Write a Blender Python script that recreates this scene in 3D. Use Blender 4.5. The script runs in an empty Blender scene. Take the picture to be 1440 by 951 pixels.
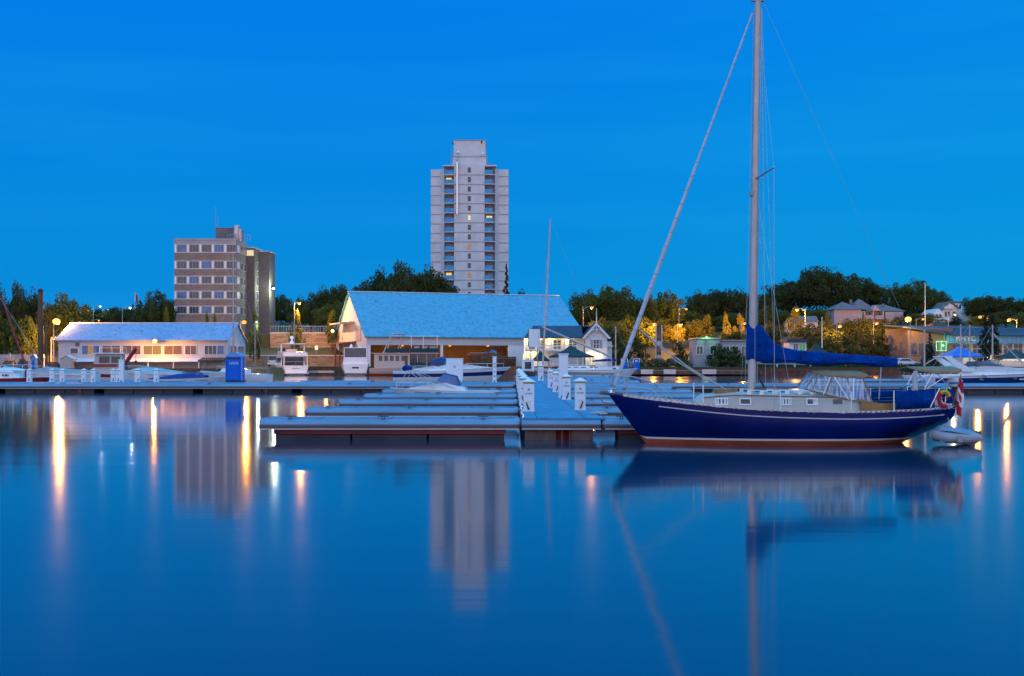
import bpy, bmesh, math, random
import numpy as np
from mathutils import Vector, Matrix
R = math.radians
random.seed(7)
scn = bpy.context.scene
COL = scn.collection
F, HX, HY, CZ = 1600.0, 720.0, 505.0, 2.5      # focal length in photo pixels, vanishing point, camera height

def W(px, py, Y):
    return Vector(((px - HX) * Y / F, Y, CZ - (py - HY) * Y / F))
def WX(px, Y): return (px - HX) * Y / F
def WZ(py, Y): return CZ - (py - HY) * Y / F

# ------------------------------------------------------------------ materials
def mat(name, col, rough=.6, metal=0.0, var=.12, scale=3.0, bump=0.0, bscale=None, spec=.4, stretch=(1, 1, 1), col2=None, coat=0.0):
    m = bpy.data.materials.new(name); m.use_nodes = True
    nt = m.node_tree; b = nt.nodes['Principled BSDF']
    b.inputs['Roughness'].default_value = rough
    b.inputs['Metallic'].default_value = metal
    b.inputs['Specular IOR Level'].default_value = spec
    if coat: b.inputs['Coat Weight'].default_value = coat; b.inputs['Coat Roughness'].default_value = .08
    tc = nt.nodes.new('ShaderNodeTexCoord'); mp = nt.nodes.new('ShaderNodeMapping')
    mp.inputs['Scale'].default_value = stretch
    nt.links.new(tc.outputs['Object'], mp.inputs['Vector'])
    nz = nt.nodes.new('ShaderNodeTexNoise'); nz.inputs['Scale'].default_value = scale
    nz.inputs['Detail'].default_value = 5; nz.inputs['Roughness'].default_value = .65
    nt.links.new(mp.outputs['Vector'], nz.inputs['Vector'])
    rp = nt.nodes.new('ShaderNodeValToRGB')
    c = Vector(col[:3])
    lo = c * (1 - var * 1.6); hi = c * (1 + var)
    if col2: lo, hi = Vector(col), Vector(col2)
    rp.color_ramp.elements[0].position = .3; rp.color_ramp.elements[1].position = .7
    rp.color_ramp.elements[0].color = (*lo, 1); rp.color_ramp.elements[1].color = (*[min(1, v) for v in hi], 1)
    nt.links.new(nz.outputs['Fac'], rp.inputs['Fac'])
    nt.links.new(rp.outputs['Color'], b.inputs['Base Color'])
    if bump:
        n2 = nt.nodes.new('ShaderNodeTexNoise'); n2.inputs['Scale'].default_value = bscale or scale * 4
        n2.inputs['Detail'].default_value = 4
        nt.links.new(mp.outputs['Vector'], n2.inputs['Vector'])
        bp = nt.nodes.new('ShaderNodeBump'); bp.inputs['Strength'].default_value = bump; bp.inputs['Distance'].default_value = .05
        nt.links.new(n2.outputs['Fac'], bp.inputs['Height']); nt.links.new(bp.outputs['Normal'], b.inputs['Normal'])
    return m

def mat_lines(name, col, dark, axis='X', scale=1.0, rough=.6, width=.1, var=.12):
    """paint or cladding with thin seams at a regular spacing (object space)"""
    m = mat(name, col, rough, var=var, scale=1.5)
    nt = m.node_tree; b = nt.nodes['Principled BSDF']
    tc = nt.nodes['Texture Coordinate']
    sp = nt.nodes.new('ShaderNodeSeparateXYZ'); nt.links.new(tc.outputs['Object'], sp.inputs[0])
    prev = nt.nodes['Color Ramp'].outputs['Color']
    for ax in axis:
        mu = nt.nodes.new('ShaderNodeMath'); mu.operation = 'MULTIPLY'; mu.inputs[1].default_value = scale
        nt.links.new(sp.outputs[ax], mu.inputs[0])
        fr = nt.nodes.new('ShaderNodeMath'); fr.operation = 'FRACT'; nt.links.new(mu.outputs[0], fr.inputs[0])
        lt = nt.nodes.new('ShaderNodeMath'); lt.operation = 'LESS_THAN'; lt.inputs[1].default_value = width
        nt.links.new(fr.outputs[0], lt.inputs[0])
        mx = nt.nodes.new('ShaderNodeMix'); mx.data_type = 'RGBA'
        nt.links.new(lt.outputs[0], mx.inputs[0]); nt.links.new(prev, mx.inputs[6]); mx.inputs[7].default_value = (*dark, 1)
        prev = mx.outputs[2]
    nt.links.new(prev, b.inputs['Base Color'])
    return m

def mat_brick(name, c1, c2, mortar, scale, rough=.85, bw=.5, rh=.25, rot=True):
    m = bpy.data.materials.new(name); m.use_nodes = True
    nt = m.node_tree; b = nt.nodes['Principled BSDF']; b.inputs['Roughness'].default_value = rough
    tc = nt.nodes.new('ShaderNodeTexCoord')
    sp = nt.nodes.new('ShaderNodeSeparateXYZ'); nt.links.new(tc.outputs['Object'], sp.inputs[0])
    ad = nt.nodes.new('ShaderNodeMath'); ad.operation = 'ADD'
    nt.links.new(sp.outputs['X'], ad.inputs[0]); nt.links.new(sp.outputs['Y'], ad.inputs[1])
    cb = nt.nodes.new('ShaderNodeCombineXYZ'); nt.links.new(ad.outputs[0], cb.inputs[0]); nt.links.new(sp.outputs['Z'], cb.inputs[1])
    br = nt.nodes.new('ShaderNodeTexBrick'); br.inputs['Scale'].default_value = scale
    br.inputs['Color1'].default_value = (*c1, 1); br.inputs['Color2'].default_value = (*c2, 1); br.inputs['Mortar'].default_value = (*mortar, 1)
    br.inputs['Brick Width'].default_value = bw; br.inputs['Row Height'].default_value = rh; br.inputs['Mortar Size'].default_value = .015
    nt.links.new(cb.outputs[0], br.inputs['Vector'])
    nz = nt.nodes.new('ShaderNodeTexNoise'); nz.inputs['Scale'].default_value = .6; nz.inputs['Detail'].default_value = 6
    nt.links.new(tc.outputs['Object'], nz.inputs['Vector'])
    mx = nt.nodes.new('ShaderNodeMix'); mx.data_type = 'RGBA'; mx.blend_type = 'OVERLAY'; mx.inputs[0].default_value = .45
    nt.links.new(br.outputs['Color'], mx.inputs[6]); nt.links.new(nz.outputs['Color'], mx.inputs[7])
    hs = nt.nodes.new('ShaderNodeMix'); hs.data_type = 'RGBA'; hs.inputs[0].default_value = .6
    nt.links.new(br.outputs['Color'], hs.inputs[6]); nt.links.new(mx.outputs[2], hs.inputs[7])
    nt.links.new(hs.outputs[2], b.inputs['Base Color'])
    return m

def emit(name, col, strength):
    m = bpy.data.materials.new(name); m.use_nodes = True
    b = m.node_tree.nodes['Principled BSDF']
    b.inputs['Base Color'].default_value = (.02, .02, .02, 1)
    b.inputs['Emission Color'].default_value = (*col, 1); b.inputs['Emission Strength'].default_value = strength
    return m

def glass(name, col, rough=.08):
    m = mat(name, col, rough, var=.25, scale=.7, spec=.6); return m

def clear(name, tint=(.85, .87, .9), a=.35):
    m = bpy.data.materials.new(name); m.use_nodes = True
    nt = m.node_tree; b = nt.nodes['Principled BSDF']
    b.inputs['Base Color'].default_value = (*tint, 1); b.inputs['Roughness'].default_value = .12
    nz = nt.nodes.new('ShaderNodeTexNoise'); nz.inputs['Scale'].default_value = 5; nz.inputs['Detail'].default_value = 3
    tc = nt.nodes.new('ShaderNodeTexCoord'); mp = nt.nodes.new('ShaderNodeMapping'); mp.inputs['Scale'].default_value = (3.5, 1, .5)
    mp.inputs['Rotation'].default_value = (0, R(25), 0)
    nt.links.new(tc.outputs['Object'], mp.inputs[0]); nt.links.new(mp.outputs[0], nz.inputs['Vector'])
    rp = nt.nodes.new('ShaderNodeValToRGB'); rp.color_ramp.elements[0].position = .42; rp.color_ramp.elements[1].position = .62
    rp.color_ramp.elements[0].color = (a * .5,) * 3 + (1,); rp.color_ramp.elements[1].color = (min(1, a * 2),) * 3 + (1,)
    nt.links.new(nz.outputs['Fac'], rp.inputs[0]); nt.links.new(rp.outputs[0], b.inputs['Alpha'])
    return m

M = {}
M['white'] = mat('white_paint', (.76, .75, .76), .45, var=.05, scale=1.2)
M['gel'] = mat('white_gelcoat', (.78, .79, .8), .25, var=.04, scale=1.0, coat=.3)
M['cream'] = mat('cream_gelcoat', (.50, .44, .39), .4, var=.06, scale=3)
M['concrete'] = mat('pale_concrete', (.61, .59, .60), .85, var=.1, scale=.25)
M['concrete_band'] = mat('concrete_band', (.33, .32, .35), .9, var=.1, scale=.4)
M['grey'] = mat('grey_paint', (.32, .33, .35), .6, scale=2)
M['dark'] = mat('dark_paint', (.035, .036, .04), .6, scale=2)
M['black'] = mat('black_rubber', (.02, .02, .022), .6)
M['alu'] = mat('weathered_aluminium', (.50, .48, .49), .38, metal=.7, var=.12, scale=2, stretch=(.3, 1, 1))
M['mast'] = mat('mast_aluminium', (.52, .44, .41), .45, metal=.35, var=.12, scale=4, stretch=(1, 1, .3))
M['steel'] = mat('polished_steel', (.72, .72, .74), .2, metal=.9, var=.03)
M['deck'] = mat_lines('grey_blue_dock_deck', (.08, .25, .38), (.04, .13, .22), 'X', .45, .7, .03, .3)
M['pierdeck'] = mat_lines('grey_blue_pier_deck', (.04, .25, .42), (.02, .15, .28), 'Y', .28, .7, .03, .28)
M['bumper'] = mat('grey_dock_fascia', (.13, .10, .10), .55, metal=.0, var=.12, scale=1.5, stretch=(.25, 1, 1))
M['fasciasky'] = mat('sky_tinted_fascia_top', (.17, .27, .40), .5, var=.2, scale=1.2, stretch=(.2, 1, 1))  # sky reflected on the upper slope is put into the colour
M['lip'] = mat('pale_fascia_lip', (.58, .52, .50), .5, var=.1, scale=3)
M['redbeam'] = mat('dark_red_float_beam', (.17, .018, .024), .65, var=.3, scale=1.2, stretch=(.3, 1, 1))
M['float'] = mat('weathered_float', (.05, .04, .042), .8, var=.3, scale=1.5, stretch=(.4, 1, 2))
M['piershell'] = mat('brown_concrete_float', (.15, .115, .10), .85, var=.3, scale=2, bump=.4)
M['wood'] = mat('brown_timber', (.16, .075, .04), .7, var=.3, scale=2, stretch=(1, 1, .2))
M['teak'] = mat('teak', (.33, .16, .05), .5, var=.25, scale=6, stretch=(.2, 1, 2))
M['rust'] = mat('rusty_steel', (.16, .055, .03), .85, var=.35, scale=1.5)
M['red'] = mat('red_paint', (.38, .03, .03), .45, var=.15)
M['antifoul'] = mat('red_antifouling', (.42, .085, .03), .6, var=.25, scale=2, stretch=(.3, 1, 1))
M['navy'] = mat('navy_hull_paint', (.0005, .009, .10), .2, var=.25, scale=.6, spec=.12)
M['navystripe'] = mat('navy_stripe', (.012, .03, .16), .3)
M['canvas'] = mat('royal_blue_canvas', (.001, .042, .24), .95, spec=.08, var=.28, scale=2.5, bump=.9, bscale=3.5, stretch=(1, 1, 1.4))
M['tan'] = mat('tan_canvas', (.30, .185, .10), .85, var=.15, scale=3, bump=.3)
M['green_canvas'] = mat('dark_green_canvas', (.014, .05, .055), .8, var=.2)
M['blue'] = mat('bright_blue_plastic', (.003, .12, .56), .55, var=.08, spec=.2)
M['bluelight'] = mat('light_blue_plastic', (.10, .30, .60), .45, var=.08)
M['tentblue'] = mat('blue_tent_fabric', (.02, .17, .62), .7, var=.1)
M['furl'] = mat_lines('furled_sailcloth', (.60, .56, .60), (.44, .41, .47), 'Z', 2.4, .8, .12, .12)
M['rope'] = mat('rope', (.55, .50, .46), .9, var=.2, scale=20)
M['wire'] = mat('rigging_wire', (.38, .38, .42), .4, metal=.6)
M['yellow'] = mat('yellow_plastic', (.62, .40, .03), .5)
M['amber'] = mat('amber_cap_band', (.50, .36, .07), .5)
M['orange'] = mat('orange_paint', (.26, .07, .025), .7)
M['flagred'] = mat('flag_red', (.55, .012, .03), .8)
M['glassdark'] = glass('dark_window', (.025, .035, .05))
M['glassblue'] = glass('blue_window', (.03, .13, .32))
M['glassgrey'] = glass('grey_window', (.05, .07, .09), .15)
M['balcony'] = glass('blue_balcony_panel', (.03, .30, .58), .5)
M['lit'] = emit('lit_window', (1, .62, .16), 1.1)
M['litpale'] = emit('pale_lit_window', (1, .82, .45), .9)
M['warmglow'] = emit('dim_warm_glow_window', (1, .48, .12), .38)
M['litgreen'] = emit('green_lit_window', (.15, .8, .3), .3)
M['clear'] = clear('clear_vinyl', a=.26)
M['cover'] = mat('blue_boat_cover', (.012, .05, .24), .8, var=.2, scale=3)
M['redbrick'] = mat('red_brick', (.30, .12, .085), .85, scale=2)
M['pink'] = mat_lines('pinkish_clapboard', (.50, .36, .35), (.36, .25, .25), 'Z', 3, .8, .12)
M['roofgrey'] = mat('grey_shingles', (.17, .15, .16), .9, var=.2, scale=2, stretch=(.5, .5, 2))
M['roofdark'] = mat('dark_blue_roof', (.035, .06, .10), .7, var=.2, scale=1)
M['siding'] = mat_lines('grey_brown_siding', (.22, .17, .145), (.13, .10, .09), 'XY', 1.1, .8, .12)
M['sidingblue'] = mat_lines('light_blue_siding', (.10, .30, .50), (.05, .17, .32), 'XY', 1.3, .6, .14)
M['sidingwhite'] = mat_lines('white_vertical_siding', (.70, .66, .66), (.52, .49, .50), 'XY', 1.6, .6, .06)
M['clap'] = mat_lines('white_clapboard', (.74, .73, .72), (.55, .54, .55), 'Z', 4.5, .6, .12)
M['woodslat'] = mat_lines('amber_boards', (.25, .17, .09), (.14, .09, .045), 'XY', 2.2, .8, .12)
M['barnroof'] = mat('weathered_sky_tinted_shingles', (.10, .38, .53), .85, var=.12, scale=1.2, bump=.5, bscale=3)  # blue of the reflected sky is put into the shingle colour
M['shedroof'] = mat('pale_weathered_roof', (.27, .38, .56), .85, var=.1, scale=1)
# scattered dark shingles on both old roofs
for k, dens in (('barnroof', .60), ('shedroof', .60)):
    nt = M[k].node_tree; b = nt.nodes['Principled BSDF']
    tc = nt.nodes['Texture Coordinate']; mp = nt.nodes.new('ShaderNodeMapping'); mp.inputs['Scale'].default_value = (1.9, 2.8, 3.3)
    nz = nt.nodes.new('ShaderNodeTexNoise'); nz.inputs['Scale'].default_value = 1.1; nz.inputs['Detail'].default_value = 3
    nt.links.new(tc.outputs['Object'], mp.inputs[0]); nt.links.new(mp.outputs[0], nz.inputs['Vector'])
    rp = nt.nodes.new('ShaderNodeValToRGB'); rp.color_ramp.elements[0].position = dens; rp.color_ramp.elements[1].position = dens + .07
    rp.color_ramp.elements[0].color = (0, 0, 0, 1); rp.color_ramp.elements[1].color = (.72, .72, .72, 1)
    mx = nt.nodes.new('ShaderNodeMix'); mx.data_type = 'RGBA'
    nt.links.new(nz.outputs['Fac'], rp.inputs[0]); nt.links.new(rp.outputs[0], mx.inputs[0])
    nt.links.new(nt.nodes['Color Ramp'].outputs[0], mx.inputs[6]); mx.inputs[7].default_value = (.045, .07, .11, 1)
    nt.links.new(mx.outputs[2], b.inputs['Base Color'])
M['stonetile'] = mat_brick('brown_stone_tiles', (.25, .19, .16), (.18, .135, .112), (.38, .31, .27), 1.0, bw=.62, rh=.42)
M['greytile'] = mat_brick('grey_stone_tiles', (.165, .14, .135), (.125, .11, .105), (.21, .18, .17), 1.0, bw=.62, rh=.42)
M['rubble'] = mat_brick('rubble_stone', (.36, .26, .17), (.20, .14, .10), (.05, .035, .03), 1.0, bw=.95, rh=.36)
M['grass'] = mat('rough_grass', (.035, .055, .014), .95, var=.4, scale=.8, bump=.5, bscale=6)

# ------------------------------------------------------------------ mesh building
class MB:
    def __init__(s): s.v = []; s.f = []; s.m = []; s.sm = []
    def add(s, vs, fs, mi=0, smooth=False):
        o = len(s.v); s.v += [tuple(v) for v in vs]
        for f in fs: s.f.append(tuple(i + o for i in f)); s.m.append(mi); s.sm.append(smooth)
        return s
    def box(s, x0, y0, z0, x1, y1, z1, mi=0):
        v = [(x0, y0, z0), (x1, y0, z0), (x1, y1, z0), (x0, y1, z0), (x0, y0, z1), (x1, y0, z1), (x1, y1, z1), (x0, y1, z1)]
        return s.add(v, [(3, 2, 1, 0), (4, 5, 6, 7), (0, 1, 5, 4), (1, 2, 6, 5), (2, 3, 7, 6), (3, 0, 4, 7)], mi)
    def tube(s, pts, r, n=8, mi=0, r2=None, cap=True):
        pts = [Vector(p) for p in pts]; rings = []
        for i, p in enumerate(pts):
            d = (pts[min(i + 1, len(pts) - 1)] - pts[max(i - 1, 0)]).normalized()
            up = Vector((0, 0, 1)) if abs(d.z) < .95 else Vector((0, 1, 0))
            a = d.cross(up).normalized(); b = a.cross(d)
            rr = r if r2 is None else r + (r2 - r) * i / max(1, len(pts) - 1)
            rings.append([p + (a * math.cos(t) + b * math.sin(t)) * rr for t in [2 * math.pi * k / n for k in range(n)]])
        return s.loft(rings, mi, cap=cap, smooth=True)
    def loft(s, rings, mi=0, closed=True, cap=True, smooth=False):
        n = len(rings[0]); v = [p for r_ in rings for p in r_]; f = []
        for i in range(len(rings) - 1):
            for k in range(n if closed else n - 1):
                k2 = (k + 1) % n
                f.append((i * n + k, i * n + k2, (i + 1) * n + k2, (i + 1) * n + k))
        s.add(v, f, mi, smooth)
        if cap and closed:
            s.add(rings[0], [tuple(range(n))[::-1]], mi); s.add(rings[-1], [tuple(range(n))], mi)
        return s
    def prism(s, poly, a, b, axis='y', mi=0):
        def P(u, w, t): return {'y': (u, t, w), 'x': (t, u, w), 'z': (u, w, t)}[axis]
        r0 = [P(u, w, a) for u, w in poly]; r1 = [P(u, w, b) for u, w in poly]; n = len(poly)
        s.add(r0 + r1, [tuple(range(n)), tuple(range(2 * n - 1, n - 1, -1))] + [(i, i + n, (i + 1) % n + n, (i + 1) % n) for i in range(n)], mi)
        return s
    def quad(s, a, b, c, d, mi=0): return s.add([a, b, c, d], [(0, 1, 2, 3)], mi)
    def slab(s, a, b, c, d, t, mi=0):
        """a quad with thickness t along minus its normal"""
        a, b, c, d = map(Vector, (a, b, c, d)); n = (b - a).cross(d - a).normalized() * t
        return s.add([a, b, c, d, a - n, b - n, c - n, d - n], [(0, 1, 2, 3), (7, 6, 5, 4), (0, 4, 5, 1), (1, 5, 6, 2), (2, 6, 7, 3), (3, 7, 4, 0)], mi)
    def lathe(s, prof, c=(0, 0), n=12, mi=0):
        rings = [[(c[0] + r * math.cos(2 * math.pi * k / n), c[1] + r * math.sin(2 * math.pi * k / n), z) for k in range(n)] for r, z in prof]
        return s.loft(rings, mi, smooth=True)
    def ball(s, c, r, mi=0, n=8, sz=1.0):
        c = Vector(c)
        rings = []
        for i in range(1, n):
            t = math.pi * i / n
            rings.append([(c.x + r * math.sin(t) * math.cos(2 * math.pi * k / (n + 2)), c.y + r * math.sin(t) * math.sin(2 * math.pi * k / (n + 2)), c.z - r * math.cos(t) * sz) for k in range(n + 2)])
        return s.loft(rings, mi, smooth=True)
    def build(s, name, mats, parent=None, bevel=0, loc=None, fix=True):
        me = bpy.data.meshes.new(name)
        me.from_pydata(s.v, [], s.f)
        ms = mats if isinstance(mats, (list, tuple)) else [mats]
        for m in ms: me.materials.append(m)
        me.polygons.foreach_set('material_index', s.m)
        me.polygons.foreach_set('use_smooth', s.sm)
        if fix:
            bm = bmesh.new(); bm.from_mesh(me)
            bmesh.ops.remove_doubles(bm, verts=bm.verts, dist=1e-5)
            bmesh.ops.recalc_face_normals(bm, faces=bm.faces); bm.to_mesh(me); bm.free()
        if any(s.sm): me.set_sharp_from_angle(angle=R(40))
        o = bpy.data.objects.new(name, me); COL.objects.link(o)
        if parent is not None: o.parent = parent
        if loc is not None: o.location = loc
        if bevel:
            b = o.modifiers.new('bevel', 'BEVEL'); b.width = bevel; b.segments = 2; b.limit_method = 'ANGLE'
        return o

def tag(o, label=None, cat=None, group=None, kind=None):
    for k, v in (('label', label), ('category', cat), ('group', group), ('kind', kind)):
        if v: o[k] = v
    return o
def thing(name, label, cat, loc=(0, 0, 0), rz=0.0, group=None):
    o = bpy.data.objects.new(name, None); COL.objects.link(o)
    o.location = loc; o.rotation_euler = (0, 0, rz); o.empty_display_size = .3
    return tag(o, label, cat, group)
def children(o): return [c for c in bpy.data.objects if c.parent is o]
def dup(root, loc=None, rz=None, label=None, scale=None, parent=None):
    c = root.copy(); COL.objects.link(c)
    if parent is not None: c.parent = parent
    if loc is not None: c.location = loc
    if rz is not None: c.rotation_euler = (0, 0, rz)
    if scale is not None: c.scale = scale
    if label: c['label'] = label
    for ch in root_kids.get(root.name) or children(root): dup(ch, parent=c)
    return c
root_kids = {}
def light(parent, loc, col, watts, r=.15, name='lamp_light'):
    d = bpy.data.lights.new(name, 'POINT'); d.energy = watts * LAMP_GAIN; d.color = col; d.shadow_soft_size = r
    o = bpy.data.objects.new(name, d); COL.objects.link(o); o.parent = parent; o.location = loc
    return o
LAMP_GAIN = 3.0
SODIUM = (1.0, .36, .04); WARM = (1.0, .70, .30); COOL = (.75, .9, 1.0); GREEN = (.2, 1.0, .35)
M['bulb_sodium'] = emit('sodium_lamp_lens', (1, .38, .05), 1.7)
M['bulb_big'] = emit('floodlight_lens', (1, .46, .10), 3)
M['bulb_cool'] = emit('white_lamp_lens', (.7, .95, 1), 3)
M['bulb_warm'] = emit('warm_lamp_lens', (1, .70, .26), 4)
M['bulb_green'] = emit('green_lamp_lens', (.15, 1, .35), 3)
def text_mesh(name, body, size, mat_, parent, loc, rot, ext=.01):
    c = bpy.data.curves.new(name, 'FONT'); c.body = body; c.size = size; c.extrude = ext; c.align_x = 'CENTER'; c.align_y = 'CENTER'
    t = bpy.data.objects.new(name, c); COL.objects.link(t)
    bpy.context.view_layer.update()
    me = bpy.data.meshes.new_from_object(t.evaluated_get(bpy.context.evaluated_depsgraph_get()))
    bpy.data.objects.remove(t)
    me.materials.clear(); me.materials.append(mat_)
    o = bpy.data.objects.new(name, me); COL.objects.link(o); o.parent = parent; o.location = loc; o.rotation_euler = rot
    return o
ORD = ['first', 'second', 'third', 'fourth', 'fifth', 'sixth', 'seventh', 'eighth', 'ninth', 'tenth', 'eleventh', 'twelfth', 'thirteenth', 'fourteenth', 'fifteenth', 'sixteenth']

# ------------------------------------------------------------------ camera, world, sun
cd = bpy.data.cameras.new('camera'); cam = bpy.data.objects.new('camera', cd); COL.objects.link(cam)
cd.sensor_width = 36; cd.lens = F / 1440 * 36; cd.shift_y = (HY - 475.5) / 1440; cd.clip_end = 5000; cd.clip_start = .1
cam.location = (0, 0, CZ); cam.rotation_euler = (R(90), 0, 0); scn.camera = cam

w = bpy.data.worlds.new('World'); scn.world = w; w.use_nodes = True
nt = w.node_tree; bg = nt.nodes['Background']
sky = nt.nodes.new('ShaderNodeTexSky'); sky.sky_type = 'NISHITA'; sky.sun_disc = False
sky.sun_elevation = R(3); sky.sun_rotation = R(195); sky.ozone_density = 4
tc = nt.nodes.new('ShaderNodeTexCoord'); sp = nt.nodes.new('ShaderNodeSeparateXYZ'); nt.links.new(tc.outputs['Generated'], sp.inputs[0])
rp = nt.nodes.new('ShaderNodeValToRGB'); cr = rp.color_ramp
stops = [(0.0, (.0, .25, .66)), (.08, (.0, .255, .70)), (.17, (.0, .235, .75)), (.30, (.0, .20, .80)), (.45, (.10, .56, 1.3)), (.7, (.16, .74, 1.6)), (1.0, (.16, .74, 1.6))]
cr.elements[0].position, cr.elements[1].position = 0, 1
cr.elements[0].color = (*stops[0][1], 1); cr.elements[1].color = (*stops[-1][1], 1)
for p, c in stops[1:-1]:
    e = cr.elements.new(p); e.color = (*c, 1)
nt.links.new(sp.outputs['Z'], rp.inputs[0])
# soft long cloud veils
mp = nt.nodes.new('ShaderNodeMapping'); mp.inputs['Scale'].default_value = (1.2, 1.2, 14); nt.links.new(tc.outputs['Generated'], mp.inputs[0])
nz = nt.nodes.new('ShaderNodeTexNoise'); nz.inputs['Scale'].default_value = 1.6; nz.inputs['Detail'].default_value = 4; nt.links.new(mp.outputs[0], nz.inputs['Vector'])
vr = nt.nodes.new('ShaderNodeMapRange'); vr.inputs[1].default_value = .45; vr.inputs[2].default_value = .8; vr.inputs[3].default_value = 0; vr.inputs[4].default_value = .3
nt.links.new(nz.outputs['Fac'], vr.inputs[0])
vm = nt.nodes.new('ShaderNodeMix'); vm.data_type = 'RGBA'; nt.links.new(vr.outputs[0], vm.inputs[0]); nt.links.new(rp.outputs[0], vm.inputs[6]); vm.inputs[7].default_value = (.01, .32, .80, 1)
# the sky turns a little more cyan to the right
rx = nt.nodes.new('ShaderNodeMapRange'); rx.inputs[1].default_value = -.15; rx.inputs[2].default_value = .5; rx.inputs[4].default_value = .75; rx.interpolation_type = 'SMOOTHSTEP'
nt.links.new(sp.outputs['X'], rx.inputs[0])
cm = nt.nodes.new('ShaderNodeMix'); cm.data_type = 'RGBA'; nt.links.new(rx.outputs[0], cm.inputs[0]); nt.links.new(vm.outputs[2], cm.inputs[6])
cw = nt.nodes.new('ShaderNodeMix'); cw.data_type = 'RGBA'; cw.blend_type = 'MULTIPLY'; cw.inputs[0].default_value = 1; nt.links.new(vm.outputs[2], cw.inputs[6]); cw.inputs[7].default_value = (1, 1.22, 1.0, 1)
nt.links.new(cw.outputs[2], cm.inputs[7]); vm = cm
# twilight glow low in the sky behind the camera
by = nt.nodes.new('ShaderNodeMapRange'); by.inputs[1].default_value = -.1; by.inputs[2].default_value = -1; by.interpolation_type = 'SMOOTHSTEP'
nt.links.new(sp.outputs['Y'], by.inputs[0])
bz = nt.nodes.new('ShaderNodeMapRange'); bz.inputs[1].default_value = .6; bz.inputs[2].default_value = 0; bz.interpolation_type = 'SMOOTHSTEP'
nt.links.new(sp.outputs['Z'], bz.inputs[0])
mu = nt.nodes.new('ShaderNodeMath'); mu.operation = 'MULTIPLY'; nt.links.new(by.outputs[0], mu.inputs[0]); nt.links.new(bz.outputs[0], mu.inputs[1])
gm = nt.nodes.new('ShaderNodeMix'); gm.data_type = 'RGBA'; nt.links.new(mu.outputs[0], gm.inputs[0]); nt.links.new(vm.outputs[2], gm.inputs[6]); gm.inputs[7].default_value = (.98, .74, .86, 1)
# a little of the physical twilight sky on top
ns = nt.nodes.new('ShaderNodeMix'); ns.data_type = 'RGBA'; ns.blend_type = 'ADD'; ns.inputs[0].default_value = .004
nt.links.new(gm.outputs[2], ns.inputs[6]); nt.links.new(sky.outputs[0], ns.inputs[7])
nt.links.new(ns.outputs[2], bg.inputs[0]); bg.inputs[1].default_value = 1.0

sd = bpy.data.lights.new('sun', 'SUN'); sd.energy = 1.0; sd.angle = R(120); sd.color = (1, .86, .84)
so = bpy.data.objects.new('sun', sd); COL.objects.link(so)
d = Vector((.26, .97, -.10)); so.rotation_euler = d.to_track_quat('-Z', 'Y').to_euler()

scn.view_settings.view_transform = 'Standard'; scn.view_settings.look = 'None'; scn.view_settings.exposure = 0; scn.view_settings.gamma = 1
scn.render.engine = 'CYCLES'
cy = scn.cycles; cy.use_denoising = True; cy.max_bounces = 6; cy.transparent_max_bounces = 8; cy.sample_clamp_indirect = 6; cy.caustics_reflective = False; cy.caustics_refractive = False
try: cy.denoiser = 'OPENIMAGEDENOISE'
except Exception: pass

# ------------------------------------------------------------------ water and ground
m = bpy.data.materials.new('still_harbour_water'); m.use_nodes = True
nt = m.node_tree; b = nt.nodes['Principled BSDF']
b.inputs['Base Color'].default_value = (.0, .042, .078, 1); b.inputs['Roughness'].default_value = .09; b.inputs['IOR'].default_value = 1.62
b.inputs['Specular IOR Level'].default_value = .5
tc = nt.nodes.new('ShaderNodeTexCoord'); mp = nt.nodes.new('ShaderNodeMapping'); mp.inputs['Scale'].default_value = (.05, .7, 1)
nz = nt.nodes.new('ShaderNodeTexNoise'); nz.inputs['Scale'].default_value = 1.0; nz.inputs['Detail'].default_value = 3
nt.links.new(tc.outputs['Object'], mp.inputs[0]); nt.links.new(mp.outputs[0], nz.inputs['Vector'])
mp2 = nt.nodes.new('ShaderNodeMapping'); mp2.inputs['Scale'].default_value = (.012, .06, 1)
nz2 = nt.nodes.new('ShaderNodeTexNoise'); nz2.inputs['Scale'].default_value = 1.0; nz2.inputs['Detail'].default_value = 4
nt.links.new(tc.outputs['Object'], mp2.inputs[0]); nt.links.new(mp2.outputs[0], nz2.inputs['Vector'])
mr = nt.nodes.new('ShaderNodeMapRange'); mr.inputs[1].default_value = .3; mr.inputs[2].default_value = .7; mr.inputs[3].default_value = .058; mr.inputs[4].default_value = .105
nt.links.new(nz2.outputs['Fac'], mr.inputs[0]); nt.links.new(mr.outputs[0], b.inputs['Roughness'])
bp = nt.nodes.new('ShaderNodeBump'); bp.inputs['Strength'].default_value = .05; bp.inputs['Distance'].default_value = .1
nt.links.new(nz.outputs['Fac'], bp.inputs['Height']); nt.links.new(bp.outputs['Normal'], b.inputs['Normal'])
mb = MB(); mb.quad((-900, -300, 0), (900, -300, 0), (900, 320, 0), (-900, 320, 0))
tag(mb.build('water', m), kind='structure')

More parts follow.
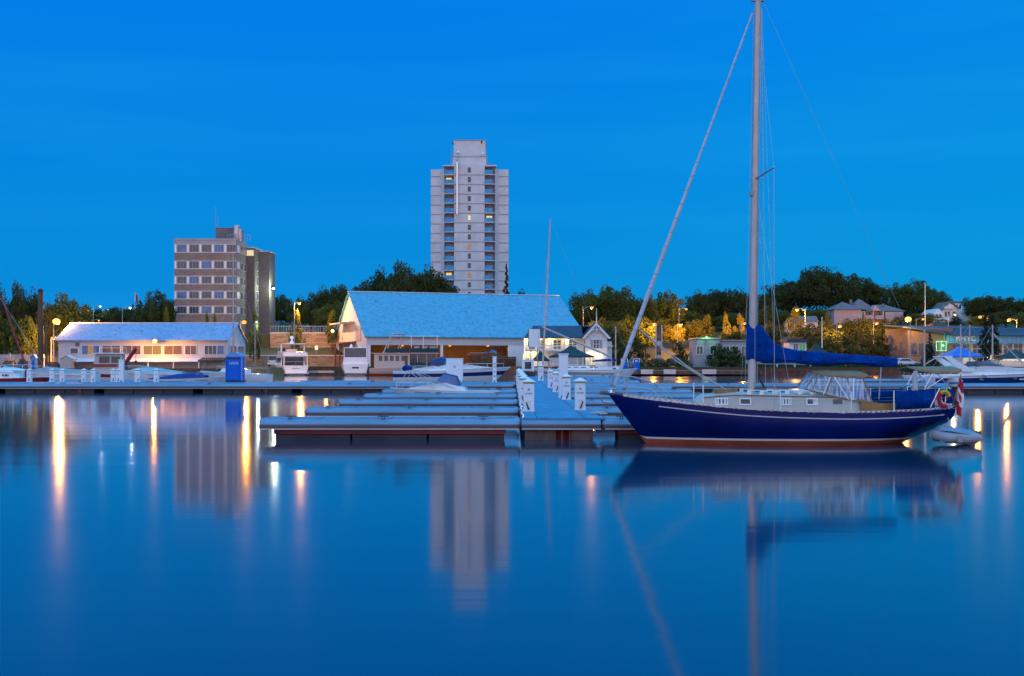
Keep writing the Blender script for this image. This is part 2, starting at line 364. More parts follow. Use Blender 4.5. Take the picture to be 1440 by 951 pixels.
def shore(X):
    if X < -38: return 146
    if X < -33: return 146 + (X + 38) / 5 * 40
    if X < 14: return 186
    if X < 20: return 186 - (X - 14)
    return 180
def ss(a, b, x):
    t = min(1, max(0, (x - a) / (b - a))); return t * t * (3 - 2 * t)
def gz(X, Y):
    if Y < shore(X): return -1.6
    sm = 1.2 + 5.8 * ss(205, 245, Y) + 5.5 * ss(245, 310, Y) + 3 * ss(310, 400, Y)
    k = ss(-56, -52, X) * (1 - ss(-20, -14, X))
    if k > 0:
        st = 1.2
        if Y >= 205.5: st = 3.0 + 1.7 * min(1, (Y - 205.5) / 9.5)
        if Y >= 215.5: st = 7.2 + 1.0 * ss(216, 250, Y) + 4.3 * ss(250, 310, Y) + 3 * ss(310, 400, Y)
        return sm * (1 - k) + st * k
    return sm
ys = sorted(set([140, 145.9, 146, 150, 155, 160, 165, 170, 175, 179.9, 180, 183, 185.9, 186, 190, 195, 200, 205.4, 205.6, 210, 215.4, 215.6] + list(range(220, 420, 6)) + [450, 500, 600, 800, 1200, 2000]))
xs = sorted(set([-2000, -1000, -500, -300] + list(range(-220, 221, 5)) + [-38.01, -37.9, -33, -56, -54, -52, -19, -17, 14, 20, 300, 500, 1000, 2000]))
mb = MB(); n = len(xs); random.seed(3)
mb.add([(x, y, gz(x, y) + (random.uniform(-.08, .08) if y > 210 else 0)) for y in ys for x in xs],
       [(j * n + i, j * n + i + 1, (j + 1) * n + i + 1, (j + 1) * n + i) for j in range(len(ys) - 1) for i in range(n - 1)], 0, True)
g = mat('ground_soil_and_grass', (.035, .055, .016), .95, col2=(.075, .06, .035), scale=.05, bump=.4, bscale=2)
tag(mb.build('ground', g, fix=False), kind='structure')
# paved yard along the shore
M['paving'] = mat('yard_asphalt', (.20, .15, .12), .9, var=.2, scale=.6)
mb = MB()
for x0, x1, y0, y1 in ((-110, -38.2, 147, 165), (-33, 14, 187, 205.2), (20, 150, 196, 205)):
    mb.quad((x0, y0, 1.21), (x1, y0, 1.21), (x1, y1, 1.21), (x0, y1, 1.21))
tag(mb.build('pavement', M['paving'], fix=False), kind='structure')
# quay edges
def quay(name, label, x0, x1, y, zt, mt):
    mb = MB(); mb.box(x0, y - .5, -1.6, x1, y, zt)
    tag(mb.build(name, mt), label, 'quay wall')
quay('quay_wall', 'low timber quay wall below the white shed at left', -140, -38, 146, 1.3, M['wood'])
quay('quay_wall', 'low brown quay wall behind the moored motor yachts', -34, 14, 186, 1.3, M['wood'])
quay('quay_wall', 'low dark shore edging under the grassy bank at right', 20, 170, 180, .9, M['rust'])
# ------------------------------------------------------------------ docks
ZD = .64
def bumper_profile(y0, y1):
    """cross-section of a float dock (y,z): flat deck, rounded rubber-faced sides, pale lip below"""
    f = [(y0 + .24, ZD), (y0 + .13, ZD - .045), (y0 + .05, ZD - .11), (y0 + .01, ZD - .165), (y0, ZD - .20), (y0 + .02, ZD - .29)]
    b = [(y1 - .02, ZD - .29), (y1, ZD - .20), (y1 - .01, ZD - .165), (y1 - .05, ZD - .11), (y1 - .13, ZD - .045), (y1 - .24, ZD)]
    return f + b
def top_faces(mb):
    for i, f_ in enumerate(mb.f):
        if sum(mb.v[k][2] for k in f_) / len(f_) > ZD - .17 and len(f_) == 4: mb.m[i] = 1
def dock_x(name, label, cat, x0, x1, y0, y1, group=None, seg=3.4, floats=None, cleats=(), endcap=(True, True), red=True, gaps=()):
    """a dock running along X"""
    t = thing(name, label, cat, ((x0 + x1) / 2, (y0 + y1) / 2, 0), 0, group)
    ox, oy = t.location.x, t.location.y
    a, b, c, d = x0 - ox, x1 - ox, y0 - oy, y1 - oy
    pr = bumper_profile(c, d)
    rings = []
    def ring(x, sh):
        return [(x, y * (1 - sh) if sh else y, z - (.05 if sh > .12 else 0) * (z > ZD - .05)) for y, z in pr]
    if endcap[0]: rings += [ring(a, .2), ring(a + .06, .08), ring(a + .2, 0)]
    else: rings += [ring(a, 0)]
    if endcap[1]: rings += [ring(b - .2, 0), ring(b - .06, .08), ring(b, .2)]
    else: rings += [ring(b, 0)]
    mb = MB(); mb.loft(rings, 0)
    top_faces(mb)
    # upper slope faces carry the painted sky reflection, lower ones stay dark
    fas = mb.build('fascia', [M['bumper'], M['fasciasky']], t)
    n = int(round((b - a) / seg)) or 1
    dk = MB(); L = b - a - .3
    for i in range(n):
        u0 = a + .15 + L * i / n + .012; u1 = a + .15 + L * (i + 1) / n - .012
        dk.box(u0, c + .26, ZD - .02, u1, d - .26, ZD + .012)
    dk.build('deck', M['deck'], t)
    lp = MB()
    for yy in (c, d): lp.box(a + .1, yy - .015, ZD - .325, b - .1, yy + .015, ZD - .292)
    lp.build('lip', M['lip'], t)
    fl = floats or [(a + .5, b - .5)]
    for i, (u0, u1) in enumerate(fl):
        mb = MB(); mb.box(u0, c + .07, .17, u1, d - .07, ZD - .33); mb.build('beam', M['redbeam'] if red else M['float'], t)
        mb = MB()
        k = max(1, int(round((u1 - u0) / 2.4)))
        for q in range(k):
            mb.box(u0 + (u1 - u0) * q / k + .03, c + .10, -.35, u0 + (u1 - u0) * (q + 1) / k - .03, d - .10, .165)
        mb.build('float', M['float'], t, bevel=.03)
    for cx in cleats:
        cx -= ox
        for yy in (c + .18,):
            mb = MB(); mb.box(cx - .05, yy - .04, ZD, cx - .02, yy + .04, ZD + .07); mb.box(cx + .02, yy - .04, ZD, cx + .05, yy + .04, ZD + .07)
            mb.tube([(cx - .17, yy, ZD + .085), (cx + .17, yy, ZD + .085)], .022, 6); mb.build('cleat', M['bumper'], t)
    return t

FG = 'finger docks along the main pier'
left_y = [43.1, 51.6, 60.1, 68.6]
f1 = dock_x('finger_dock', 'front grey finger dock on dark red floats, nearest the open water left of the pier', 'dock', -7.87, .27, 35.2, 36.7, FG, cleats=(-6.9, -4.0, -.9))
for i, y in enumerate(left_y):
    dock_x('finger_dock', f'{ORD[i+1]} grey finger dock from the open water on the left side of the pier', 'dock', -7.87, .27, y, y + 1.5, FG, cleats=(-7.0, -3.9, -.8))
dock_x('finger_dock', 'front grey finger dock behind the bow of the blue sailboat', 'dock', 2.78, 10.7, 35.2, 36.7, FG, cleats=(3.4, 6.4))
right_y = left_y + [77.1, 97.0, 105.5, 114, 122.5]
for i, y in enumerate(right_y):
    dock_x('finger_dock', f'{ORD[i+1]} grey finger dock from the open water on the right side of the pier', 'dock', 2.78, 10.9, y, y + 1.5, FG, cleats=(3.6, 6.8, 9.8))
# main pier
t = thing('main_pier', 'long blue-grey floating pier running straight away between white pedestals', 'pier', (1.5, 80, 0))
mb = MB(); y0, y1 = 35.2 - 80, 126 - 80
mb.box(-1.2, y0 + .15, .30, 1.25, y1, ZD - .03); mb.build('fascia', M['bumper'], t)
mb = MB(); k = 22
for i in range(k):
    u0 = y0 + .15 + (y1 - y0 - .15) * i / k; u1 = y0 + .15 + (y1 - y0 - .15) * (i + 1) / k - .02
    if i == 0: mb.prism([(-1.17, u0), (1.40, u0), (1.22, u1), (-1.17, u1)], ZD - .03, ZD + .02, 'z')
    else: mb.box(-1.17, u0, ZD - .03, 1.22, u1, ZD + .02)
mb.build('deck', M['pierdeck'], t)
mb = MB()
for sx in (-.72, .78): mb.box(sx - .012, y0 + .2, ZD + .021, sx + .012, y1, ZD + .026)
mb.build('seam', M['dark'], t)
# the pier's front end: fascia and float cells with an open slot
pf = bumper_profile(35.2 - 80, 36.2 - 80)
mb = MB(); mb.loft([[(x, y, z) for y, z in pf] for x in (-1.2, -1.0, 1.0, 1.25)], 0); top_faces(mb); mb.build('fascia', [M['bumper'], M['fasciasky']], t)
mb = MB(); mb.box(-1.2, y0 - .015, .315, 1.25, y0 + .015, .348); mb.build('lip', M['lip'], t)
for x0, x1 in ((-1.1, -.18), (.35, 1.02)):
    mb = MB(); mb.box(x0, y0 + .22, -.35, x1, y0 + 2.4, .30)
    mb.box(x0, y0 + .20, .05, x1, y0 + .215, .10); mb.build('float', M['piershell'], t, bevel=.03)
mb = MB(); mb.box(-.17, y0 + .5, -.35, .34, y0 + .6, .3); mb.build('backing', M['redbeam'], t)
for x in (-.16, .06, .30):
    mb = MB(); mb.box(x - .025, y0 + .23, -.2, x + .025, y0 + .28, .3); mb.build('post', M['orange'], t)
for i in range(8):
    mb = MB(); u = y0 + 5 + i * 10.5; mb.box(-1.05, u, -.35, 1.1, u + 4.2, .29); mb.build('float', M['float'], t)
# edge hose on the pier's left edge
mb = MB(); mb.tube([(.34 + .02 * math.sin(i), 35.6 + i * .55, ZD + .05) for i in range(30)], .035, 6)
tag(mb.build('water_hose', M['gel']), 'pale hose lying along the left edge of the main pier', 'hose')
mb = MB(); mb.tube([(2.9 + .25 * math.sin(i * .9) * (i < 9), 37.4 + i * .16, ZD + .05) for i in range(12)], .03, 6)
tag(mb.build('mooring_rope', M['rope']), 'loose pale rope on the pier deck beside the right front pedestal', 'rope')
# cross docks
t = dock_x('cross_dock', 'long grey walkway dock with a row of white pedestals, left of the pier', 'dock', -75, .25, 84, 92, None, 5, cleats=(-22.4, -12.0, -2, -46), red=False,
           floats=[(-36.6 + i * 7.3, -36.6 + i * 7.3 + 6.6) for i in range(10)])
for px in (112, 374):
    mb = MB(); x = WX(px, 84) - t.location.x; mb.box(x - .12, -4.0, .02, x + .12, -3.86, .36); mb.build('joint_bracket', M['rust'], t)
dock_x('cross_dock', 'long grey walkway dock behind the blue sailboat, right of the pier', 'dock', 2.85, 60, 84, 87.5, None, 5, cleats=(16, 24, 33, 41), red=False,
       floats=[(-28 + i * 7, -28 + i * 7 + 6.4) for i in range(8)])
dock_x('finger_dock', 'grey dock lying behind the walkway under the white and navy cruiser', 'dock', 27.5, 46, 104.5, 107, None, 5, cleats=(30, 35), red=False)
for i, (p0, p1, Y) in enumerate(((200, 290, 79.5), (150, 225, 97), (420, 520, 97), (30, 110, 100))):
    if i == 0: continue
    dock_x('finger_dock', ['', 'short finger dock beside the blue-covered runabout', 'short finger dock in front of the flybridge yacht', 'short finger dock beside the red-hulled boat'][i], 'dock', WX(p0, Y), WX(p1, Y), Y, Y + 1.3, None, 3, red=False)
# jetties by the far yachts and the fuel dock
def jetty(label, x0, x1, y0, y1, zt=.7, posts=8):
    t = thing('jetty', label, 'jetty', ((x0 + x1) / 2, (y0 + y1) / 2, 0)); hx, hy = (x1 - x0) / 2, (y1 - y0) / 2
    mb = MB(); mb.box(-hx, -hy, zt - .15, hx, hy, zt); mb.build('deck', M['wood'], t)
    mb = MB(); mb.box(-hx, -hy - .08, zt - .35, hx, -hy, zt - .02); mb.build('fender_board', M['cream'], t)
    for i in range(posts):
        mb = MB(); x = -hx + .3 + (2 * hx - .6) * i / (posts - 1); mb.tube([(x, -hy + .2, -1.5), (x, -hy + .2, zt + .25)], .13, 8); mb.build('post', M['wood'], t)
jetty('low brown jetty between the shed and the flybridge yacht', WX(345, 172), WX(382, 172), 172, 175, .8, 4)
jetty('low brown jetty between the two motor yachts', WX(432, 176), WX(470, 176), 176, 178.5, .7, 4)
t = thing('fuel_dock', 'low fuel dock with long grey fenders on the far shore', 'dock', (WX(950, 170), 171, 0))
mb = MB(); mb.box(-9, -1, .2, 13, 8.7, .75); mb.build('deck', M['wood'], t)
for p0, p1 in ((901, 918), (933, 950), (987, 1007)):
    mb = MB(); x0, x1 = WX(p0, 170) - t.location.x, WX(p1, 170) - t.location.x; mb.box(x0, -1.25, .25, x1, -1.02, .95); mb.build('fender_panel', M['alu'], t)
for px in (878, 895):
    t = thing('fuel_pump', 'blue fuel pump with a white globe ' + ('nearer the furled jib' if px == 878 else 'next to the long grey fenders'), 'fuel pump', (WX(px, 171), 171, .75))
    mb = MB(); mb.box(-.48, -.3, 0, .48, .3, 1.25); mb.build('cabinet', M['blue'], t, bevel=.04)
    mb = MB(); mb.box(-.5, -.12, 1.25, -.42, .12, 1.75); mb.box(.42, -.12, 1.25, .5, .12, 1.75); mb.box(-.5, -.12, 1.75, .5, .12, 1.83); mb.build('frame', M['gel'], t)
    mb = MB(); mb.ball((0, 0, 1.45), .18); mb.build('globe', M['gel'], t)

# ------------------------------------------------------------------ pedestals
def pedestal(loc, label, group, s=1.0, cap=True, hose=1):
    t = thing('power_pedestal', label, 'pedestal', loc, 0, group); w_ = .19
    mb = MB(); mb.box(-w_, -w_, 0, w_, w_, .98); mb.build('post', M['gel'], t, bevel=.015)
    mb = MB(); mb.box(-w_ - .02, -w_ - .02, 0, w_ + .02, w_ + .02, .05); mb.build('foot', M['gel'], t)
    mb = MB(); mb.box(-w_ - .02, -w_ - .02, .985, w_ + .02, w_ + .02, 1.035); mb.build('light_band', M['amber'], t)
    mb = MB(); c = w_ + .045
    mb.add([(-c, -c, 1.035), (c, -c, 1.035), (c, c, 1.035), (-c, c, 1.035), (-c, -c, 1.055), (c, -c, 1.055), (c, c, 1.055), (-c, c, 1.055), (0, 0, 1.18)],
           [(3, 2, 1, 0), (0, 1, 5, 4), (1, 2, 6, 5), (2, 3, 7, 6), (3, 0, 4, 7), (4, 5, 8), (5, 6, 8), (6, 7, 8), (7, 4, 8)]); mb.build('cap', M['bluelight'] if False else M['gel'], t)
    f = -w_ - .006
    mb = MB(); mb.add([(-.05, f, .74), (-.012, f, .74), (0, f, .83)], [(0, 1, 2)]); mb.add([(.012, f, .74), (.05, f, .74), (.004, f, .83)], [(0, 1, 2)])
    mb.build('emblem', M['dark'], t, fix=False)
    mb = MB()
    for k in range(13): x = -.13 + k * .02; wq = .006 + .007 * ((k * 7) % 3) / 2; hq = .04 + .018 * ((k * 5) % 4) / 3; zq = .605 - .012 * (k % 5 == 3); mb.quad((x, f, zq), (x + wq, f, zq), (x + wq, f, zq + hq), (x, f, zq + hq))
    mb.build('lettering', M['dark'], t, fix=False)
    mb = MB(); mb.box(-.06, -w_ - .03, .36, .06, -w_ - .002, .42); mb.build('outlet_cover', M['gel'], t)
    mb = MB(); h = hose; mb.tube([(h * .09, -w_ - .03, .33), (h * .05, -w_ - .035, .20), (0, -w_ - .03, .07)], .02, 6, r2=.035); mb.build('hose_nozzle', M['dark'], t)
    return t
PG = 'white power pedestals on the main pier'
pn = ['nearest the open water', 'second from the open water', 'third from the open water', 'fourth from the open water', 'fifth from the open water', 'sixth from the open water', 'seventh from the open water']
base = pedestal((2.45, 41.0, ZD + .02), 'white pedestal with pyramid cap on the right pier edge, nearest the open water', PG)
root_kids[base.name] = children(base)
basel = pedestal((.59, 40.0, ZD + .02), 'white pedestal with pyramid cap on the left pier edge, nearest the open water', PG, hose=-1)
root_kids[basel.name] = children(basel)
for i, Y in enumerate((51.5, 63.3, 72.6)): dup(base, (2.46, Y, ZD + .02), 0, f'white pedestal with pyramid cap on the right pier edge, {pn[i+1]}')
for i, Y in enumerate((47, 54.5, 63, 72, 81)): dup(basel, (.50, Y, ZD + .02), 0, f'white pedestal with pyramid cap on the left pier edge, {pn[i+1]}')
dup(base, (2.45, 97, ZD + .02), 0, 'white pedestal standing alone at the far end of the main pier', scale=(1.2, 1.2, 1.2))
CG = 'white pedestals on the left walkway dock'
cp = [41.5, 70, 88, 115, 131.6, 156.5, 166.6, 190, 194.5, 217, 220.5]
cn = ['beside the red hull at the far left', 'second from the left frame edge', 'third from the left frame edge', 'below the left end of the shed', 'left of the red-striped cruiser', 'right of the red-striped cruiser', 'just left of the tall white pillar', 'first right of the tall pillar', 'second right of the tall pillar', 'first by the covered runabout', 'second by the covered runabout']
for i, px in enumerate(cp):
    o = dup(base, (WX(px, 91), 91 + (i % 2) * .5, ZD + .02), 0, f'white pedestal on the left walkway dock, {cn[i]}', scale=(.9, .9, .92)); o['group'] = CG
def cabinet(name, label, loc, w_, d_, h, mt=None, logo=None, win=False, kind='cabinet'):
    t = thing(name, label, kind, loc)
    mb = MB(); mb.box(-w_ / 2, -d_ / 2, .12, w_ / 2, d_ / 2, h); mb.build('body', mt or M['gel'], t, bevel=.02)
    mb = MB(); mb.box(-w_ / 2 - .03, -d_ / 2 - .03, h + .001, w_ / 2 + .03, d_ / 2 + .03, h + .05); mb.build('lid', mt or M['gel'], t)
    for sx in (-1, 1):
        mb = MB(); mb.box(sx * w_ * .42 - .06, -d_ / 2 + .02, 0, sx * w_ * .42 + .06, d_ / 2 - .02, .118); mb.build('foot', M['gel'], t)
    if logo:
        mb = MB(); f = -d_ / 2 - .004; z = h * .68; mb.add([(-.1, f, z - .1), (-.03, f, z - .1), (0, f, z + .1)], [(0, 1, 2)]); mb.add([(.02, f, z - .1), (.1, f, z - .1), (.005, f, z + .1)], [(0, 1, 2)]); mb.build('emblem', M['dark'], t, fix=False)
        mb = MB(); mb.box(-.16, -d_ / 2 - .02, .02, .16, -d_ / 2 + .3, .11); mb.build('conduit', M['rust'], t)
    if win:
        mb = MB(); mb.box(-w_ * .26, -d_ / 2 - .03, h * .25, w_ * .26, -d_ / 2 - .002, h * .85); mb.build('screen', M['glassdark'], t)
    return t
cabinet('transformer_cabinet', 'wide white electric cabinet with a small dark emblem on the walkway dock', (WX(639.5, 91), 91, ZD + .02), 1.32, .8, 1.85, logo=True)
t = cabinet('tall_service_pillar', 'tall plain white pillar rising behind the second right pier pedestal', (2.45, 54.3, ZD + .02), .44, .4, 2.05, kind='pillar')
t = cabinet('tall_service_pillar', 'slim tall white pillar with dark marks beside the boathouse opening', (WX(695.5, 91), 91, ZD + .02), .30, .3, 2.0, kind='pillar')
mb = MB()
for k, z in enumerate((.4, .75, 1.15, 1.4)): mb.box(-.05, -.17, z, .06, -.152, z + .14)
mb.build('outlet', M['grey'], t)
cabinet('tall_service_pillar', 'tall white pillar on the left walkway dock near the red crane arm', (WX(171, 91), 91, ZD + .02), .38, .3, 1.75, kind='pillar')
t = cabinet('dock_kiosk', 'small white kiosk with a dark square screen at the far pier end', (WX(742.5, 120), 120, ZD + .5), 1.3, .9, 1.25, win=True, kind='kiosk')
mb = MB(); mb.box(-.7, -.5, -.5, .7, .6, -.002); mb.build('plinth', M['dark'], t)
mb = MB(); mb.lathe([(.1, 0), (.13, .07), (.05, .16), (.02, .22)], (0, 0), 8); mb.build('beacon', M['grey'], t, loc=(0, 0, 1.3))
# portable toilet
t = thing('portable_toilet', 'bright blue portable toilet with a domed roof and white lettering', 'portable toilet', (WX(331.5, 91), 91, ZD + .02))
mb = MB(); mb.box(-.6, -.6, .12, .6, .6, 2.0); mb.build('cabin', M['blue'], t, bevel=.03)
mb = MB(); mb.box(-.66, -.66, 0, .66, .66, .119); mb.build('skid', M['dark'], t)
mb = MB(); mb.box(-.44, -.63, .16, .40, -.603, 1.78); mb.build('door', M['blue'], t, bevel=.02)
mb = MB(); mb.box(-.55, -.615, 1.82, .5, -.602, 1.92); mb.build('vent_slot', M['dark'], t)
mb = MB(); mb.loft([[(-.66, y, 2.001), (.66, y, 2.001), (.62, y, 2.10), (.3, y, 2.30), (0, y, 2.36), (-.3, y, 2.30), (-.62, y, 2.10)] for y in (-.66, .66)]); mb.build('roof', M['bluelight'], t)
for sx in (-.62, .62):
    mb = MB(); mb.box(sx - .04, -.64, .12, sx + .04, -.56, 2.0); mb.build('corner_post', M['bluelight'] if sx > 0 else M['blue'], t)
text_mesh('lettering', 'LOOS', .27, M['gel'], t, (0, -.635, 1.5), (R(90), 0, 0), .003)
# ------------------------------------------------------------------ the blue sailboat
BX, BY = 8.0, 33.9
def interp(tab, x):
    if x <= tab[0][0]: return tab[0][1]
    for (a, u), (b, v) in zip(tab, tab[1:]):
        if x <= b: t = (x - a) / (b - a); return u + (v - u) * t
    return tab[-1][1]
def smooth_tab(tab, lo, hi, n=60):
    xs_ = np.linspace(lo, hi, n); ys_ = np.array([interp(tab, x) for x in xs_])
    for _ in range(2): ys_[1:-1] = (ys_[:-2] + 2 * ys_[1:-1] + ys_[2:]) / 4
    return list(zip(xs_, ys_))
sheer = smooth_tab([(2.9, 1.47), (3.6, 1.37), (5, 1.215), (5.8, 1.13), (6.8, 1.045), (7.8, 1.0), (9, .965), (9.8, .955), (10.8, .97), (11.9, 1.01), (12.95, 1.08)], 2.9, 12.95)
beam = smooth_tab([(2.9, .03), (3.5, .32), (4.2, .56), (5, .79), (6, 1.0), (7, 1.15), (8, 1.24), (9.5, 1.27), (10.5, 1.2), (11.5, 1.05), (12.3, .86), (12.95, .68)], 2.9, 12.95)
keelz = [(2.9, 1.42), (3.3, .86), (3.7, .36), (3.98, .0), (4.3, -.3), (5, -.6), (7, -.85), (9, -.8), (10.5, -.5), (11.3, -.12), (11.6, .0), (12.0, .18), (12.5, .40), (12.95, .60)]
def hb(x, z):
    zs, zk, b_ = interp(sheer, x), interp(keelz, x), interp(beam, x)
    t = min(1, max(0, (zs - z) / max(.01, zs - zk)))
    p = 1.25 + 1.3 * ss(3, 7, x) - .5 * ss(11, 13, x)
    return b_ * max(0, 1 - t ** p) * (1 + .05 * math.sin(math.pi * t))
stx = sorted(set([2.9, 2.95, 3.05, 3.2, 3.4, 3.6, 3.8, 4.0, 4.3] + list(np.linspace(4.6, 12.6, 28)) + [12.8, 12.95]))
sb = thing('sailboat', 'large navy blue sailboat with tall bare mast and blue sail cover at the front dock', 'sailboat', (BX, BY, 0))
def hull_part(name, fz0, fz1, mt, nrow, off=0.0, sx=None):
    mb = MB()
    for side in (-1, 1):
        rows = []
        for x in (sx or stx):
            zs, zk = interp(sheer, x), interp(keelz, x)
            za = max(zk, fz0(x, zs, zk)); zb = max(zk, fz1(x, zs, zk))
            col = []
            for i in range(nrow + 1):
                z = za + (zb - za) * i / nrow
                col.append((x - BX, side * (hb(x, z) + off), z))
            rows.append(col)
        mb.loft(rows, 0, closed=False, smooth=True)
    return mb, mb.build(name, mt, sb)
ZB, ZR = .195, .135
mb = MB()
for side in (-1, 1):
    rows = []
    for x in stx:
        zs, zk = interp(sheer, x), interp(keelz, x); zb = max(zk, ZB)
        rows.append([(x - BX, side * hb(x, zs + (zb - zs) * i / 10), zs + (zb - zs) * i / 10) for i in range(11)])
    mb.loft(rows, 0, closed=False, smooth=True)
x = 12.95; zs, zk = interp(sheer, x), interp(keelz, x)
tr = [(x - BX, -hb(x, zs + (zk - zs) * i / 10), zs + (zk - zs) * i / 10) for i in range(11)] + [(x - BX, hb(x, zs + (zk - zs) * i / 10), zs + (zk - zs) * i / 10) for i in range(10, -1, -1)]
mb.add(tr, [tuple(range(len(tr)))], 0)
mb.build('hull', M['navy'], sb)
hull_part('boot_stripe', lambda x, s, k: ZB - .001, lambda x, s, k: ZR, M['gel'], 2)
hull_part('bottom_paint', lambda x, s, k: ZR - .001, lambda x, s, k: k, M['antifoul'], 6)
hull_part('cove_stripe', lambda x, s, k: s - .165, lambda x, s, k: s - .195, M['lip'], 1, .004, [v for v in stx if 4.2 < v < 12.65])
mb = MB(); xs_ = [v for v in stx]
mb.loft([[(x - BX, -hb(x, interp(sheer, x)) * .985, interp(sheer, x) - .03), (x - BX, 0, interp(sheer, x) + .01), (x - BX, hb(x, interp(sheer, x)) * .985, interp(sheer, x) - .03)] for x in xs_], 0, closed=False, smooth=True)
mb.build('deck', M['cream'], sb)
# perforated toe rail : a light strip with dark slots
for side in (-1, 1):
    mb = MB(); pts = [v for v in np.arange(3.3, 12.9, .05)]
    for i, x in enumerate(pts[:-1]):
        x2 = pts[i + 1]
        za, zb = interp(sheer, x), interp(sheer, x2); ya, yb = side * hb(x, za), side * hb(x2, zb)
        top, bot = .05, -.02
        if i % 3 == 2: mb.quad((x - BX, ya, za + .035), (x2 - BX, yb, zb + .035), (x2 - BX, yb, zb + .05), (x - BX, ya, za + .05)); mb.quad((x - BX, ya, za - .02), (x2 - BX, yb, zb - .02), (x2 - BX, yb, zb - .004), (x - BX, ya, za - .004))
        else: mb.quad((x - BX, ya, za + bot), (x2 - BX, yb, zb + bot), (x2 - BX, yb, zb + top), (x - BX, ya, za + top))
    o = mb.build('toe_rail', M['alu'], sb)
    s_ = o.modifiers.new('thick', 'SOLIDIFY'); s_.thickness = .02
# bow fitting
mb = MB(); mb.tube([(2.72 - BX, 0, 1.50), (3.3 - BX, 0, 1.44)], .06, 8); mb.tube([(2.66 - BX, -.1, 1.49), (2.66 - BX, .1, 1.49)], .06, 8); mb.build('bow_roller', M['bumper'], sb)
mb = MB(); mb.tube([(2.66 - BX, .02, 1.52), (2.62 - BX, .02, 1.36), (2.74 - BX, .02, 1.22), (2.95 - BX, .0, 1.2)], .035, 6); mb.build('anchor', M['alu'], sb)
# cabin trunk
zd = lambda x: interp(sheer, x) - .02
def cab_ring(x, zt, wt, wb):
    zb = zd(x) - .01
    return [(x - BX, -wb, zb), (x - BX, -wt, zt), (x - BX, -wt * .55, zt + .07), (x - BX, 0, zt + .095), (x - BX, wt * .55, zt + .07), (x - BX, wt, zt), (x - BX, wb, zb)]
mb = MB()
mb.loft([cab_ring(5.42, zd(5.42) + .04, .46, .5), cab_ring(5.62, 1.36, .50, .56), cab_ring(6.5, 1.44, .66, .72), cab_ring(7.5, 1.42, .76, .82), cab_ring(9.0, 1.39, .80, .86), cab_ring(10.0, 1.36, .78, .84), cab_ring(10.25, 1.05, .78, .84)], 0, closed=True, smooth=True)
mb.build('cabin', M['cream'], sb)
mb = MB(); mb.tube([(5.62 - BX, -.515, 1.37), (6.5 - BX, -.675, 1.45), (7.5 - BX, -.775, 1.43), (9 - BX, -.815, 1.40), (10.0 - BX, -.795, 1.365)], .016, 6); mb.build('cabin_trim', M['teak'], sb)
def cab_w(x, z):
    wt = interp([(5.62, .50), (6.5, .66), (7.5, .76), (9, .80), (10, .78)], x); wb = wt + .06; zt = interp([(5.62, 1.36), (6.5, 1.44), (7.5, 1.42), (9, 1.39), (10, 1.36)], x)
    t = (zt - z) / (zt - zd(x)); return wt + (wb - wt) * t
for i, (p0, p1) in enumerate(((1008, 1024), (1041, 1056), (1098, 1112), (1134, 1149), (1170, 1185))):
    x0, x1 = WX(p0, 33.12) + .02, WX(p1, 33.12) - .02; z0, z1 = (WZ(568.5, 33.12), WZ(561.5, 33.12)); zc = (z0 + z1) / 2; z0, z1 = zc - .065, zc + .07
    for side in (-1, 1):
        mb = MB()
        def wv(x, z, o): return (x - BX, side * (cab_w(x, z) + o), z)
        e = .035
        if i != 4:
            for a, b_, c_, d_ in ((x0 - e, x1 + e, z1, z1 + e), (x0 - e, x1 + e, z0 - e, z0), (x0 - e, x0, z0, z1), (x1, x1 + e, z0, z1)):
                mb.add([wv(a, c_, .004), wv(b_, c_, .004), wv(b_, d_, .004), wv(a, d_, .004), wv(a, c_, .022), wv(b_, c_, .022), wv(b_, d_, .022), wv(a, d_, .022)], [(0, 1, 2, 3), (7, 6, 5, 4), (0, 4, 5, 1), (1, 5, 6, 2), (2, 6, 7, 3), (3, 7, 4, 0)])
        else: mb.add([wv(x0, z0, .004), wv(x1, z0, .004), wv(x1, z0 + .01, .014), wv(x0, z0 + .01, .014)], [(0, 1, 2, 3)])
        wn = mb.build('window', M['gel'], sb)
        mb = MB(); mb.add([wv(x0, z0, .008), wv(x1, z0, .008), wv(x1, z1, .008), wv(x0, z1, .008)], [(0, 1, 2, 3)])
        if i in (0, 2, 3):
            for q in range(3):
                u = x0 + (x1 - x0) * (.08 + .33 * q) if i != 3 else x0 + (x1 - x0) * (.6 + .14 * q)
                mb.add([wv(u, z0, .010), wv(u + .05, z0, .010), wv(u + .05, z1, .010), wv(u, z1, .010)], [(0, 1, 2, 3)], 1)
        p_ = mb.build('pane', [M['glassdark'], M['white']], wn, fix=False)
# handrail with scallops
for side in (-1, 1):
    mb = MB(); y = side * .55
    mb.tube([(6.9 - BX, y, 1.585), (9.2 - BX, y, 1.55)], .018, 6)
    for i in range(7): x = 6.95 + i * .37; mb.box(x - BX - .06, y - .015, 1.46, x - BX + .06, y + .015, 1.585 - i * .005)
    mb.build('handrail', M['gel'], sb)
mb = MB(); mb.box(6.02 - BX, -.3, 1.46, 6.6 - BX, .3, 1.565); mb.box(6.62 - BX, -.05, 1.5, 6.72 - BX, .05, 1.6); mb.build('forward_hatch', M['teak'], sb, bevel=.03)
mb = MB(); mb.prism([(6.0 - BX, 1.568), (6.62 - BX, 1.568), (6.55 - BX, 1.60), (6.1 - BX, 1.60)], -.29, .29); mb.build('hatch_lid', M['tan'], sb)
mb = MB(); mb.box(8.3 - BX, -.28, 1.45, 9.0 - BX, .28, 1.53); mb.build('sliding_hatch', M['gel'], sb, bevel=.02)
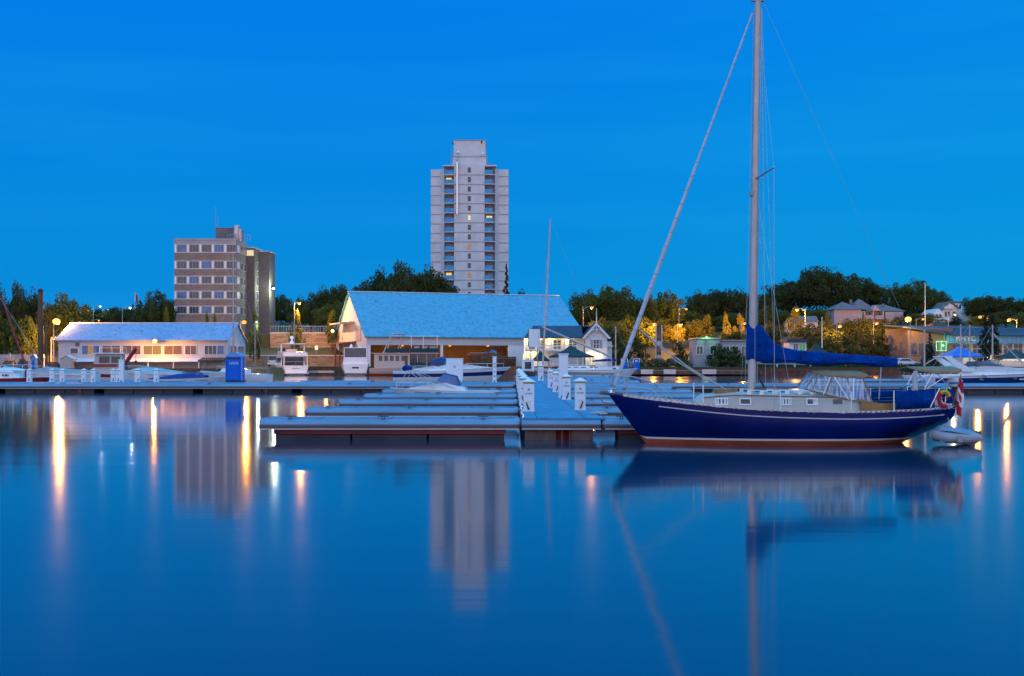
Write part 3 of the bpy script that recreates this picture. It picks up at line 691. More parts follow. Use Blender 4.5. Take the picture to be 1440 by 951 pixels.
# mast, furled jib, rigging
mtop = Vector((7.33 - BX, 0, 13.15)); mbot = Vector((7.14 - BX, 0, 1.45))
mb = MB()
rings = []
for k in range(13):
    t = k / 12; c = mbot.lerp(mtop, t); rx, ry = .125 - .02 * t, .085
    rings.append([(c.x + rx * math.cos(a), ry * math.sin(a), c.z) for a in [2 * math.pi * q / 12 for q in range(12)]])
mb.loft(rings, 0, smooth=True); mb.build('mast', M['mast'], sb)
mb = MB(); mb.tube([mbot + Vector((.118, 0, 1.6)), mtop + Vector((.098, 0, -.2))], .018, 6); mb.build('mast_track', M['gel'], sb)
mb = MB(); mb.box(mtop.x - .2, -.05, 13.15, mtop.x + .18, .05, 13.2); mb.tube([(mtop.x - .15, 0, 13.2), (mtop.x - .15, 0, 13.34)], .04, 8); mb.tube([(mtop.x + .1, 0, 13.2), (mtop.x + .42, 0, 13.22)], .012, 5)
mb.tube([(mtop.x + .05, .02, 13.2), (mtop.x + .05, .02, 13.75)], .012, 5); mb.build('masthead', M['grey'], sb)
sp_z = WZ(252, 33.9); sc = mbot.lerp(mtop, (sp_z - mbot.z) / (mtop.z - mbot.z))
sproot = []
for side in (-1, 1):
    tip = sc + Vector((.33, side * 1.0, .18)); sproot.append(tip)
    mb = MB(); mb.tube([sc, tip], .04, 8, r2=.025); mb.ball(tip, .035); mb.build('spreader', M['alu'], sb)
mb = MB(); mb.box(sc.x - .16, -.1, sc.z - .5, sc.x - .08, .1, sc.z - .38); mb.build('steaming_light', M['grey'], sb)
fs0 = Vector((3.02 - BX, 0, 1.62)); fs1 = Vector((7.16 - BX, 0, 12.8))
mb = MB(); rings = []
for k in range(25):
    t = k / 24; c = fs0.lerp(fs1, t); r_ = .84 * (.055 + .028 * math.sin(math.pi * min(1, t * 1.6)) ** .7) * (1 - .45 * t) + .004 * math.sin(k * 2.4)
    rings.append([c + Vector((math.cos(a) * r_, math.sin(a) * r_, math.cos(a) * -r_ * .4)) for a in [2 * math.pi * q / 8 for q in range(8)]])
mb.loft(rings, 0, smooth=True); mb.build('furled_jib', M['furl'], sb)
mb = MB(); mb.lathe([(.09, 0), (.11, .02), (.09, .05), (.09, .1), (.11, .12), (.09, .14)], (0, 0), 10); mb.build('furling_drum', M['steel'], sb, loc=(2.97 - BX, 0, 1.48))
mb = MB()
clew = Vector((WX(912, 33.9) - BX - .42, 0, WZ(458, 33.9)))
for dy, pe in ((-.03, (1029, 553)), (.05, (996, 536))):
    e = W(pe[0], pe[1], 33.9 + dy * 8); e.x -= BX; e.y = dy * 8
    mid = clew.lerp(e, .55) + Vector((0, 0, -.12)); mb.tube([clew, mid, e], .017, 5)
mb.build('jib_sheet', M['rope'], sb)
def stay(a, b_, r_=.008, name='stay', m_='wire'):
    mb = MB(); mb.tube([a, b_], r_, 5); return mb.build(name, M[m_], sb)
stay((mtop.x + .15, 0, 13.17), (12.75 - BX, 0, 1.3), .005)
for side in (-1, 1):
    ch = lambda x: (x - BX, side * hb(x, interp(sheer, x)) * .97, interp(sheer, x))
    tip = sproot[0 if side < 0 else 1]
    stay(tip, ch(7.55), .009, 'shroud'); stay(mtop + Vector((0, 0, -.3)), tip, .005, 'shroud')
    stay(sc + Vector((0, 0, -.15)), ch(7.0), .005, 'shroud'); stay(sc + Vector((0, 0, -.15)), ch(8.1), .005, 'shroud')
stay((mtop.x + .11, 0, 12.9), (7.55 - BX, -.02, 1.5), .007, 'halyard', 'rope')
stay((mtop.x + .13, .03, 12.9), (7.85 - BX, .02, 1.5), .005, 'halyard', 'rope')
stay((mtop.x - .12, .03, 12.9), (6.95 - BX, .05, 1.5), .005, 'halyard', 'rope')
mb = MB(); mb.tube([(7.32 - BX, -.1, 2.15), (7.36 - BX, -.14, 1.9), (7.5 - BX, -.13, 1.62)], .035, 6); mb.tube([(7.22 - BX, -.12, 1.62), (7.55 - BX, -.12, 1.62)], .06, 6); mb.build('mast_winch', M['dark'], sb)
# boom and sail cover
b0 = Vector((7.28 - BX, 0, 2.40)); b1 = Vector((WX(1262, 33.9) - BX, 0, 2.38))
mb = MB(); mb.tube([b0, b1], .055, 8); mb.build('boom', M['mast'], sb)
top = [(1050, 455), (1060, 455.5), (1071, 457), (1077, 468), (1084, 477), (1092, 484), (1104, 489), (1122, 492.5), (1150, 495), (1180, 497.5), (1220, 500), (1256, 502.5), (1261, 504)]
bot = [(1050, 507), (1060, 508), (1071, 510.5), (1077, 511), (1084, 511.5), (1092, 512), (1104, 512.5), (1122, 513), (1150, 513.5), (1180, 514), (1220, 514.5), (1256, 515.5), (1261, 514)]
mb = MB(); rings = []
N_ = 64
pxs = [1050 + 211 * (i / N_) for i in range(N_ + 1)]
for kk, px in enumerate(pxs):
    pt, pb = interp(top, px), interp(bot, px); k = (px - 1050) / 17.5
    x = WX(px, 33.9) - BX; zt, zb = WZ(pt, 33.9), WZ(pb, 33.9); h = zt - zb
    wy = .15 - .003 * k
    rg = []
    for q in range(14):
        a = 2 * math.pi * q / 14; rr = 1 + .10 * math.sin(3 * a + k * 1.7) + .06 * math.sin(5 * a + k) + .07 * math.sin(2 * a + kk * .9) * math.sin(kk * .23) + .05 * math.sin(4 * a - kk * 1.3)
        rg.append((x, wy * math.cos(a) * rr * (1.15 if math.sin(a) < 0 else .8), zb + h * (.5 + .5 * math.sin(a)) - .03 * math.sin(k * 1.3) * (math.sin(a) < -.5)))
    rings.append(rg)
mb.loft(rings, 0, smooth=True); mb.build('sail_cover', M['canvas'], sb)
for px in (1098, 1128, 1158, 1190, 1222, 1248):
    pt, pb = interp(top, px), interp(bot, px); zt, zb = WZ(pt, 33.9), WZ(pb, 33.9); x = WX(px, 33.9) - BX; hh = (zt - zb) / 2 + .012; zc = (zt + zb) / 2
    mb = MB(); mb.tube([(x + .01 * math.sin(a * 2), .172 * math.cos(a), zc + hh * math.sin(a)) for a in [2 * math.pi * q / 16 for q in range(17)]], .008, 5); mb.build('sail_tie', M['navystripe'], sb)
mb = MB(); mb.tube([(11.0 - BX, 0, 2.3), (10.95 - BX, .05, 1.3)], .02, 5); mb.build('mainsheet', M['rope'], sb)
# bow pulpit, stanchions, lifelines
mb = MB()
for side in (-1, 1):
    y = side * hb(3.1, 1.43); x2 = 4.75; y2 = side * hb(x2, interp(sheer, x2)) * .95
    mb.tube([(3.0 - BX, side * .1, 1.45), (3.0 - BX, side * .2, 2.0), (3.55 - BX, side * .36, 1.98), (4.2 - BX, side * .57, 1.80), (4.55 - BX, side * .68, 1.5), (x2 - BX, y2, interp(sheer, x2))], .014, 6)
    mb.tube([(3.45 - BX, side * .30, 1.38), (3.35 - BX, side * .32, 1.98)], .012, 6)
    mb.tube([(3.0 - BX, side * .14, 1.72), (4.1 - BX, side * .5, 1.62), (4.4 - BX, side * .62, 1.28)], .013, 6)
mb.tube([(3.0 - BX, -.2, 2.0), (2.93 - BX, 0, 2.02), (3.0 - BX, .2, 2.0)], .019, 6)
mb.build('bow_pulpit', M['alu'], sb)
stn = [5.55, 7.72, 9.75, 11.02]
heights = .62
for side in (-1, 1):
    prev = (4.55 - BX, side * .68, 1.75); prev2 = (4.4 - BX, side * .62, 1.5)
    for x in stn + [12.2]:
        z = interp(sheer, x); y = side * hb(x, z) * .955
        if x < 12:
            mb = MB(); mb.tube([(x - BX, y, z), (x - BX, y, z + heights)], .02, 6); mb.build('stanchion', M['gel'], sb)
        cur = (x - BX, y, z + heights - .01); cur2 = (x - BX, y, z + .32)
        stay(prev, cur, .005, 'lifeline'); stay(prev2, cur2, .004, 'lifeline'); prev, prev2 = cur, cur2
# cockpit coaming, weather cloths
for side in (-1, 1):
    mb = MB(); rows = []
    for x, h in ((10.12, .40), (10.35, .34), (10.7, .26), (11.05, .2), (12.0, .16)):
        z = zd(x); y = side * (hb(x, z) - .28); rows.append([(x - BX, y, z), (x - BX, y - side * .03, z + h), (x - BX, y - side * .08, z + h), (x - BX, y - side * .1, z)])
    mb.loft(rows, 0); mb.build('coaming', M['teak'], sb)
    mb = MB(); rows = []
    n = 40; xa, xb = 11.08, 12.28
    if side > 0: xa = 10.3
    for i in range(n + 1):
        x = xa + (xb - xa) * i / n; z = interp(sheer, x); y = side * (hb(x, z) * .965 + .012 * math.sin(i * 1.15) + .008 * math.sin(i * 2.7 + 1))
        zt = z + .60 - .02 * abs(math.sin(i * .78)); rows.append([(x - BX, y, z + .05), (x - BX, y + side * .012 * math.sin(i * 1.15 + .4), z + .3), (x - BX, y, zt)])
    mb.loft(rows, 0, closed=False, smooth=True); o = mb.build('weather_cloth', M['canvas'], sb); s_ = o.modifiers.new('thick', 'SOLIDIFY'); s_.thickness = .008
mb = MB(); mb.lathe([(.05, .8), (.05, 1.35), (.09, 1.42), (.07, 1.55)], (11.7 - BX, 0), 8); mb.build('binnacle', M['gel'], sb)
mb = MB(); pts = [(11.82 - BX, .42 * math.cos(a), 1.3 + .42 * math.sin(a)) for a in [2 * math.pi * k / 20 for k in range(21)]]; mb.tube(pts, .016, 6)
for k in range(5): mb.tube([(11.8 - BX, 0, 1.3), pts[k * 4]], .01, 5)
mb.build('steering_wheel', M['steel'], sb)
# dodger
def Lp(px, py, Y): v = W(px, py, Y); return Vector((v.x - BX, v.y - BY, v.z))
YN, YF = 33.9 - .78, 33.9 + .78
def hoop(pts_near, n=9):
    """mirror a near-side polyline (x,y,z) into a hoop with a crown"""
    far = [(x, -y, z) for x, y, z in pts_near][::-1]; return pts_near + far
fr = [Lp(1170, 530, YN), Lp(1147, 522.5, YN + .1)]
d_x0, d_x1 = Lp(1147, 0, 33.2).x, Lp(1219, 0, 33.2).x
h1b = Lp(1133, 546, 33.5); base_f = [Lp(1133, 546, 33.25), Lp(1161, 556, YN)]
tz = lambda py, Y: WZ(py, Y)
# canvas top: three hoops
def top_ring(x, zs_, zc, hw): return [(x, -hw, zs_), (x, -hw * .92, zs_ + (zc - zs_) * .55), (x, -hw * .6, zc - .02), (x, 0, zc + .03), (x, hw * .6, zc - .02), (x, hw * .92, zs_ + (zc - zs_) * .55), (x, hw, zs_)]
R0 = top_ring(WX(1150, 33.2) - BX, 2.06, 2.12, .52); R1 = top_ring(WX(1170, 33.15) - BX, 1.975, 2.13, .76); R2 = top_ring(WX(1214, 33.1) - BX, 1.92, 2.12, .80); R3 = top_ring(WX(1221, 33.1) - BX, 1.99, 2.11, .80)
mb = MB(); mb.loft([R0, R1, R2, R3], 0, closed=False, smooth=True); dod = mb.build('dodger', M['tan'], sb); s_ = dod.modifiers.new('thick', 'SOLIDIFY'); s_.thickness = .025
B0 = [Vector((WX(1133, 33.4) - BX, -.5, 1.62)), Vector((WX(1133, 33.4) - BX, .5, 1.62))]
nA = Vector((WX(1161, 33.1) - BX, -.80, 1.46)); fA = Vector((nA.x, .80, 1.46))
nB = Vector((WX(1226, 33.1) - BX, -.86, 1.22)); fB = Vector((nB.x, .86, 1.22)); nM = Vector((WX(1199, 33.1) - BX, -.83, 1.30)); fM = Vector((nM.x, .83, 1.30))
v = lambda p: Vector(p)
mb = MB(); mb.quad(B0[0], B0[1], v(R0[5]), v(R0[1])); mb.quad(B0[0], nA, v(R1[0]), v(R0[1])); mb.quad(B0[1], fA, v(R1[6]), v(R0[5]))
mb.quad(nA, nM, v(R2[0]).lerp(v(R1[0]), .3), v(R1[0])); mb.quad(nM, nB, v(R2[0]), v(R2[0]).lerp(v(R1[0]), .3))
mb.quad(fA, fB, v(R2[6]), v(R1[6]))
mb.build('clear_panel', M['clear'], dod, fix=False)
for a, b_ in ((B0[0], v(R0[1])), (nA, v(R1[0])), (nB, v(R2[0])), (nA, nM), (nM, nB), (B0[0], nA), (B0[1], v(R0[5])), (fA, v(R1[6])), (fB, v(R2[6]))): mb = MB(); mb.tube([a, b_], .022, 5); mb.build('binding', M['tan'], dod)
mb = MB(); q = v(R2[0]).lerp(v(R1[0]), .3)
mb.tube([q, nM], .03, 5); mb.tube([v(R1[0]) + Vector((.06, 0, 0)), nM - Vector((.12, 0, 0))], .022, 5); mb.tube([nA + Vector((-.06, .02, 0)), v(R1[0]) - Vector((.05, 0, 0))], .02, 5); mb.build('zip_flap', M['gel'], dod)
mb = MB(); mb.box(nM.x - .28, -.3, 1.32, nB.x - .1, .3, 1.62); mb.build('companionway_cover', M['tentblue'], sb, bevel=.08)
mb = MB(); mb.box(WX(1128, 33.4) - BX - .22, -.45, 1.46, WX(1136, 33.4) - BX, .45, 1.60); mb.build('dodger_breakwater', M['gel'], sb, bevel=.05)
# bimini folded over the stern
mb = MB(); xa, xb = WX(1284, 33.3) - BX, WX(1349, 33.3) - BX
mb.loft([top_ring(xa, 2.17, 2.25, .75), top_ring(xa + .45, 2.09, 2.25, .8), top_ring(xb - .12, 2.08, 2.25, .8), top_ring(xb, 2.17, 2.25, .78)], 0, closed=False, smooth=True)
bim = mb.build('bimini', M['tan'], sb); s_ = bim.modifiers.new('thick', 'SOLIDIFY'); s_.thickness = .03
for side in (-1, 1):
    mb = MB(); y = side * .78
    mb.tube([(xa + .05, y, 2.15), (WX(1300, 33.2) - BX, y, 1.60)], .015, 5); mb.tube([(xa + .5, y, 2.1), (WX(1298, 33.2) - BX, y, 1.60)], .015, 5); mb.tube([(xb - .3, y, 2.1), (WX(1300, 33.2) - BX, y, 1.62)], .013, 5); mb.tube([(xa + .62, y, 2.1), (WX(1335, 33.2) - BX, y, 1.62)], .013, 5)
    mb.build('bimini_pole', M['steel'], bim)
mb = MB(); mb.loft([[(xa + .02 + .10 * math.cos(a) * s_, .1 * math.sin(a) - .72, z) for a in [2 * math.pi * k / 8 for k in range(8)]] for z, s_ in ((2.15, .4), (1.95, .7), (1.7, .8), (1.5, .9))], 0, smooth=True)
mb.build('rolled_curtain', M['lip'], bim)
# stern pulpit
mb = MB()
for side in (-1, 1):
    ya, yb = side * hb(12.2, 1.02) * .955, side * .55
    xr = WX(1338, 33.2) - BX
    mb.tube([(12.12 - BX, ya, 1.02), (12.42 - BX, ya, 1.64), (xr, yb, 1.66), (xr + .0, yb, 1.08)], .02, 6); mb.tube([(12.28 - BX, ya, 1.36), (xr, yb, 1.36)], .014, 6)
    mb.tube([(12.62 - BX, (ya + yb) / 2, 1.05), (12.68 - BX, (ya + yb) / 2, 1.64)], .016, 6)
mb.tube([(xr, -.55, 1.66), (xr, .55, 1.66)], .02, 6); mb.tube([(xr, -.55, 1.36), (xr, .55, 1.36)], .014, 6)
mb.build('stern_pulpit', M['steel'], sb)
mb = MB(); x = 12.5 - BX
for k in range(7): x = 12.30 - BX + k * .035; mb.quad((x, -hb(12.5, .86) - .007, .86), (x + .025, -hb(12.5, .86) - .007, .862), (x + .03, -hb(12.5, .86) - .006, .90), (x + .008, -hb(12.5, .86) - .006, .898))
mb.build('hull_lettering', M['gel'], sb, fix=False)
# things hung at the stern
t = thing('horseshoe_buoy', 'red and yellow horseshoe lifebuoy hung on the stern rail of the blue sailboat', 'lifebuoy', (WX(1326, 33.15), 33.05, 1.34))
for i, (m_, a0, a1) in enumerate((('yellow', 20, 130), ('flagred', 130, 250))):
    mb = MB(); mb.tube([(.18 * math.cos(R(a)), 0, .25 * math.sin(R(a))) for a in np.linspace(a0, a1, 9)], .075, 8); mb.build('foam_section', M[m_], t)
mb = MB(); mb.tube([(.18 * math.cos(R(a)), 0, .25 * math.sin(R(a))) for a in np.linspace(250, 300, 5)], .075, 8); mb.build('foam_section', M['flagred'], t)
t.scale = (.85, .85, .85)
t = thing('life_jacket_bag', 'dark blue bag hung inside the stern rail of the blue sailboat', 'bag', (WX(1334, 33.3), 33.35, 1.42))
mb = MB(); mb.loft([[(rx * math.cos(a), .12 * math.sin(a), z) for a in [2 * math.pi * k / 10 for k in range(10)]] for z, rx in ((-.22, .1), (-.12, .18), (.1, .17), (.2, .08))], smooth=True); mb.build('bag_body', M['canvas'], t)
mb = MB(); mb.tube([(-.1, -.125, -.15), (0, -.14, .1), (.1, -.125, -.1)], .02, 5); mb.build('bag_strap', M['flagred'], t)
t = thing('stern_flag', 'red and white maple leaf flag drooping from a slanted staff at the sailboat stern', 'flag', (WX(1340, 33.3), 33.3, 1.1))
mb = MB(); mb.tube([(-.02, 0, .0), (.24, 0, .95)], .016, 6); mb.build('staff', M['teak'], t)
mb = MB(); rows = []
for i in range(19):
    u = i / 18; rows.append([(.17 + .042 * j + .02 * math.sin(u * 9 + j) - .10 * u, .05 * math.sin(j * 2.1 + u * 4), .86 - .94 * u - .06 * j + .03 * math.sin(j * 2)) for j in range(5)])
vs = [p for r_ in rows for p in r_]
mb.add(vs, [(i * 5 + j, i * 5 + j + 1, (i + 1) * 5 + j + 1, (i + 1) * 5 + j) for i in range(18) for j in range(4)], 0, True)
mb.m = [(1 if (5 <= i < 13) and not ((7 <= i < 11) and j in (1, 2)) else 0) for i in range(18) for j in range(4)]
o = mb.build('cloth', [M['flagred'], M['gel']], t); o.modifiers.new('thick', 'SOLIDIFY').thickness = .006
t = thing('rail_outboard_motor', 'small white outboard motor clamped upright on the sailboat stern rail', 'outboard motor', (WX(1345, 33.6), 33.75, 1.68))
mb = MB(); mb.loft([[(rx * math.cos(a), .14 * math.sin(a), z) for a in [2 * math.pi * k / 10 for k in range(10)]] for z, rx in ((.0, .14), (.06, .24), (.18, .25), (.26, .12))], smooth=True); mb.build('cowling', M['gel'], t)
mb = MB(); mb.box(-.06, -.05, -.55, .05, .05, .0); mb.box(-.1, -.04, -.62, .12, .04, -.56); mb.build('shaft', M['dark'], t)
mb = MB(); mb.box(-.2, -.135, .08, .2, -.12, .14); mb.build('decal', M['tentblue'], t)
# dinghy astern
M['pvc'] = mat('pale_grey_pvc', (.33, .33, .36), .5, var=.1)
M['dinghycover'] = mat('pale_blue_dinghy_cover', (.20, .33, .45), .7)
t = thing('inflatable_dinghy', 'small white inflatable dinghy with a blue cover tied astern of the blue sailboat', 'dinghy', (WX(1346, 33.0), 33.2, 0))
for side in (-1, 1):
    mb = MB(); mb.tube([(.68, side * .38, .27), (.3, side * .42, .25), (-.45, side * .36, .28), (-.72, side * .12, .34), (-.78, 0, .36)], .20, 10); mb.ball((.70, side * .38, .27), .19); mb.build('tube', M['pvc'], t)
mb = MB(); mb.prism([(-.7, .12), (.66, .0), (.66, .12), (-.7, .2)], -.36, .36); mb.build('floor', M['grey'], t)
mb = MB(); rings = []
for x, h, w_ in ((-.86, .50, .12), (-.62, .66, .34), (-.2, .62, .5), (.3, .54, .55), (.72, .47, .5)): rings.append([(x, -w_, h - .12), (x, -w_ * .6, h), (x, 0, h + .05), (x, w_ * .6, h), (x, w_, h - .12)])
mb.loft(rings, 0, closed=False, smooth=True); o = mb.build('cover', M['dinghycover'], t); o.modifiers.new('thick', 'SOLIDIFY').thickness = .02
mb = MB(); mb.box(-.14, -.63, .13, .06, -.60, .36); mb.build('patch', M['grey'], t)
mb = MB()
for k in range(4): mb.box(.16 + k * .07, -.605, .26, .20 + k * .07, -.59, .32)
mb.build('lettering', M['grey'], t)
mb = MB(); mb.box(.86, -.1, .12, 1.0, .1, .5); mb.build('transom_bracket', M['black'], t)
mb = MB(); mb.tube([(12.75, 33.5, 1.0), (12.8, 33.2, .55), (13.0, 33.15, .4)], .012, 5); t.scale = (.74, .8, .80)
tag(mb.build('painter_rope', M['rope']), 'thin rope tying the dinghy to the sailboat stern', 'rope')
# ------------------------------------------------------------------ other boats
def hull(t, L, B, fb, fs, mt, stripe=None, bottom=None, name='hull', flare=.9, nst=18, z_str=(.55, .8)):
    """bow at +x; stripe is painted between two height fractions"""
    def hbm(s): return B / 2 * (.86 + .14 * min(1, s / .4)) if s < .4 else B / 2 * (1 - ((s - .4) / .6) ** 2.3) + .02
    def zsh(s): return fs + (fb - fs) * s ** 1.8
    fr = [1, z_str[1], z_str[0], .25, .04]; ww = [1, .97, .93, .84, .74]
    rows = []
    for i in range(nst + 1):
        s = i / nst; rk = L * .16 * s ** 5; h = hbm(s); zs = zsh(s)
        r_ = []
        for f_, w_ in zip(fr, ww): r_.append((L * (s - .5) - rk * (1 - f_), h * (w_ - (1 - f_) * .35 * s ** 2), zs * f_))
        r_.append((L * (s - .5) - rk, h * .45 * (1 - s ** 2), -.25))
        rows.append(r_)
    mb = MB(); n = 6
    for side in (-1, 1):
        vs = [(x, side * y, z) for r_ in rows for x, y, z in r_]
        for k in range(n - 1):
            mi = 0
            if k == 1 and stripe is not None: mi = 1
            if k >= 3 and bottom is not None: mi = 2
            mb.add(vs, [(i * n + k, i * n + k + 1, (i + 1) * n + k + 1, (i + 1) * n + k) for i in range(nst)], mi, True)
    tr = [(x, -y, z) for x, y, z in rows[0]] + [(x, y, z) for x, y, z in rows[0]][::-1]
    mb.add(tr, [tuple(range(len(tr)))], 0)
    o = mb.build(name, [mt, stripe or mt, bottom or mt], t)
    mb = MB(); mb.loft([[(r_[0][0], -r_[0][1] * .985, r_[0][2] - .03), (r_[0][0], 0, r_[0][2] + .03), (r_[0][0], r_[0][1] * .985, r_[0][2] - .03)] for r_ in rows], 0, closed=False, smooth=True)
    mb.build('deck', M['gel'], t)
    return zsh, hbm
def cabin(t, name, poly, hw, taper, mt, nose=0.0):
    """extrude a side profile (x,z) over the beam; sides lean in with height, front narrows by nose"""
    z0 = min(z for _, z in poly); x0 = min(x for x, _ in poly); x1 = max(x for x, _ in poly)
    wv = lambda x, z: max(.05, hw - taper * (z - z0) - nose * max(0, (x - (x0 + x1) / 2)) / max(.1, (x1 - x0) / 2))
    n = len(poly); mb = MB()
    vs = [(x, -wv(x, z), z) for x, z in poly] + [(x, wv(x, z), z) for x, z in poly]
    mb.add(vs, [tuple(range(n)), tuple(range(2 * n - 1, n - 1, -1))] + [(i, i + n, (i + 1) % n + n, (i + 1) % n) for i in range(n)])
    return mb.build(name, mt, t), wv
def side_glass(t, polys, wv, mt=None, name='window', both=True):
    for p in polys:
        for side in ((-1, 1) if both else (-1,)):
            mb = MB(); mb.add([(x, side * (wv(x, z) + .012), z) for x, z in p], [tuple(range(len(p)))]); mb.build(name, mt or M['glassdark'], t, fix=False)
def rail(t, pts, h, posts=True, name='rail', r=.02, mt=None):
    mb = MB(); mb.tube([(x, y, z + h) for x, y, z in pts], r, 5)
    for x, y, z in pts: mb.tube([(x, y, z), (x, y, z + h)], r * .8, 5)
    return mb.build(name, mt or M['steel'], t)

# flybridge yacht seen over its stern quarter
def flybridge(label, px, Y, rz, L=11.5, B=4.4):
    t = thing('motor_yacht', label, 'motor yacht', (WX(px, Y), Y, 0), rz)
    hull(t, L, B, 2.0, 1.5, M['gel'])
    mb = MB(); mb.box(-L / 2 - .75, -B * .42, .28, -L / 2 - .02, B * .42, .42); mb.build('swim_platform', M['gel'], t)
    _, wv = cabin(t, 'cabin', [(-3.2, 1.4), (3.6, 1.6), (2.0, 2.9), (-3.2, 2.95)], B * .43, .12, M['gel'], .4)
    side_glass(t, [[(-2.9, 2.0), (1.9, 2.05), (1.5, 2.7), (-2.9, 2.7)]], wv)
    mb = MB(); mb.box(-5.6, -B * .42, 2.9, -3.15, B * .42, 3.05); mb.build('aft_deck_roof', M['gel'], t)
    mb = MB(); mb.box(-3.23, -B * .38, 1.5, -3.21, B * .38, 2.75); mb.build('saloon_door', M['glassdark'], t)
    for sy in (-1, 1):
        mb = MB(); mb.prism([(-5.6, 1.4), (-5.1, 1.4), (-4.9, 2.9), (-5.6, 2.9)], sy * B * .40 - .05, sy * B * .40 + .05); mb.build('aft_pillar', M['gel'], t)
    _, wv = cabin(t, 'flybridge', [(-5.4, 3.06), (1.4, 3.06), (1.0, 3.75), (-3.0, 3.6), (-5.4, 3.5)], B * .42, .1, M['gel'], .3)
    mb = MB(); mb.slab((1.0, -1.3, 3.75), (1.0, 1.3, 3.75), (.6, 1.25, 4.15), (.6, -1.25, 4.15), .03); mb.build('windscreen', M['glassgrey'], t)
    for sy in (-1, 1):
        mb = MB(); mb.prism([(-3.4, 3.4), (-2.7, 3.4), (-2.9, 4.75), (-3.3, 4.75)], sy * 1.75 - .08, sy * 1.75 + .08); mb.build('arch_leg', M['gel'], t)
    mb = MB(); mb.box(-4.6, -1.85, 4.75, -.4, 1.85, 4.87); mb.build('hardtop', M['gel'], t, bevel=.05)
    for sy in (-1, 1):
        mb = MB(); mb.tube([(-.6, sy * 1.7, 3.7), (-.6, sy * 1.7, 4.75)], .04, 6); mb.build('pole', M['steel'], t)
    mb = MB(); mb.lathe([(.35, 4.87), (.38, 5.0), (.36, 5.15), (.15, 5.28), (.14, 5.5), (.32, 5.6), (.34, 5.8), (.2, 6.05)], (-2.6, 0), 10); mb.build('radar_dome', M['gel'], t)
    mb = MB(); mb.box(-2.6, -.8, 3.5, -1.6, .8, 4.05); mb.build('seat', M['white'], t)
    mb = MB()
    for k in range(6): mb.box(-L / 2 - .015, -.55 + k * .19, 1.0, -L / 2 - .008, -.43 + k * .19, 1.13)
    mb.build('stern_lettering', M['dark'], t)
    rail(t, [(-5.4, -1.7, 1.5), (-5.4, 0, 1.5), (-5.4, 1.7, 1.5)], .6)
    return t
flybridge('white flybridge motor yacht with a radar dome moored stern-on left of the boathouse', 406, 178, R(100 + 12))
t = thing('motor_yacht', 'white express cruiser with an enclosed canvas helm moored beside the boathouse gable', 'motor yacht', (WX(499, 178), 178, 0), R(99))
L, B = 10.5, 4.4
hull(t, L, B, 1.9, 1.7, M['gel'])
mb = MB(); mb.box(-L / 2 - .6, -B * .4, .25, -L / 2 - .02, B * .4, .4); mb.build('swim_platform', M['grey'], t)
_, wv = cabin(t, 'cabin', [(-4.6, 1.65), (4.0, 1.75), (1.4, 2.7), (-1.0, 2.95), (-4.6, 2.75)], B * .43, .12, M['gel'], .5)
side_glass(t, [[(-.5, 2.1), (2.2, 2.0), (1.2, 2.5), (-.5, 2.6)]], wv)
_, wv = cabin(t, 'helm_enclosure', [(-4.3, 2.76), (-.2, 2.95), (-.9, 4.15), (-4.2, 4.15)], B * .39, .08, M['glassgrey'], .2)
mb = MB(); mb.box(-4.4, -B * .4, 4.16, -.6, B * .4, 4.26); mb.build('hardtop', M['gel'], t)
for sy in (-1, 1):
    for x in (-4.25, -2.4):
        mb = MB(); mb.box(x - .05, sy * B * .385 - .05, 2.76, x + .05, sy * B * .385 + .05, 4.15); mb.build('pillar', M['gel'], t)
mb = MB(); mb.box(-L / 2 - .015, -.5, 1.05, -L / 2 - .006, .5, 1.3); mb.build('stern_lettering', M['dark'], t)
mb = MB(); mb.lathe([(.25, 4.26), (.28, 4.4), (.2, 4.55), (.1, 4.8)], (-2.4, .6), 8); mb.lathe([(.2, 4.26), (.22, 4.42), (.1, 4.5)], (-2.4, -.7), 8); mb.build('radar_dome', M['gel'], t)
# trawler house boat, broadside
t = thing('trawler_yacht', 'cream two-deck trawler yacht with green canvas dodgers in front of the boathouse opening', 'trawler yacht', (WX(574, 174), 174, 0), 0)
L, B = 11.5, 4.0
hull(t, L, B, 1.7, 1.1, M['cream'], bottom=M['antifoul'])
_, wv = cabin(t, 'deckhouse', [(-5.0, 1.1), (.4, 1.2), (.4, 3.3), (-5.0, 3.3)], 1.75, .02, M['cream'])
side_glass(t, [[(-4.3 + k * .85, 2.2), (-3.75 + k * .85, 2.2), (-3.75 + k * .85, 3.0), (-4.3 + k * .85, 3.0)] for k in range(5)], wv)
side_glass(t, [[(-.35, 1.3), (.1, 1.3), (.1, 3.0), (-.35, 3.0)]], wv, M['wood'], 'door')
mb = MB(); mb.box(-5.4, -1.95, 3.31, 4.6, 1.95, 3.42); mb.build('upper_deck', M['cream'], t)
mb = MB(); mb.box(.45, -1.6, 1.25, 4.2, 1.6, 3.3); mb.build('dark_saloon', M['glassdark'], t)
for x in (1.6, 3.0, 4.4):
    mb = MB(); mb.tube([(x, -1.85, 1.2), (x, -1.85, 3.3)], .05, 6); mb.build('post', M['cream'], t)
for x0, x1, z in ((.6, 4.8, 3.5), (-3.2, .4, 3.5), (.6, 2.6, 1.35), (3.2, 4.6, 1.35)):
    mb = MB(); mb.box(x0, -2.0, z, x1, -1.96, z + .62); mb.build('canvas_dodger', M['green_canvas'], t)
for sy in (-1, 1):
    mb = MB(); mb.tube([(-3.6, sy * 1.6, 3.42), (-2.4, sy * 1.4, 6.3), (-.6, sy * 1.4, 6.3), (-1.6, sy * 1.6, 3.42)], .09, 6); mb.build('radar_arch', M['cream'], t)
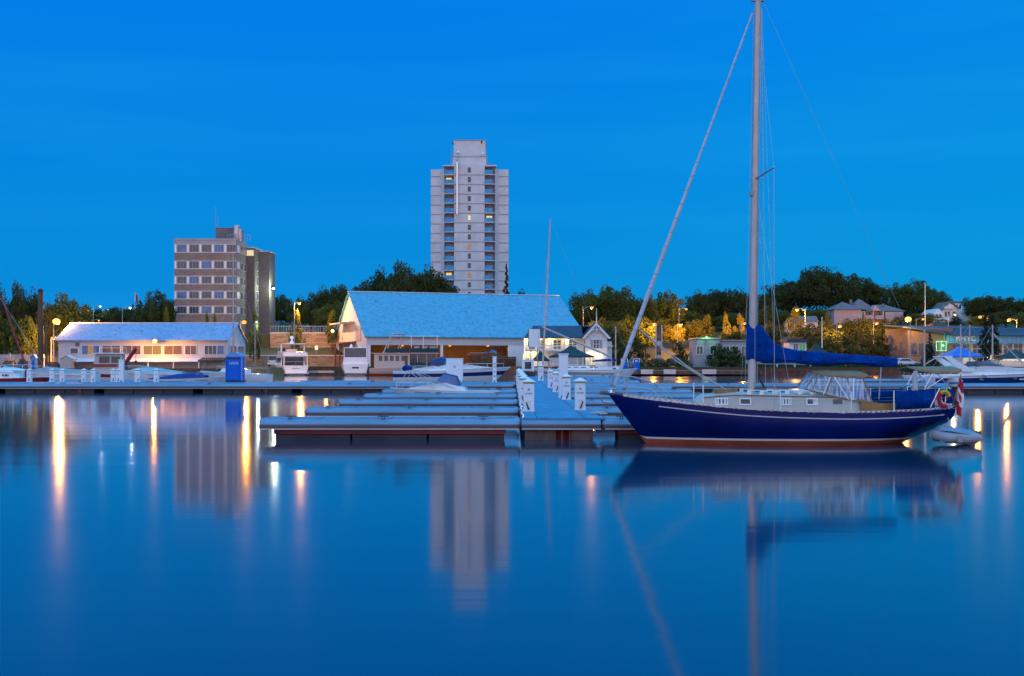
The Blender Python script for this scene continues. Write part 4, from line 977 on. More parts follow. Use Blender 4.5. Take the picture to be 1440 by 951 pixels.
mb = MB(); mb.tube([(-2.4, -1.4, 6.0), (4.5, -1.4, 6.0), (4.5, 1.4, 6.0), (-2.4, 1.4, 6.0)], .05, 5)
for x in (.6, 2.4, 4.5): mb.tube([(x, -1.4, 3.5), (x, -1.4, 6.0)], .05, 5)
mb.build('bimini_frame', M['steel'], t)
mb = MB(); mb.prism([(-2.4, 6.31), (-.6, 6.31), (-.7, 6.42), (-2.3, 6.42)], -1.4, 1.4); mb.build('arch_top', M['cream'], t)
mb = MB()
for x in (1.0, 2.2, 3.4): mb.box(x, -1.0, 3.45, x + .7, 1.0, 4.45)
mb.build('deck_chair', M['grey'], t)
# bowriders and runabouts
def runabout(label, px, Y, rz, L, B, cover=None, stripe=None, screen=True, fb=1.05, fs=.8, arch=False, nm='motorboat', hm=None, fm=None):
    t = thing(nm, label, 'motorboat', (WX(px, Y), Y, 0), rz)
    zsh, hbm = hull(t, L, B, fb, fs, hm or M['gel'], stripe)
    if not cover: cabin(t, 'foredeck', [(-.2 * L, fs), (.36 * L, fb - .05), (.1 * L, fb + .30), (-.02 * L, fb + .36), (-.2 * L, fs + .2)], B * .40, .2, fm or M['gel'], B * .26)
    if screen:
        x0 = .0 * L
        mb = MB(); hw = B * .34
        a = [(x0 + .55, -hw * .5, fb + .30), (x0 + .55, hw * .5, fb + .30), (x0, hw * .45, fb + .95), (x0, -hw * .45, fb + .95)]
        mb.slab(*a, .02); mb.slab((x0 - .9, -hw, fb + .12), (x0 + .55, -hw * .5, fb + .30), (x0, -hw * .45, fb + .95), (x0 - .7, -hw * .9, fb + .75), .02); mb.slab((x0 - .9, hw, fb + .12), (x0 + .55, hw * .5, fb + .30), (x0, hw * .45, fb + .95), (x0 - .7, hw * .9, fb + .75), .02)
        mb.build('windscreen', M['glassblue'], t, fix=False)
        mb = MB(); mb.tube([(x0 - .7, -hw * .9, fb + .75), (x0, -hw * .45, fb + .96), (x0, hw * .45, fb + .96), (x0 - .7, hw * .9, fb + .75)], .03, 5); mb.build('windscreen_frame', M['navystripe'], t)
    if cover:
        mb = MB(); rings = []
        for s, h, w_ in ((-.48, .08, .42), (-.35, .2, .46), (-.12, .42, .47), (.06, .50, .42), (.22, .2, .30)):
            z = zsh(s + .5); rings.append([(s * L, -B * w_, z), (s * L, -B * w_ * .8, z + h * .7), (s * L, 0, z + h), (s * L, B * w_ * .8, z + h * .7), (s * L, B * w_, z)])
        mb.loft(rings, 0, closed=False, smooth=True); mb.build('cover', cover, t)
    rail(t, [(.12 * L, -B * .33, fb), (.3 * L, -B * .22, fb), (.44 * L, 0, fb), (.3 * L, B * .22, fb), (.12 * L, B * .33, fb)], .35, r=.015)
    mb = MB(); mb.tube([(-L * .5, -B * .43, fs * .82), (-.1 * L, -B * .5, fs * .84), (.25 * L, -B * .38, fs * .95)], .03, 5); mb.tube([(-L * .5, B * .43, fs * .82), (-.1 * L, B * .5, fs * .84), (.25 * L, B * .38, fs * .95)], .03, 5); mb.build('rub_rail', M['grey'], t)
    return t
o = runabout('white runabout with its cockpit under a dark blue cover beside the blue portable toilet', 266, 96, R(4), 6.8, 2.5, cover=M['cover'], screen=False)
t = runabout('white bowrider with a furled blue bimini on raised poles among the front finger docks', 625, 64.6, R(178), 6.2, 2.3, fb=1.0); t.scale = (1, 1, .86)
for sy in (-1, 1):
  mb = MB(); mb.tube([(.4, sy * 1.0, .95), (2.15, sy * .95, 2.25)], .025, 6); mb.tube([(2.0, sy * 1.0, 2.1), (2.65, sy * 1.0, .8)], .018, 5); mb.tube([(-.6, sy * 1.0, .98), (1.9, sy * .95, 2.2)], .016, 5)
  mb.build('bimini_pole', M['alu'], t)
mb = MB(); mb.tube([(2.12, -1.05, 2.28), (2.16, 0, 2.36), (2.12, 1.05, 2.28)], .17, 8); mb.build('furled_bimini', M['canvas'], t)
runabout('long white express cruiser with navy hull stripe lying behind the transformer cabinet', 636, 112, R(3), 11.5, 3.4, stripe=M['navystripe'], fb=1.7, fs=1.3)
t = runabout('white sports boat with a blue half-open canvas top right of the trawler yacht', 612, 122, R(176), 7.5, 2.7, fb=1.4, fs=1.1)
mb = MB(); mb.loft([top_ring(-2.0, 1.8, 2.3, 1.05), top_ring(-.8, 2.0, 2.75, 1.1), top_ring(.3, 1.9, 2.4, .95)], 0, closed=False, smooth=True); mb.build('canvas_top', M['navystripe'], t)
# powerboat at right
t = thing('cabin_cruiser', 'white cabin cruiser with a broad navy hull stripe and radar arch at the right', 'motorboat', (WX(1406, 95), 96.5, 0), R(-2)); t.scale = (1, 1, .76)
L, B = 10.4, 3.2
zsh, hbm = hull(t, L, B, 1.75, 1.35, M['gel'], stripe=M['navystripe'], z_str=(.42, .86))
_, wv = cabin(t, 'foredeck', [(-4.6, 1.35), (4.2, 1.7), (2.6, 2.15), (.6, 2.45), (-1.2, 2.5), (-4.6, 1.9)], B * .44, .16, M['gel'], .75)
mb = MB()
for sy in (-1, 1): mb.slab((-1.9, sy * 1.25, 2.25), (.9, sy * .72, 2.4), (-.6, sy * .66, 3.05), (-1.7, sy * 1.1, 3.0), .02)
mb.slab((.9, -.72, 2.4), (.9, .72, 2.4), (-.6, .66, 3.05), (-.6, -.66, 3.05), .02); mb.build('windscreen', M['glassgrey'], t, fix=False)
for sy in (-1, 1):
    mb = MB(); mb.prism([(-3.0, 1.9), (-1.9, 1.9), (-3.9, 3.5), (-4.5, 3.5)], sy * 1.36 - .06, sy * 1.36 + .06); mb.build('arch_leg', M['gel'], t)
mb = MB(); mb.box(-4.5, -1.42, 3.5, -3.8, 1.42, 3.62); mb.build('arch_top', M['gel'], t)
for x in (1.4, 2.6):
    mb = MB(); mb.lathe([(.12, -.02), (.22, 0), (.22, .02), (.12, .03)], (0, 0), 10); o = mb.build('porthole', M['glassdark'], t, loc=(x, -1.32 + (x - 1.4) * .18, 1.25)); o.rotation_euler = (R(80), 0, R(10))
mb = MB()
for k in range(5): mb.box(1.75 + k * .11, -1.36 + k * .02, 1.0, 1.83 + k * .11, -1.30 + k * .02, 1.12)
mb.build('hull_lettering', M['gel'], t)
mb = MB(); mb.tube([(-1.4 + .28 * math.cos(a), -1.66, 1.25 + .28 * math.sin(a)) for a in [2 * math.pi * k / 12 for k in range(10)]], .07, 6); mb.build('fender', M['alu'], t)
rail(t, [(.8, -1.3, 1.65), (2.4, -1.0, 1.72), (3.8, -.5, 1.75), (4.9, 0, 1.78), (3.8, .5, 1.75), (2.4, 1.0, 1.72), (.8, 1.3, 1.65)], .5, r=.02)
mb = MB(); mb.loft([[(-4.6, -1.3, 1.5), (-4.6, 0, 2.3), (-4.6, 1.3, 1.5)], [(-2.9, -1.3, 2.0), (-2.9, 0, 2.75), (-2.9, 1.3, 2.0)]], 0, closed=False); mb.build('cockpit_cover', M['pink'] if False else M['lip'], t)
# sailing yachts further back
def yacht(label, px, Y, rz, L, B, mast_h, mast_x=.1, boom=True, hull_m=None, tilt=0.0, cover=None, stripe=None, nm='sailboat', boom_dir=-1, boom_up=0.0, fb=1.25, fs=.95):
    t = thing(nm, label, 'sailboat', (WX(px, Y), Y, 0), rz)
    hull(t, L, B, fb, fs, hull_m or M['gel'], stripe, nst=14)
    _, wv = cabin(t, 'cabin', [(-.2 * L, fs), (.2 * L, fb - .1), (.15 * L, fb + .3), (-.2 * L, fs + .5)], B * .3, .12, M['gel'], .3)
    side_glass(t, [[(-.15 * L + k * .09 * L, fs + .22), (-.09 * L + k * .09 * L, fs + .22), (-.09 * L + k * .09 * L, fs + .38), (-.15 * L + k * .09 * L, fs + .38)] for k in range(3)], wv)
    mx = mast_x * L
    mb = MB(); mb.tube([(mx, 0, fs), (mx + tilt, 0, mast_h)], .11, 8, r2=.07); mb.build('mast', M['mast'], t)
    if boom:
        e = (mx + boom_dir * .42 * L, 0, fs + 1.25 + boom_up)
        mb = MB(); mb.tube([(mx, 0, fs + 1.25 + (0 if boom_up >= 0 else 3)), e], .07, 6); mb.build('boom', M['mast'], t)
        if cover: mb = MB(); mb.tube([(mx, 0, fs + 1.4), ((mx + e[0]) / 2, 0, fs + 1.42), e], .19, 8, r2=.1); mb.build('sail_cover', cover, t)
    mb = MB(); mb.tube([(mx + tilt, 0, mast_h), (L * .47, 0, fb)], .015, 4); mb.tube([(mx + tilt, 0, mast_h), (-L * .48, 0, fs)], .012, 4); mb.build('stay', M['wire'], t)
    rail(t, [(-.45 * L, -B * .36, fs), (-.2 * L, -B * .46, fs), (.1 * L, -B * .46, fs + .1), (.3 * L, -B * .3, fb - .1)], .6, r=.015)
    return t
o = yacht('white sailboat with a tall slightly leaning mast lying in front of the clubhouse', 806, 130, R(180), 9.2, 2.9, WZ(308, 130), mast_x=.38, tilt=-.9, boom=False, stripe=M['grey'], fb=1.45, fs=1.2)
mb = MB(); mb.tube([(3.6, 0, WZ(460, 130)), (-4.35, 0, WZ(502, 130))], .12, 8); mb.tube([(-4.35, 0, WZ(502, 130)), (-4.5, 0, 1.2)], .05, 6); mb.build('boom', M['mast'], o)
mb = MB()
for k, (x0, x1, h) in enumerate(((-4.4, 1.2, .9), )):
    mb.box(x0, -1.1, 1.25, x1, 1.1, 1.5)
mb.build('coachroof', M['gel'], o)
yacht('small sailboat with a bare silver mast moored left of the white and navy cruiser', 1300, 118, R(176), 4.6, 1.7, WZ(463, 118), mast_x=.0, boom=True, boom_up=1.2, fb=.8, fs=.65)
yacht('sailboat with a bare mast in front of the blue tent', 1356, 124, R(172), 7.5, 2.4, WZ(456, 124), mast_x=.05, cover=None, boom=False)
yacht('sailboat with a bare mast between the blue tent and the large spruce', 1368, 132, R(172), 7.0, 2.4, WZ(457, 132), mast_x=.05, boom=False)
yacht('sailboat with a white mast and slanting boom right of the large spruce', 1404, 118, R(178), 7.5, 2.5, WZ(457, 118), mast_x=.08, boom=True, boom_up=-.2, boom_dir=-1)
yacht('sailboat with a slim mast under the lit trees left of the fuel dock sign', 858, 150, R(10), 7.5, 2.4, WZ(459, 150), mast_x=.1, cover=M['canvas'])
yacht('sailboat with a grey mast behind the blue portable toilet', 330, 118, R(170), 7.6, 2.4, WZ(356, 118), mast_x=.02, boom=False)
# red boat at left
t = yacht('red-hulled sailboat with white deck hoops at the left frame edge', 2, 95, R(8), 8.4, 2.6, 11.5, mast_x=.0 - .3, hull_m=M['red'], boom=False, fb=1.0, fs=.85)
rail(t, [(.5, -1.0, .9), (1.2, -.95, .9), (1.9, -.85, .9), (2.5, -.6, .95)], 1.1, r=.03)
for i, (px, Y, L, lab, cv) in enumerate(((75, 104, 8.0, 'white-hulled motorboat behind the pedestals left of the shed', M['grey']), (210, 108, 7, 'white motorboat behind the pedestals under the shed awning', M['alu']), (14, 108, 6, 'white domed motorboat behind the red hull at far left', M['gel']))):
    runabout(lab, px, Y, R(175 + i * 4), L, 2.5, cover=cv, screen=False, fb=1.5, fs=1.2)
t = thing('cabin_cruiser', 'small cabin cruiser with a red-striped wheelhouse in front of the shed', 'motorboat', (WX(150, 112), 112, 0), R(190))
hull(t, 7.2, 2.6, 1.5, 1.2, M['gel'], stripe=M['red'])
_, wv = cabin(t, 'wheelhouse', [(-1.6, 1.2), (1.2, 1.3), (.9, 3.0), (-1.6, 3.0)], 1.1, .1, M['cream'], .15)
side_glass(t, [[(-1.4, 2.15), (-.6, 2.15), (-.6, 2.75), (-1.4, 2.75)], [(-.4, 2.15), (.6, 2.15), (.5, 2.75), (-.4, 2.75)]], wv)
mb = MB(); mb.box(-1.75, -1.13, 1.78, 1.2, 1.13, 2.0); mb.build('red_band', M['red'], t)
mb = MB(); mb.box(-1.9, -1.15, 3.01, 1.2, 1.15, 3.1); mb.build('roof', M['gel'], t)
rail(t, [(-1.7, -1.0, 3.1), (-.4, -1.0, 3.1), (.8, -1.0, 3.1)], .5)
# red crane arms
for lab, a, b_, Y in (('long slanting red boat-crane arm at the far left', (2, 418), (38, 520), 100), ('short red crane arm standing in front of the shed windows', (176, 512), (191, 490), 112)):
    t = thing('boat_crane', lab, 'crane', (WX(b_[0] if Y == 100 else a[0], Y), Y, ZD))
    A, B_ = W(*a, Y) - t.location, W(*b_, Y) - t.location
    mb = MB(); mb.tube([A, B_], .09 if Y == 100 else .2, 4); mb.build('jib', M['red'], t)
    ft = B_ if Y == 100 else A
    mb = MB(); mb.tube([(ft.x, 0, -.6), (ft.x, 0, ft.z)], .2, 8); mb.build('column', M['dark'], t)
    up = A if Y == 100 else B_
    mb = MB(); mb.tube([(up.x, .02, up.z), (up.x, .02, up.z - 1.2)], .025, 5); mb.ball((up.x, .02, up.z - 1.3), .12); mb.build('hook', M['dark'], t)
# ------------------------------------------------------------------ buildings
def window(parent, x0, x1, y, z0, z1, frame=None, pane=None, f=.07, d=.08, bars=0, axis='y', s=-1, hb_=0):
    """window in a wall facing s along axis; a frame part with its pane as sub-part"""
    mb = MB(); e = f
    def bx(m_, a0, a1, c0, c1, o0, o1):
        if axis == 'y': m_.box(a0, min(y + s * o0, y + s * o1), c0, a1, max(y + s * o0, y + s * o1), c1)
        else: m_.box(min(y + s * o0, y + s * o1), a0, c0, max(y + s * o0, y + s * o1), a1, c1)
    bx(mb, x0 - e, x1 + e, z1, z1 + e, .003, d); bx(mb, x0 - e, x1 + e, z0 - e, z0, .003, d); bx(mb, x0 - e, x0, z0, z1, .003, d); bx(mb, x1, x1 + e, z0, z1, .003, d)
    for k in range(bars):
        xx = x0 + (x1 - x0) * (k + 1) / (bars + 1); bx(mb, xx - e * .4, xx + e * .4, z0, z1, .012, d * .8)
    for k in range(hb_):
        zz = z0 + (z1 - z0) * (k + 1) / (hb_ + 1); bx(mb, x0, x1, zz - e * .35, zz + e * .35, .013, d * .7)
    o = mb.build('window', frame or M['white'], parent)
    mb = MB(); bx(mb, x0, x1, z0, z1, .004, .010); mb.build('pane', pane or M['glassdark'], o)
    return o

M['glasswarm'] = glass('warm_brown_window', (.12, .075, .05), .12)
# white shed at the left
X0, X1, Y0, Y1 = -59.8, -37.5, 150.0, 160.0
t = thing('boat_shed', 'long low white shed with pale worn roof, strip windows and an awning at the left', 'shed', (X0, Y0, 1.2)); Lx, Dy = X1 - X0, Y1 - Y0
ez, rz_ = 3.95, 6.15
mb = MB(); mb.prism([(0, 0), (Dy, 0), (Dy, ez), (Dy / 2, rz_ - .05), (0, ez)], 0, Lx, 'x'); mb.build('wall', M['sidingwhite'], t)
mb = MB()
mb.slab((-.4, -.45, ez - .17), (Lx + .25, -.45, ez - .17), (Lx + .25, Dy / 2, rz_ + .05), (-.4, Dy / 2, rz_ + .05), .12)
mb.slab((Lx + .25, Dy + .45, ez - .17), (-.4, Dy + .45, ez - .17), (-.4, Dy / 2, rz_ + .05), (Lx + .25, Dy / 2, rz_ + .05), .12); mb.build('roof', M['shedroof'], t)
mb = MB(); mb.box(-.3, Dy / 2 - .15, rz_ + .02, Lx + .2, Dy / 2 + .15, rz_ + .12); mb.build('ridge_cap', M['white'], t)
wz0, wz1 = 1.9, 3.05
for p0, p1, kind in ((114, 141, 'blue'), (143, 170, 'd'), (172, 199, 'd'), (201, 228, 'l'), (230, 257, 'd'), (259.5, 277, 'd'), (287, 316, 'g')):
    x0, x1 = WX(p0, Y0) - X0 + .1, WX(p1, Y0) - X0 - .1
    if kind == 'blue':
        w3 = (x1 - x0) / 3
        for k, m_ in enumerate(('glassblue', 'warmglow', 'glassblue')): window(t, x0 + w3 * k + .03, x0 + w3 * (k + 1) - .03, 0, wz0, wz1, M['white'], M[m_], .05)
    elif kind == 'g': window(t, x0, x0 + (x1 - x0) * .62, 0, wz0, wz1, M['white'], M['glassgrey'], .06, bars=2); window(t, x0 + (x1 - x0) * .66, x1, 0, wz0, wz1, M['white'], M['glassblue'], .05)
    else: window(t, x0, x1, 0, wz0, wz1, M['white'], M['warmglow'] if kind == 'l' else M['glasswarm'], .05, bars=1)  # dim emission stands in for lamp glow mirrored in the warm pane
for k in range(2): window(t, 1.2 + k * 4.4, 4.6 + k * 4.4, Lx, wz0, wz1, M['white'], M['glassgrey'], .06, bars=1, axis='x', s=1)
window(t, 1.6, 2.6, 0, 2.0, 2.7, M['white'], M['glassgrey']); window(t, 2.3, 2.75, 0, 3.0, 3.45, M['grey'], M['glassdark'], .03)
mb = MB(); mb.slab((2.2, -1.9, 1.0), (Lx - 3.4, -1.9, 1.0), (Lx - 3.4, -.02, 1.42), (2.2, -.02, 1.42), .1); mb.build('awning', M['white'], t)
mb = MB(); mb.slab((Lx - 3.3, -2.2, 1.15), (Lx, -2.2, 1.15), (Lx, -.02, 1.5), (Lx - 3.3, -.02, 1.5), .12); mb.build('lean_to_roof', M['wood'], t)
for k in range(6):
    mb = MB(); x = 2.5 + k * 3.3; mb.box(x - .06, -1.85, 0, x + .06, -1.73, .95); mb.build('awning_post', M['white'], t)
for k in range(5):
    mb = MB(); x = 3.2 + k * 3.5; mb.box(x, -.06, .02, x + 2.4, -.003, .95); mb.build('door', M['cream'], t)
# boathouse
BA = 20.0
t = thing('boathouse', 'big white boathouse with a huge sky-tinted weathered roof and an open amber-lit front', 'boathouse', (-24.3, 190, 1.0), R(BA)); L, D = 39.7, 26.0; ez, rg = 5.55, 13.5
bt = t
mb = MB(); o_ = .4
mb.slab((-o_, -.5, ez - .3), (L + o_, -.5, ez - .3), (L + o_, D / 2, rg), (-o_, D / 2, rg), .2)
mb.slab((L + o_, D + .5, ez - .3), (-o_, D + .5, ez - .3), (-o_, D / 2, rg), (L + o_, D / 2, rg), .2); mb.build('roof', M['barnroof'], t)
mb = MB(); mb.box(-o_ - .02, D / 2 - .2, rg - .02, L + o_ + .02, D / 2 + .2, rg + .09); mb.build('ridge_cap', M['white'], t)
for x in (0, L - .2):
    mb = MB(); mb.prism([(0, 0), (D, 0), (D, ez - .05), (D / 2, rg - .3), (0, ez - .05)], x, x + .2, 'x'); mb.build('gable_wall', M['sidingwhite'], t)
mb = MB(); mb.box(.2, .02, 3.85, L - .2, .2, ez - .1); mb.build('front_fascia', M['sidingwhite'], t)
for x, w_ in ((.2, .5), (12.9, .42), (L - 14.5, 3.2)):
    mb = MB(); mb.box(x, .03, 0, x + w_, .35, 3.845); mb.build('front_post' if w_ < 1 else 'front_pier', M['white'], t)
mb = MB(); mb.box(L - 11.2, .04, 0, L - .2, .22, 3.845); mb.build('front_wall', M['clap'], t)
mb = MB(); mb.box(.25, 9, 0, L - .25, 9.2, ez); mb.build('inner_wall', M['woodslat'], t)
mb = MB(); mb.box(.25, .25, -.05, L - .25, 8.95, .25); mb.build('slip_floor', M['wood'], t)
mb = MB(); mb.box(.25, .25, 3.9, L - .25, 8.95, 3.95); mb.build('loft_ceiling', M['wood'], t)
for x in (7, 15.5, 22.5):
    mb = MB(); mb.lathe([(.25, 3.72), (.28, 3.78), (.06, 3.89)], (x, 3.2), 10); o = mb.build('ceiling_lamp', M['bulb_sodium'], t); light(t, (x, 3.2, 3.5), (1, .42, .09), 110, .2)
# lean-to porch, small pent roof and board on the gable
mb = MB(); mb.box(-.12, 4.0, 4.6, -.002, 8.2, 7.2); mb.build('gable_board', M['cream'], t)
mb = MB(); mb.slab((-2.6, 9.5, 7.9), (-.02, 9.5, 8.1), (-.02, 19, 8.1), (-2.6, 19, 7.9), .25); mb.build('canopy', M['cream'], t)
mb = MB(); mb.slab((-2.4, 8, 4.3), (-.02, 8, 4.6), (-.02, 22, 4.6), (-2.4, 22, 4.3), .15); mb.build('porch_roof', M['wood'], t)
for y in (8.3, 12, 16, 20):
    mb = MB(); mb.box(-2.2, y - .12, 0, -1.96, y + .12, 4.25); mb.build('porch_post', M['wood'], t)
mb = MB(); mb.ball((-2.0, 19, 6.6), .3); mb.build('gable_lamp', M['bulb_warm'], t); light(t, (-4.5, 12, 6.0), (1, .42, .10), 110, .3)  # light floats unseen well off the lens, set to spread over the gable
o = runabout('old wooden-cabined boat stored under amber light inside the boathouse', 690, 195.5, R(200), 8.5, 2.8, fb=2.0, fs=1.7, hm=M['wood'], fm=M['wood']); o.location.z = 1.2
mb = MB()
for x in (-2.6, 0, 2.6): mb.box(x - .1, -1.2, -.2, x + .1, 1.2, .3)
mb.build('cradle', M['wood'], o)
mb = MB(); mb.tube([(-2.5, -1.1, 2.2), (-2.5, -1.0, 3.4), (1.2, -1.0, 3.4), (1.2, -1.0, 2.4)], .05, 5); mb.tube([(-2.5, 1.1, 2.2), (-2.5, 1.0, 3.4), (1.2, 1.0, 3.4), (1.2, 1.0, 2.4)], .05, 5)
for k in range(7): mb.tube([(-2.5 + k * .6, -1.05, 2.1), (-2.5 + k * .6, -1.0, 2.8)], .05, 4)
mb.build('scaffold_frame', M['wood'], o)
# clubhouse
CY = 184.0
t = thing('clubhouse', 'white two-storey clubhouse with lit balcony, dark roof and a carved front gable', 'clubhouse', (WX(737, CY), CY, 1.2)); Xo = t.location.x
cx = lambda px: WX(px, CY) - Xo
cz = lambda py: WZ(py, CY) - 1.2
Lm, Lg0, Lg1 = cx(822), cx(823), cx(854); D = 8
mb = MB(); mb.box(0, 1.6, 0, Lm, D, cz(475)); mb.build('wall', M['clap'], t)
mb = MB(); mb.prism([(Lg0, 0), (Lg1, 0), (Lg1, cz(473)), ((Lg0 + Lg1) / 2, cz(457)), (Lg0, cz(473))], .0, D, 'y'); mb.build('gable_wing', M['clap'], t)
rh = cz(457)
mb = MB(); mb.slab((.0, -.2, cz(474.5)), (Lg0 - .35, -.2, cz(474.5)), (Lg0 - .35, D / 2 + .8, rh), (1.6, D / 2 + .8, rh), .16); mb.slab((Lg1, D + .5, cz(474.5)), (0, D + .5, cz(474.5)), (1.6, D / 2 + .8, rh - .01), (Lg0 + 1.5, D / 2 + .8, rh - .01), .16)
mb.slab((-.01, D + .5, cz(474.5)), (-.01, -.2, cz(474.5)), (1.58, D / 2 + .75, rh - .02), (1.58, D / 2 + .8, rh - .02), .1); mb.build('main_roof', M['roofdark'], t)
gc = (Lg0 + Lg1) / 2
mb = MB(); mb.slab((Lg0 - .5, -.5, cz(475)), (Lg0 - .5, D + .4, cz(475)), (gc, D + .4, cz(454.5)), (gc, -.5, cz(454.5)), .15); mb.slab((Lg1 + .5, D + .4, cz(475)), (Lg1 + .5, -.5, cz(475)), (gc, -.5, cz(454.5)), (gc, D + .4, cz(454.5)), .15); mb.build('gable_roof', M['roofdark'], t)
mb = MB(); mb.slab((Lg0 - .55, -.62, cz(476)), (gc, -.62, cz(454)), (gc, -.62, cz(457.5)), (Lg0 - .2, -.62, cz(477)), -.12); mb.slab((gc, -.62, cz(454)), (Lg1 + .55, -.62, cz(476)), (Lg1 + .2, -.62, cz(477)), (gc, -.62, cz(457.5)), -.12)
mb.box(gc - .06, -.6, cz(467), gc + .06, -.5, cz(455)); mb.tube([(gc - 1.2, -.56, cz(468)), (gc - .6, -.56, cz(464.5)), (gc, -.56, cz(463)), (gc + .6, -.56, cz(464.5)), (gc + 1.2, -.56, cz(468))], .07, 5); mb.build('bargeboard', M['white'], t)
mb = MB(); mb.lathe([(.09, cz(454)), (.07, cz(445)), (.03, cz(434))], (gc, -.5), 6); mb.build('finial', M['gel'], t)
window(t, gc - .42, gc + .42, 0, cz(490), cz(478), M['white'], M['glassgrey'], .08, bars=1, hb_=1)
for sx in (-1, 1):
    mb = MB(); mb.box(gc + sx * .72 - .2, -.06, cz(490), gc + sx * .72 + .2, -.004, cz(478)); mb.build('shutter', M['grey'], t)
mb = MB(); mb.box(.2, .2, cz(494.2), Lm, 1.59, cz(492.6)); mb.build('balcony_floor', M['white'], t)
mb = MB(); mb.box(.3, .22, cz(486.2), Lm, .3, cz(485.4)); mb.box(.3, .22, cz(492), Lm, .3, cz(491.3))
k = int((Lm - .4) / .22)
for q in range(k): mb.box(.32 + q * .22, .24, cz(491.5), .37 + q * .22, .28, cz(486.0))
mb.build('balustrade', M['white'], t)
for px in (740, 758, 776, 794, 812, 820):
    mb = MB(); mb.box(cx(px) - .07, .2, 0, cx(px) + .07, .34, cz(475.5)); mb.build('post', M['white'], t)
for px, wd in ((748, .5), (761, .45), (784, .62), (806, .62)): window(t, cx(px) - wd, cx(px) + wd, 1.6, cz(491), cz(478.5), M['white'], M['glassdark'], .08, bars=1, hb_=2)
for px in (770, 797):
    mb = MB(); mb.box(cx(px) - .4, 1.54, cz(492), cx(px) + .4, 1.597, cz(477.5)); mb.build('door', M['white'], t)
for px, w_ in ((742, 40), (756, 18), (775, 26), (798, 26)):
    mb = MB(); mb.ball((cx(px), .9, cz(476.2)), .13); mb.build('balcony_lamp', M['bulb_warm'], t); light(t, (cx(px), .9, cz(478)), WARM, w_, .15)
for px, w_ in ((740, 48), (750, 36), (831, 30), (843, 16)):
    mb = MB(); yy = .6 if px < 800 else -.5; mb.ball((cx(px), yy, cz(498)), .12); mb.build('porch_lamp', M['bulb_warm'], t); light(t, (cx(px), yy, cz(499.5)), WARM, w_, .15)
for px in (738.5, 746, 753): window(t, cx(px) - .3, cx(px) + .3, 1.6, cz(515), cz(499), M['cream'], M['litpale'], .06, hb_=1)
window(t, cx(828), cx(836), 0, cz(513), cz(499), M['white'], M['litpale'], .06, bars=1)
mb = MB(); mb.box(cx(854.5), 2, 0, cx(862), 6, cz(480)); mb.box(cx(854), 1.5, cz(488), cx(863), 1.98, cz(486)); mb.build('side_porch', M['clap'], t)
# green terrace canopies
def canopy(label, px0, px1, Y, py_eave, py_top, mt, legs=True, nm='canopy_tent', cat='canopy'):
    x0, x1 = WX(px0, Y), WX(px1, Y); t = thing(nm, label, cat, ((x0 + x1) / 2, Y, gz((x0 + x1) / 2, Y + 1) if Y > 180 else 0.7)); h = (x1 - x0) / 2; e, a = WZ(py_eave, Y) - t.location.z, WZ(py_top, Y) - t.location.z
    mb = MB(); rings = []
    for f_, z in ((1, e - .22), (1, e), (.62, e + (a - e) * .28), (.3, e + (a - e) * .62), (.03, a)): rings.append([(-h * f_, -h * f_, z), (h * f_, -h * f_, z), (h * f_, h * f_, z), (-h * f_, h * f_, z)])
    mb.loft(rings, 0, cap=False); o = mb.build('roof', mt, t); o.modifiers.new('thick', 'SOLIDIFY').thickness = .03
    for sx in (-1, 1):
        for sy in (-1, 1):
            mb = MB(); mb.tube([(sx * h * .96, sy * h * .96, 0), (sx * h * .96, sy * h * .96, e)], .05, 6); mb.build('leg', M['alu'], t)
    return t
canopy('large dark green canopy tent in front of the clubhouse', 773, 833, 177, 501, 486, M['green_canvas'])
canopy('smaller dark green canopy tent left of the large one by the clubhouse', 748, 772, 176, 506, 493, M['green_canvas'])
canopy('bright blue peaked tent behind the white and navy cruiser', 1325, 1374, 184, 501, 487, M['tentblue'])
canopy('wide dark green terrace tent above yellow-lit tables at the right edge', 1404, 1450, 185, 503, 492, M['green_canvas'])
# sign board by the pier head
t = thing('notice_board', 'tall white notice board standing high beside the leaning mast', 'notice board', (WX(750, 137), 137, .5))
z0, z1 = WZ(488, 137) - .5, WZ(463, 137) - .5
mb = MB(); mb.box(-.55, -.06, z0, .8, .06, z1); mb.build('panel', M['gel'], t)
mb = MB(); mb.box(-.66, -.07, z0, -.553, .07, z1); mb.build('edge', M['dark'], t)
for x in (-.3, .5): mb = MB(); mb.tube([(x, .1, -.5), (x, .1, z0 + .3)], .06, 6); mb.build('post', M['grey'], t)

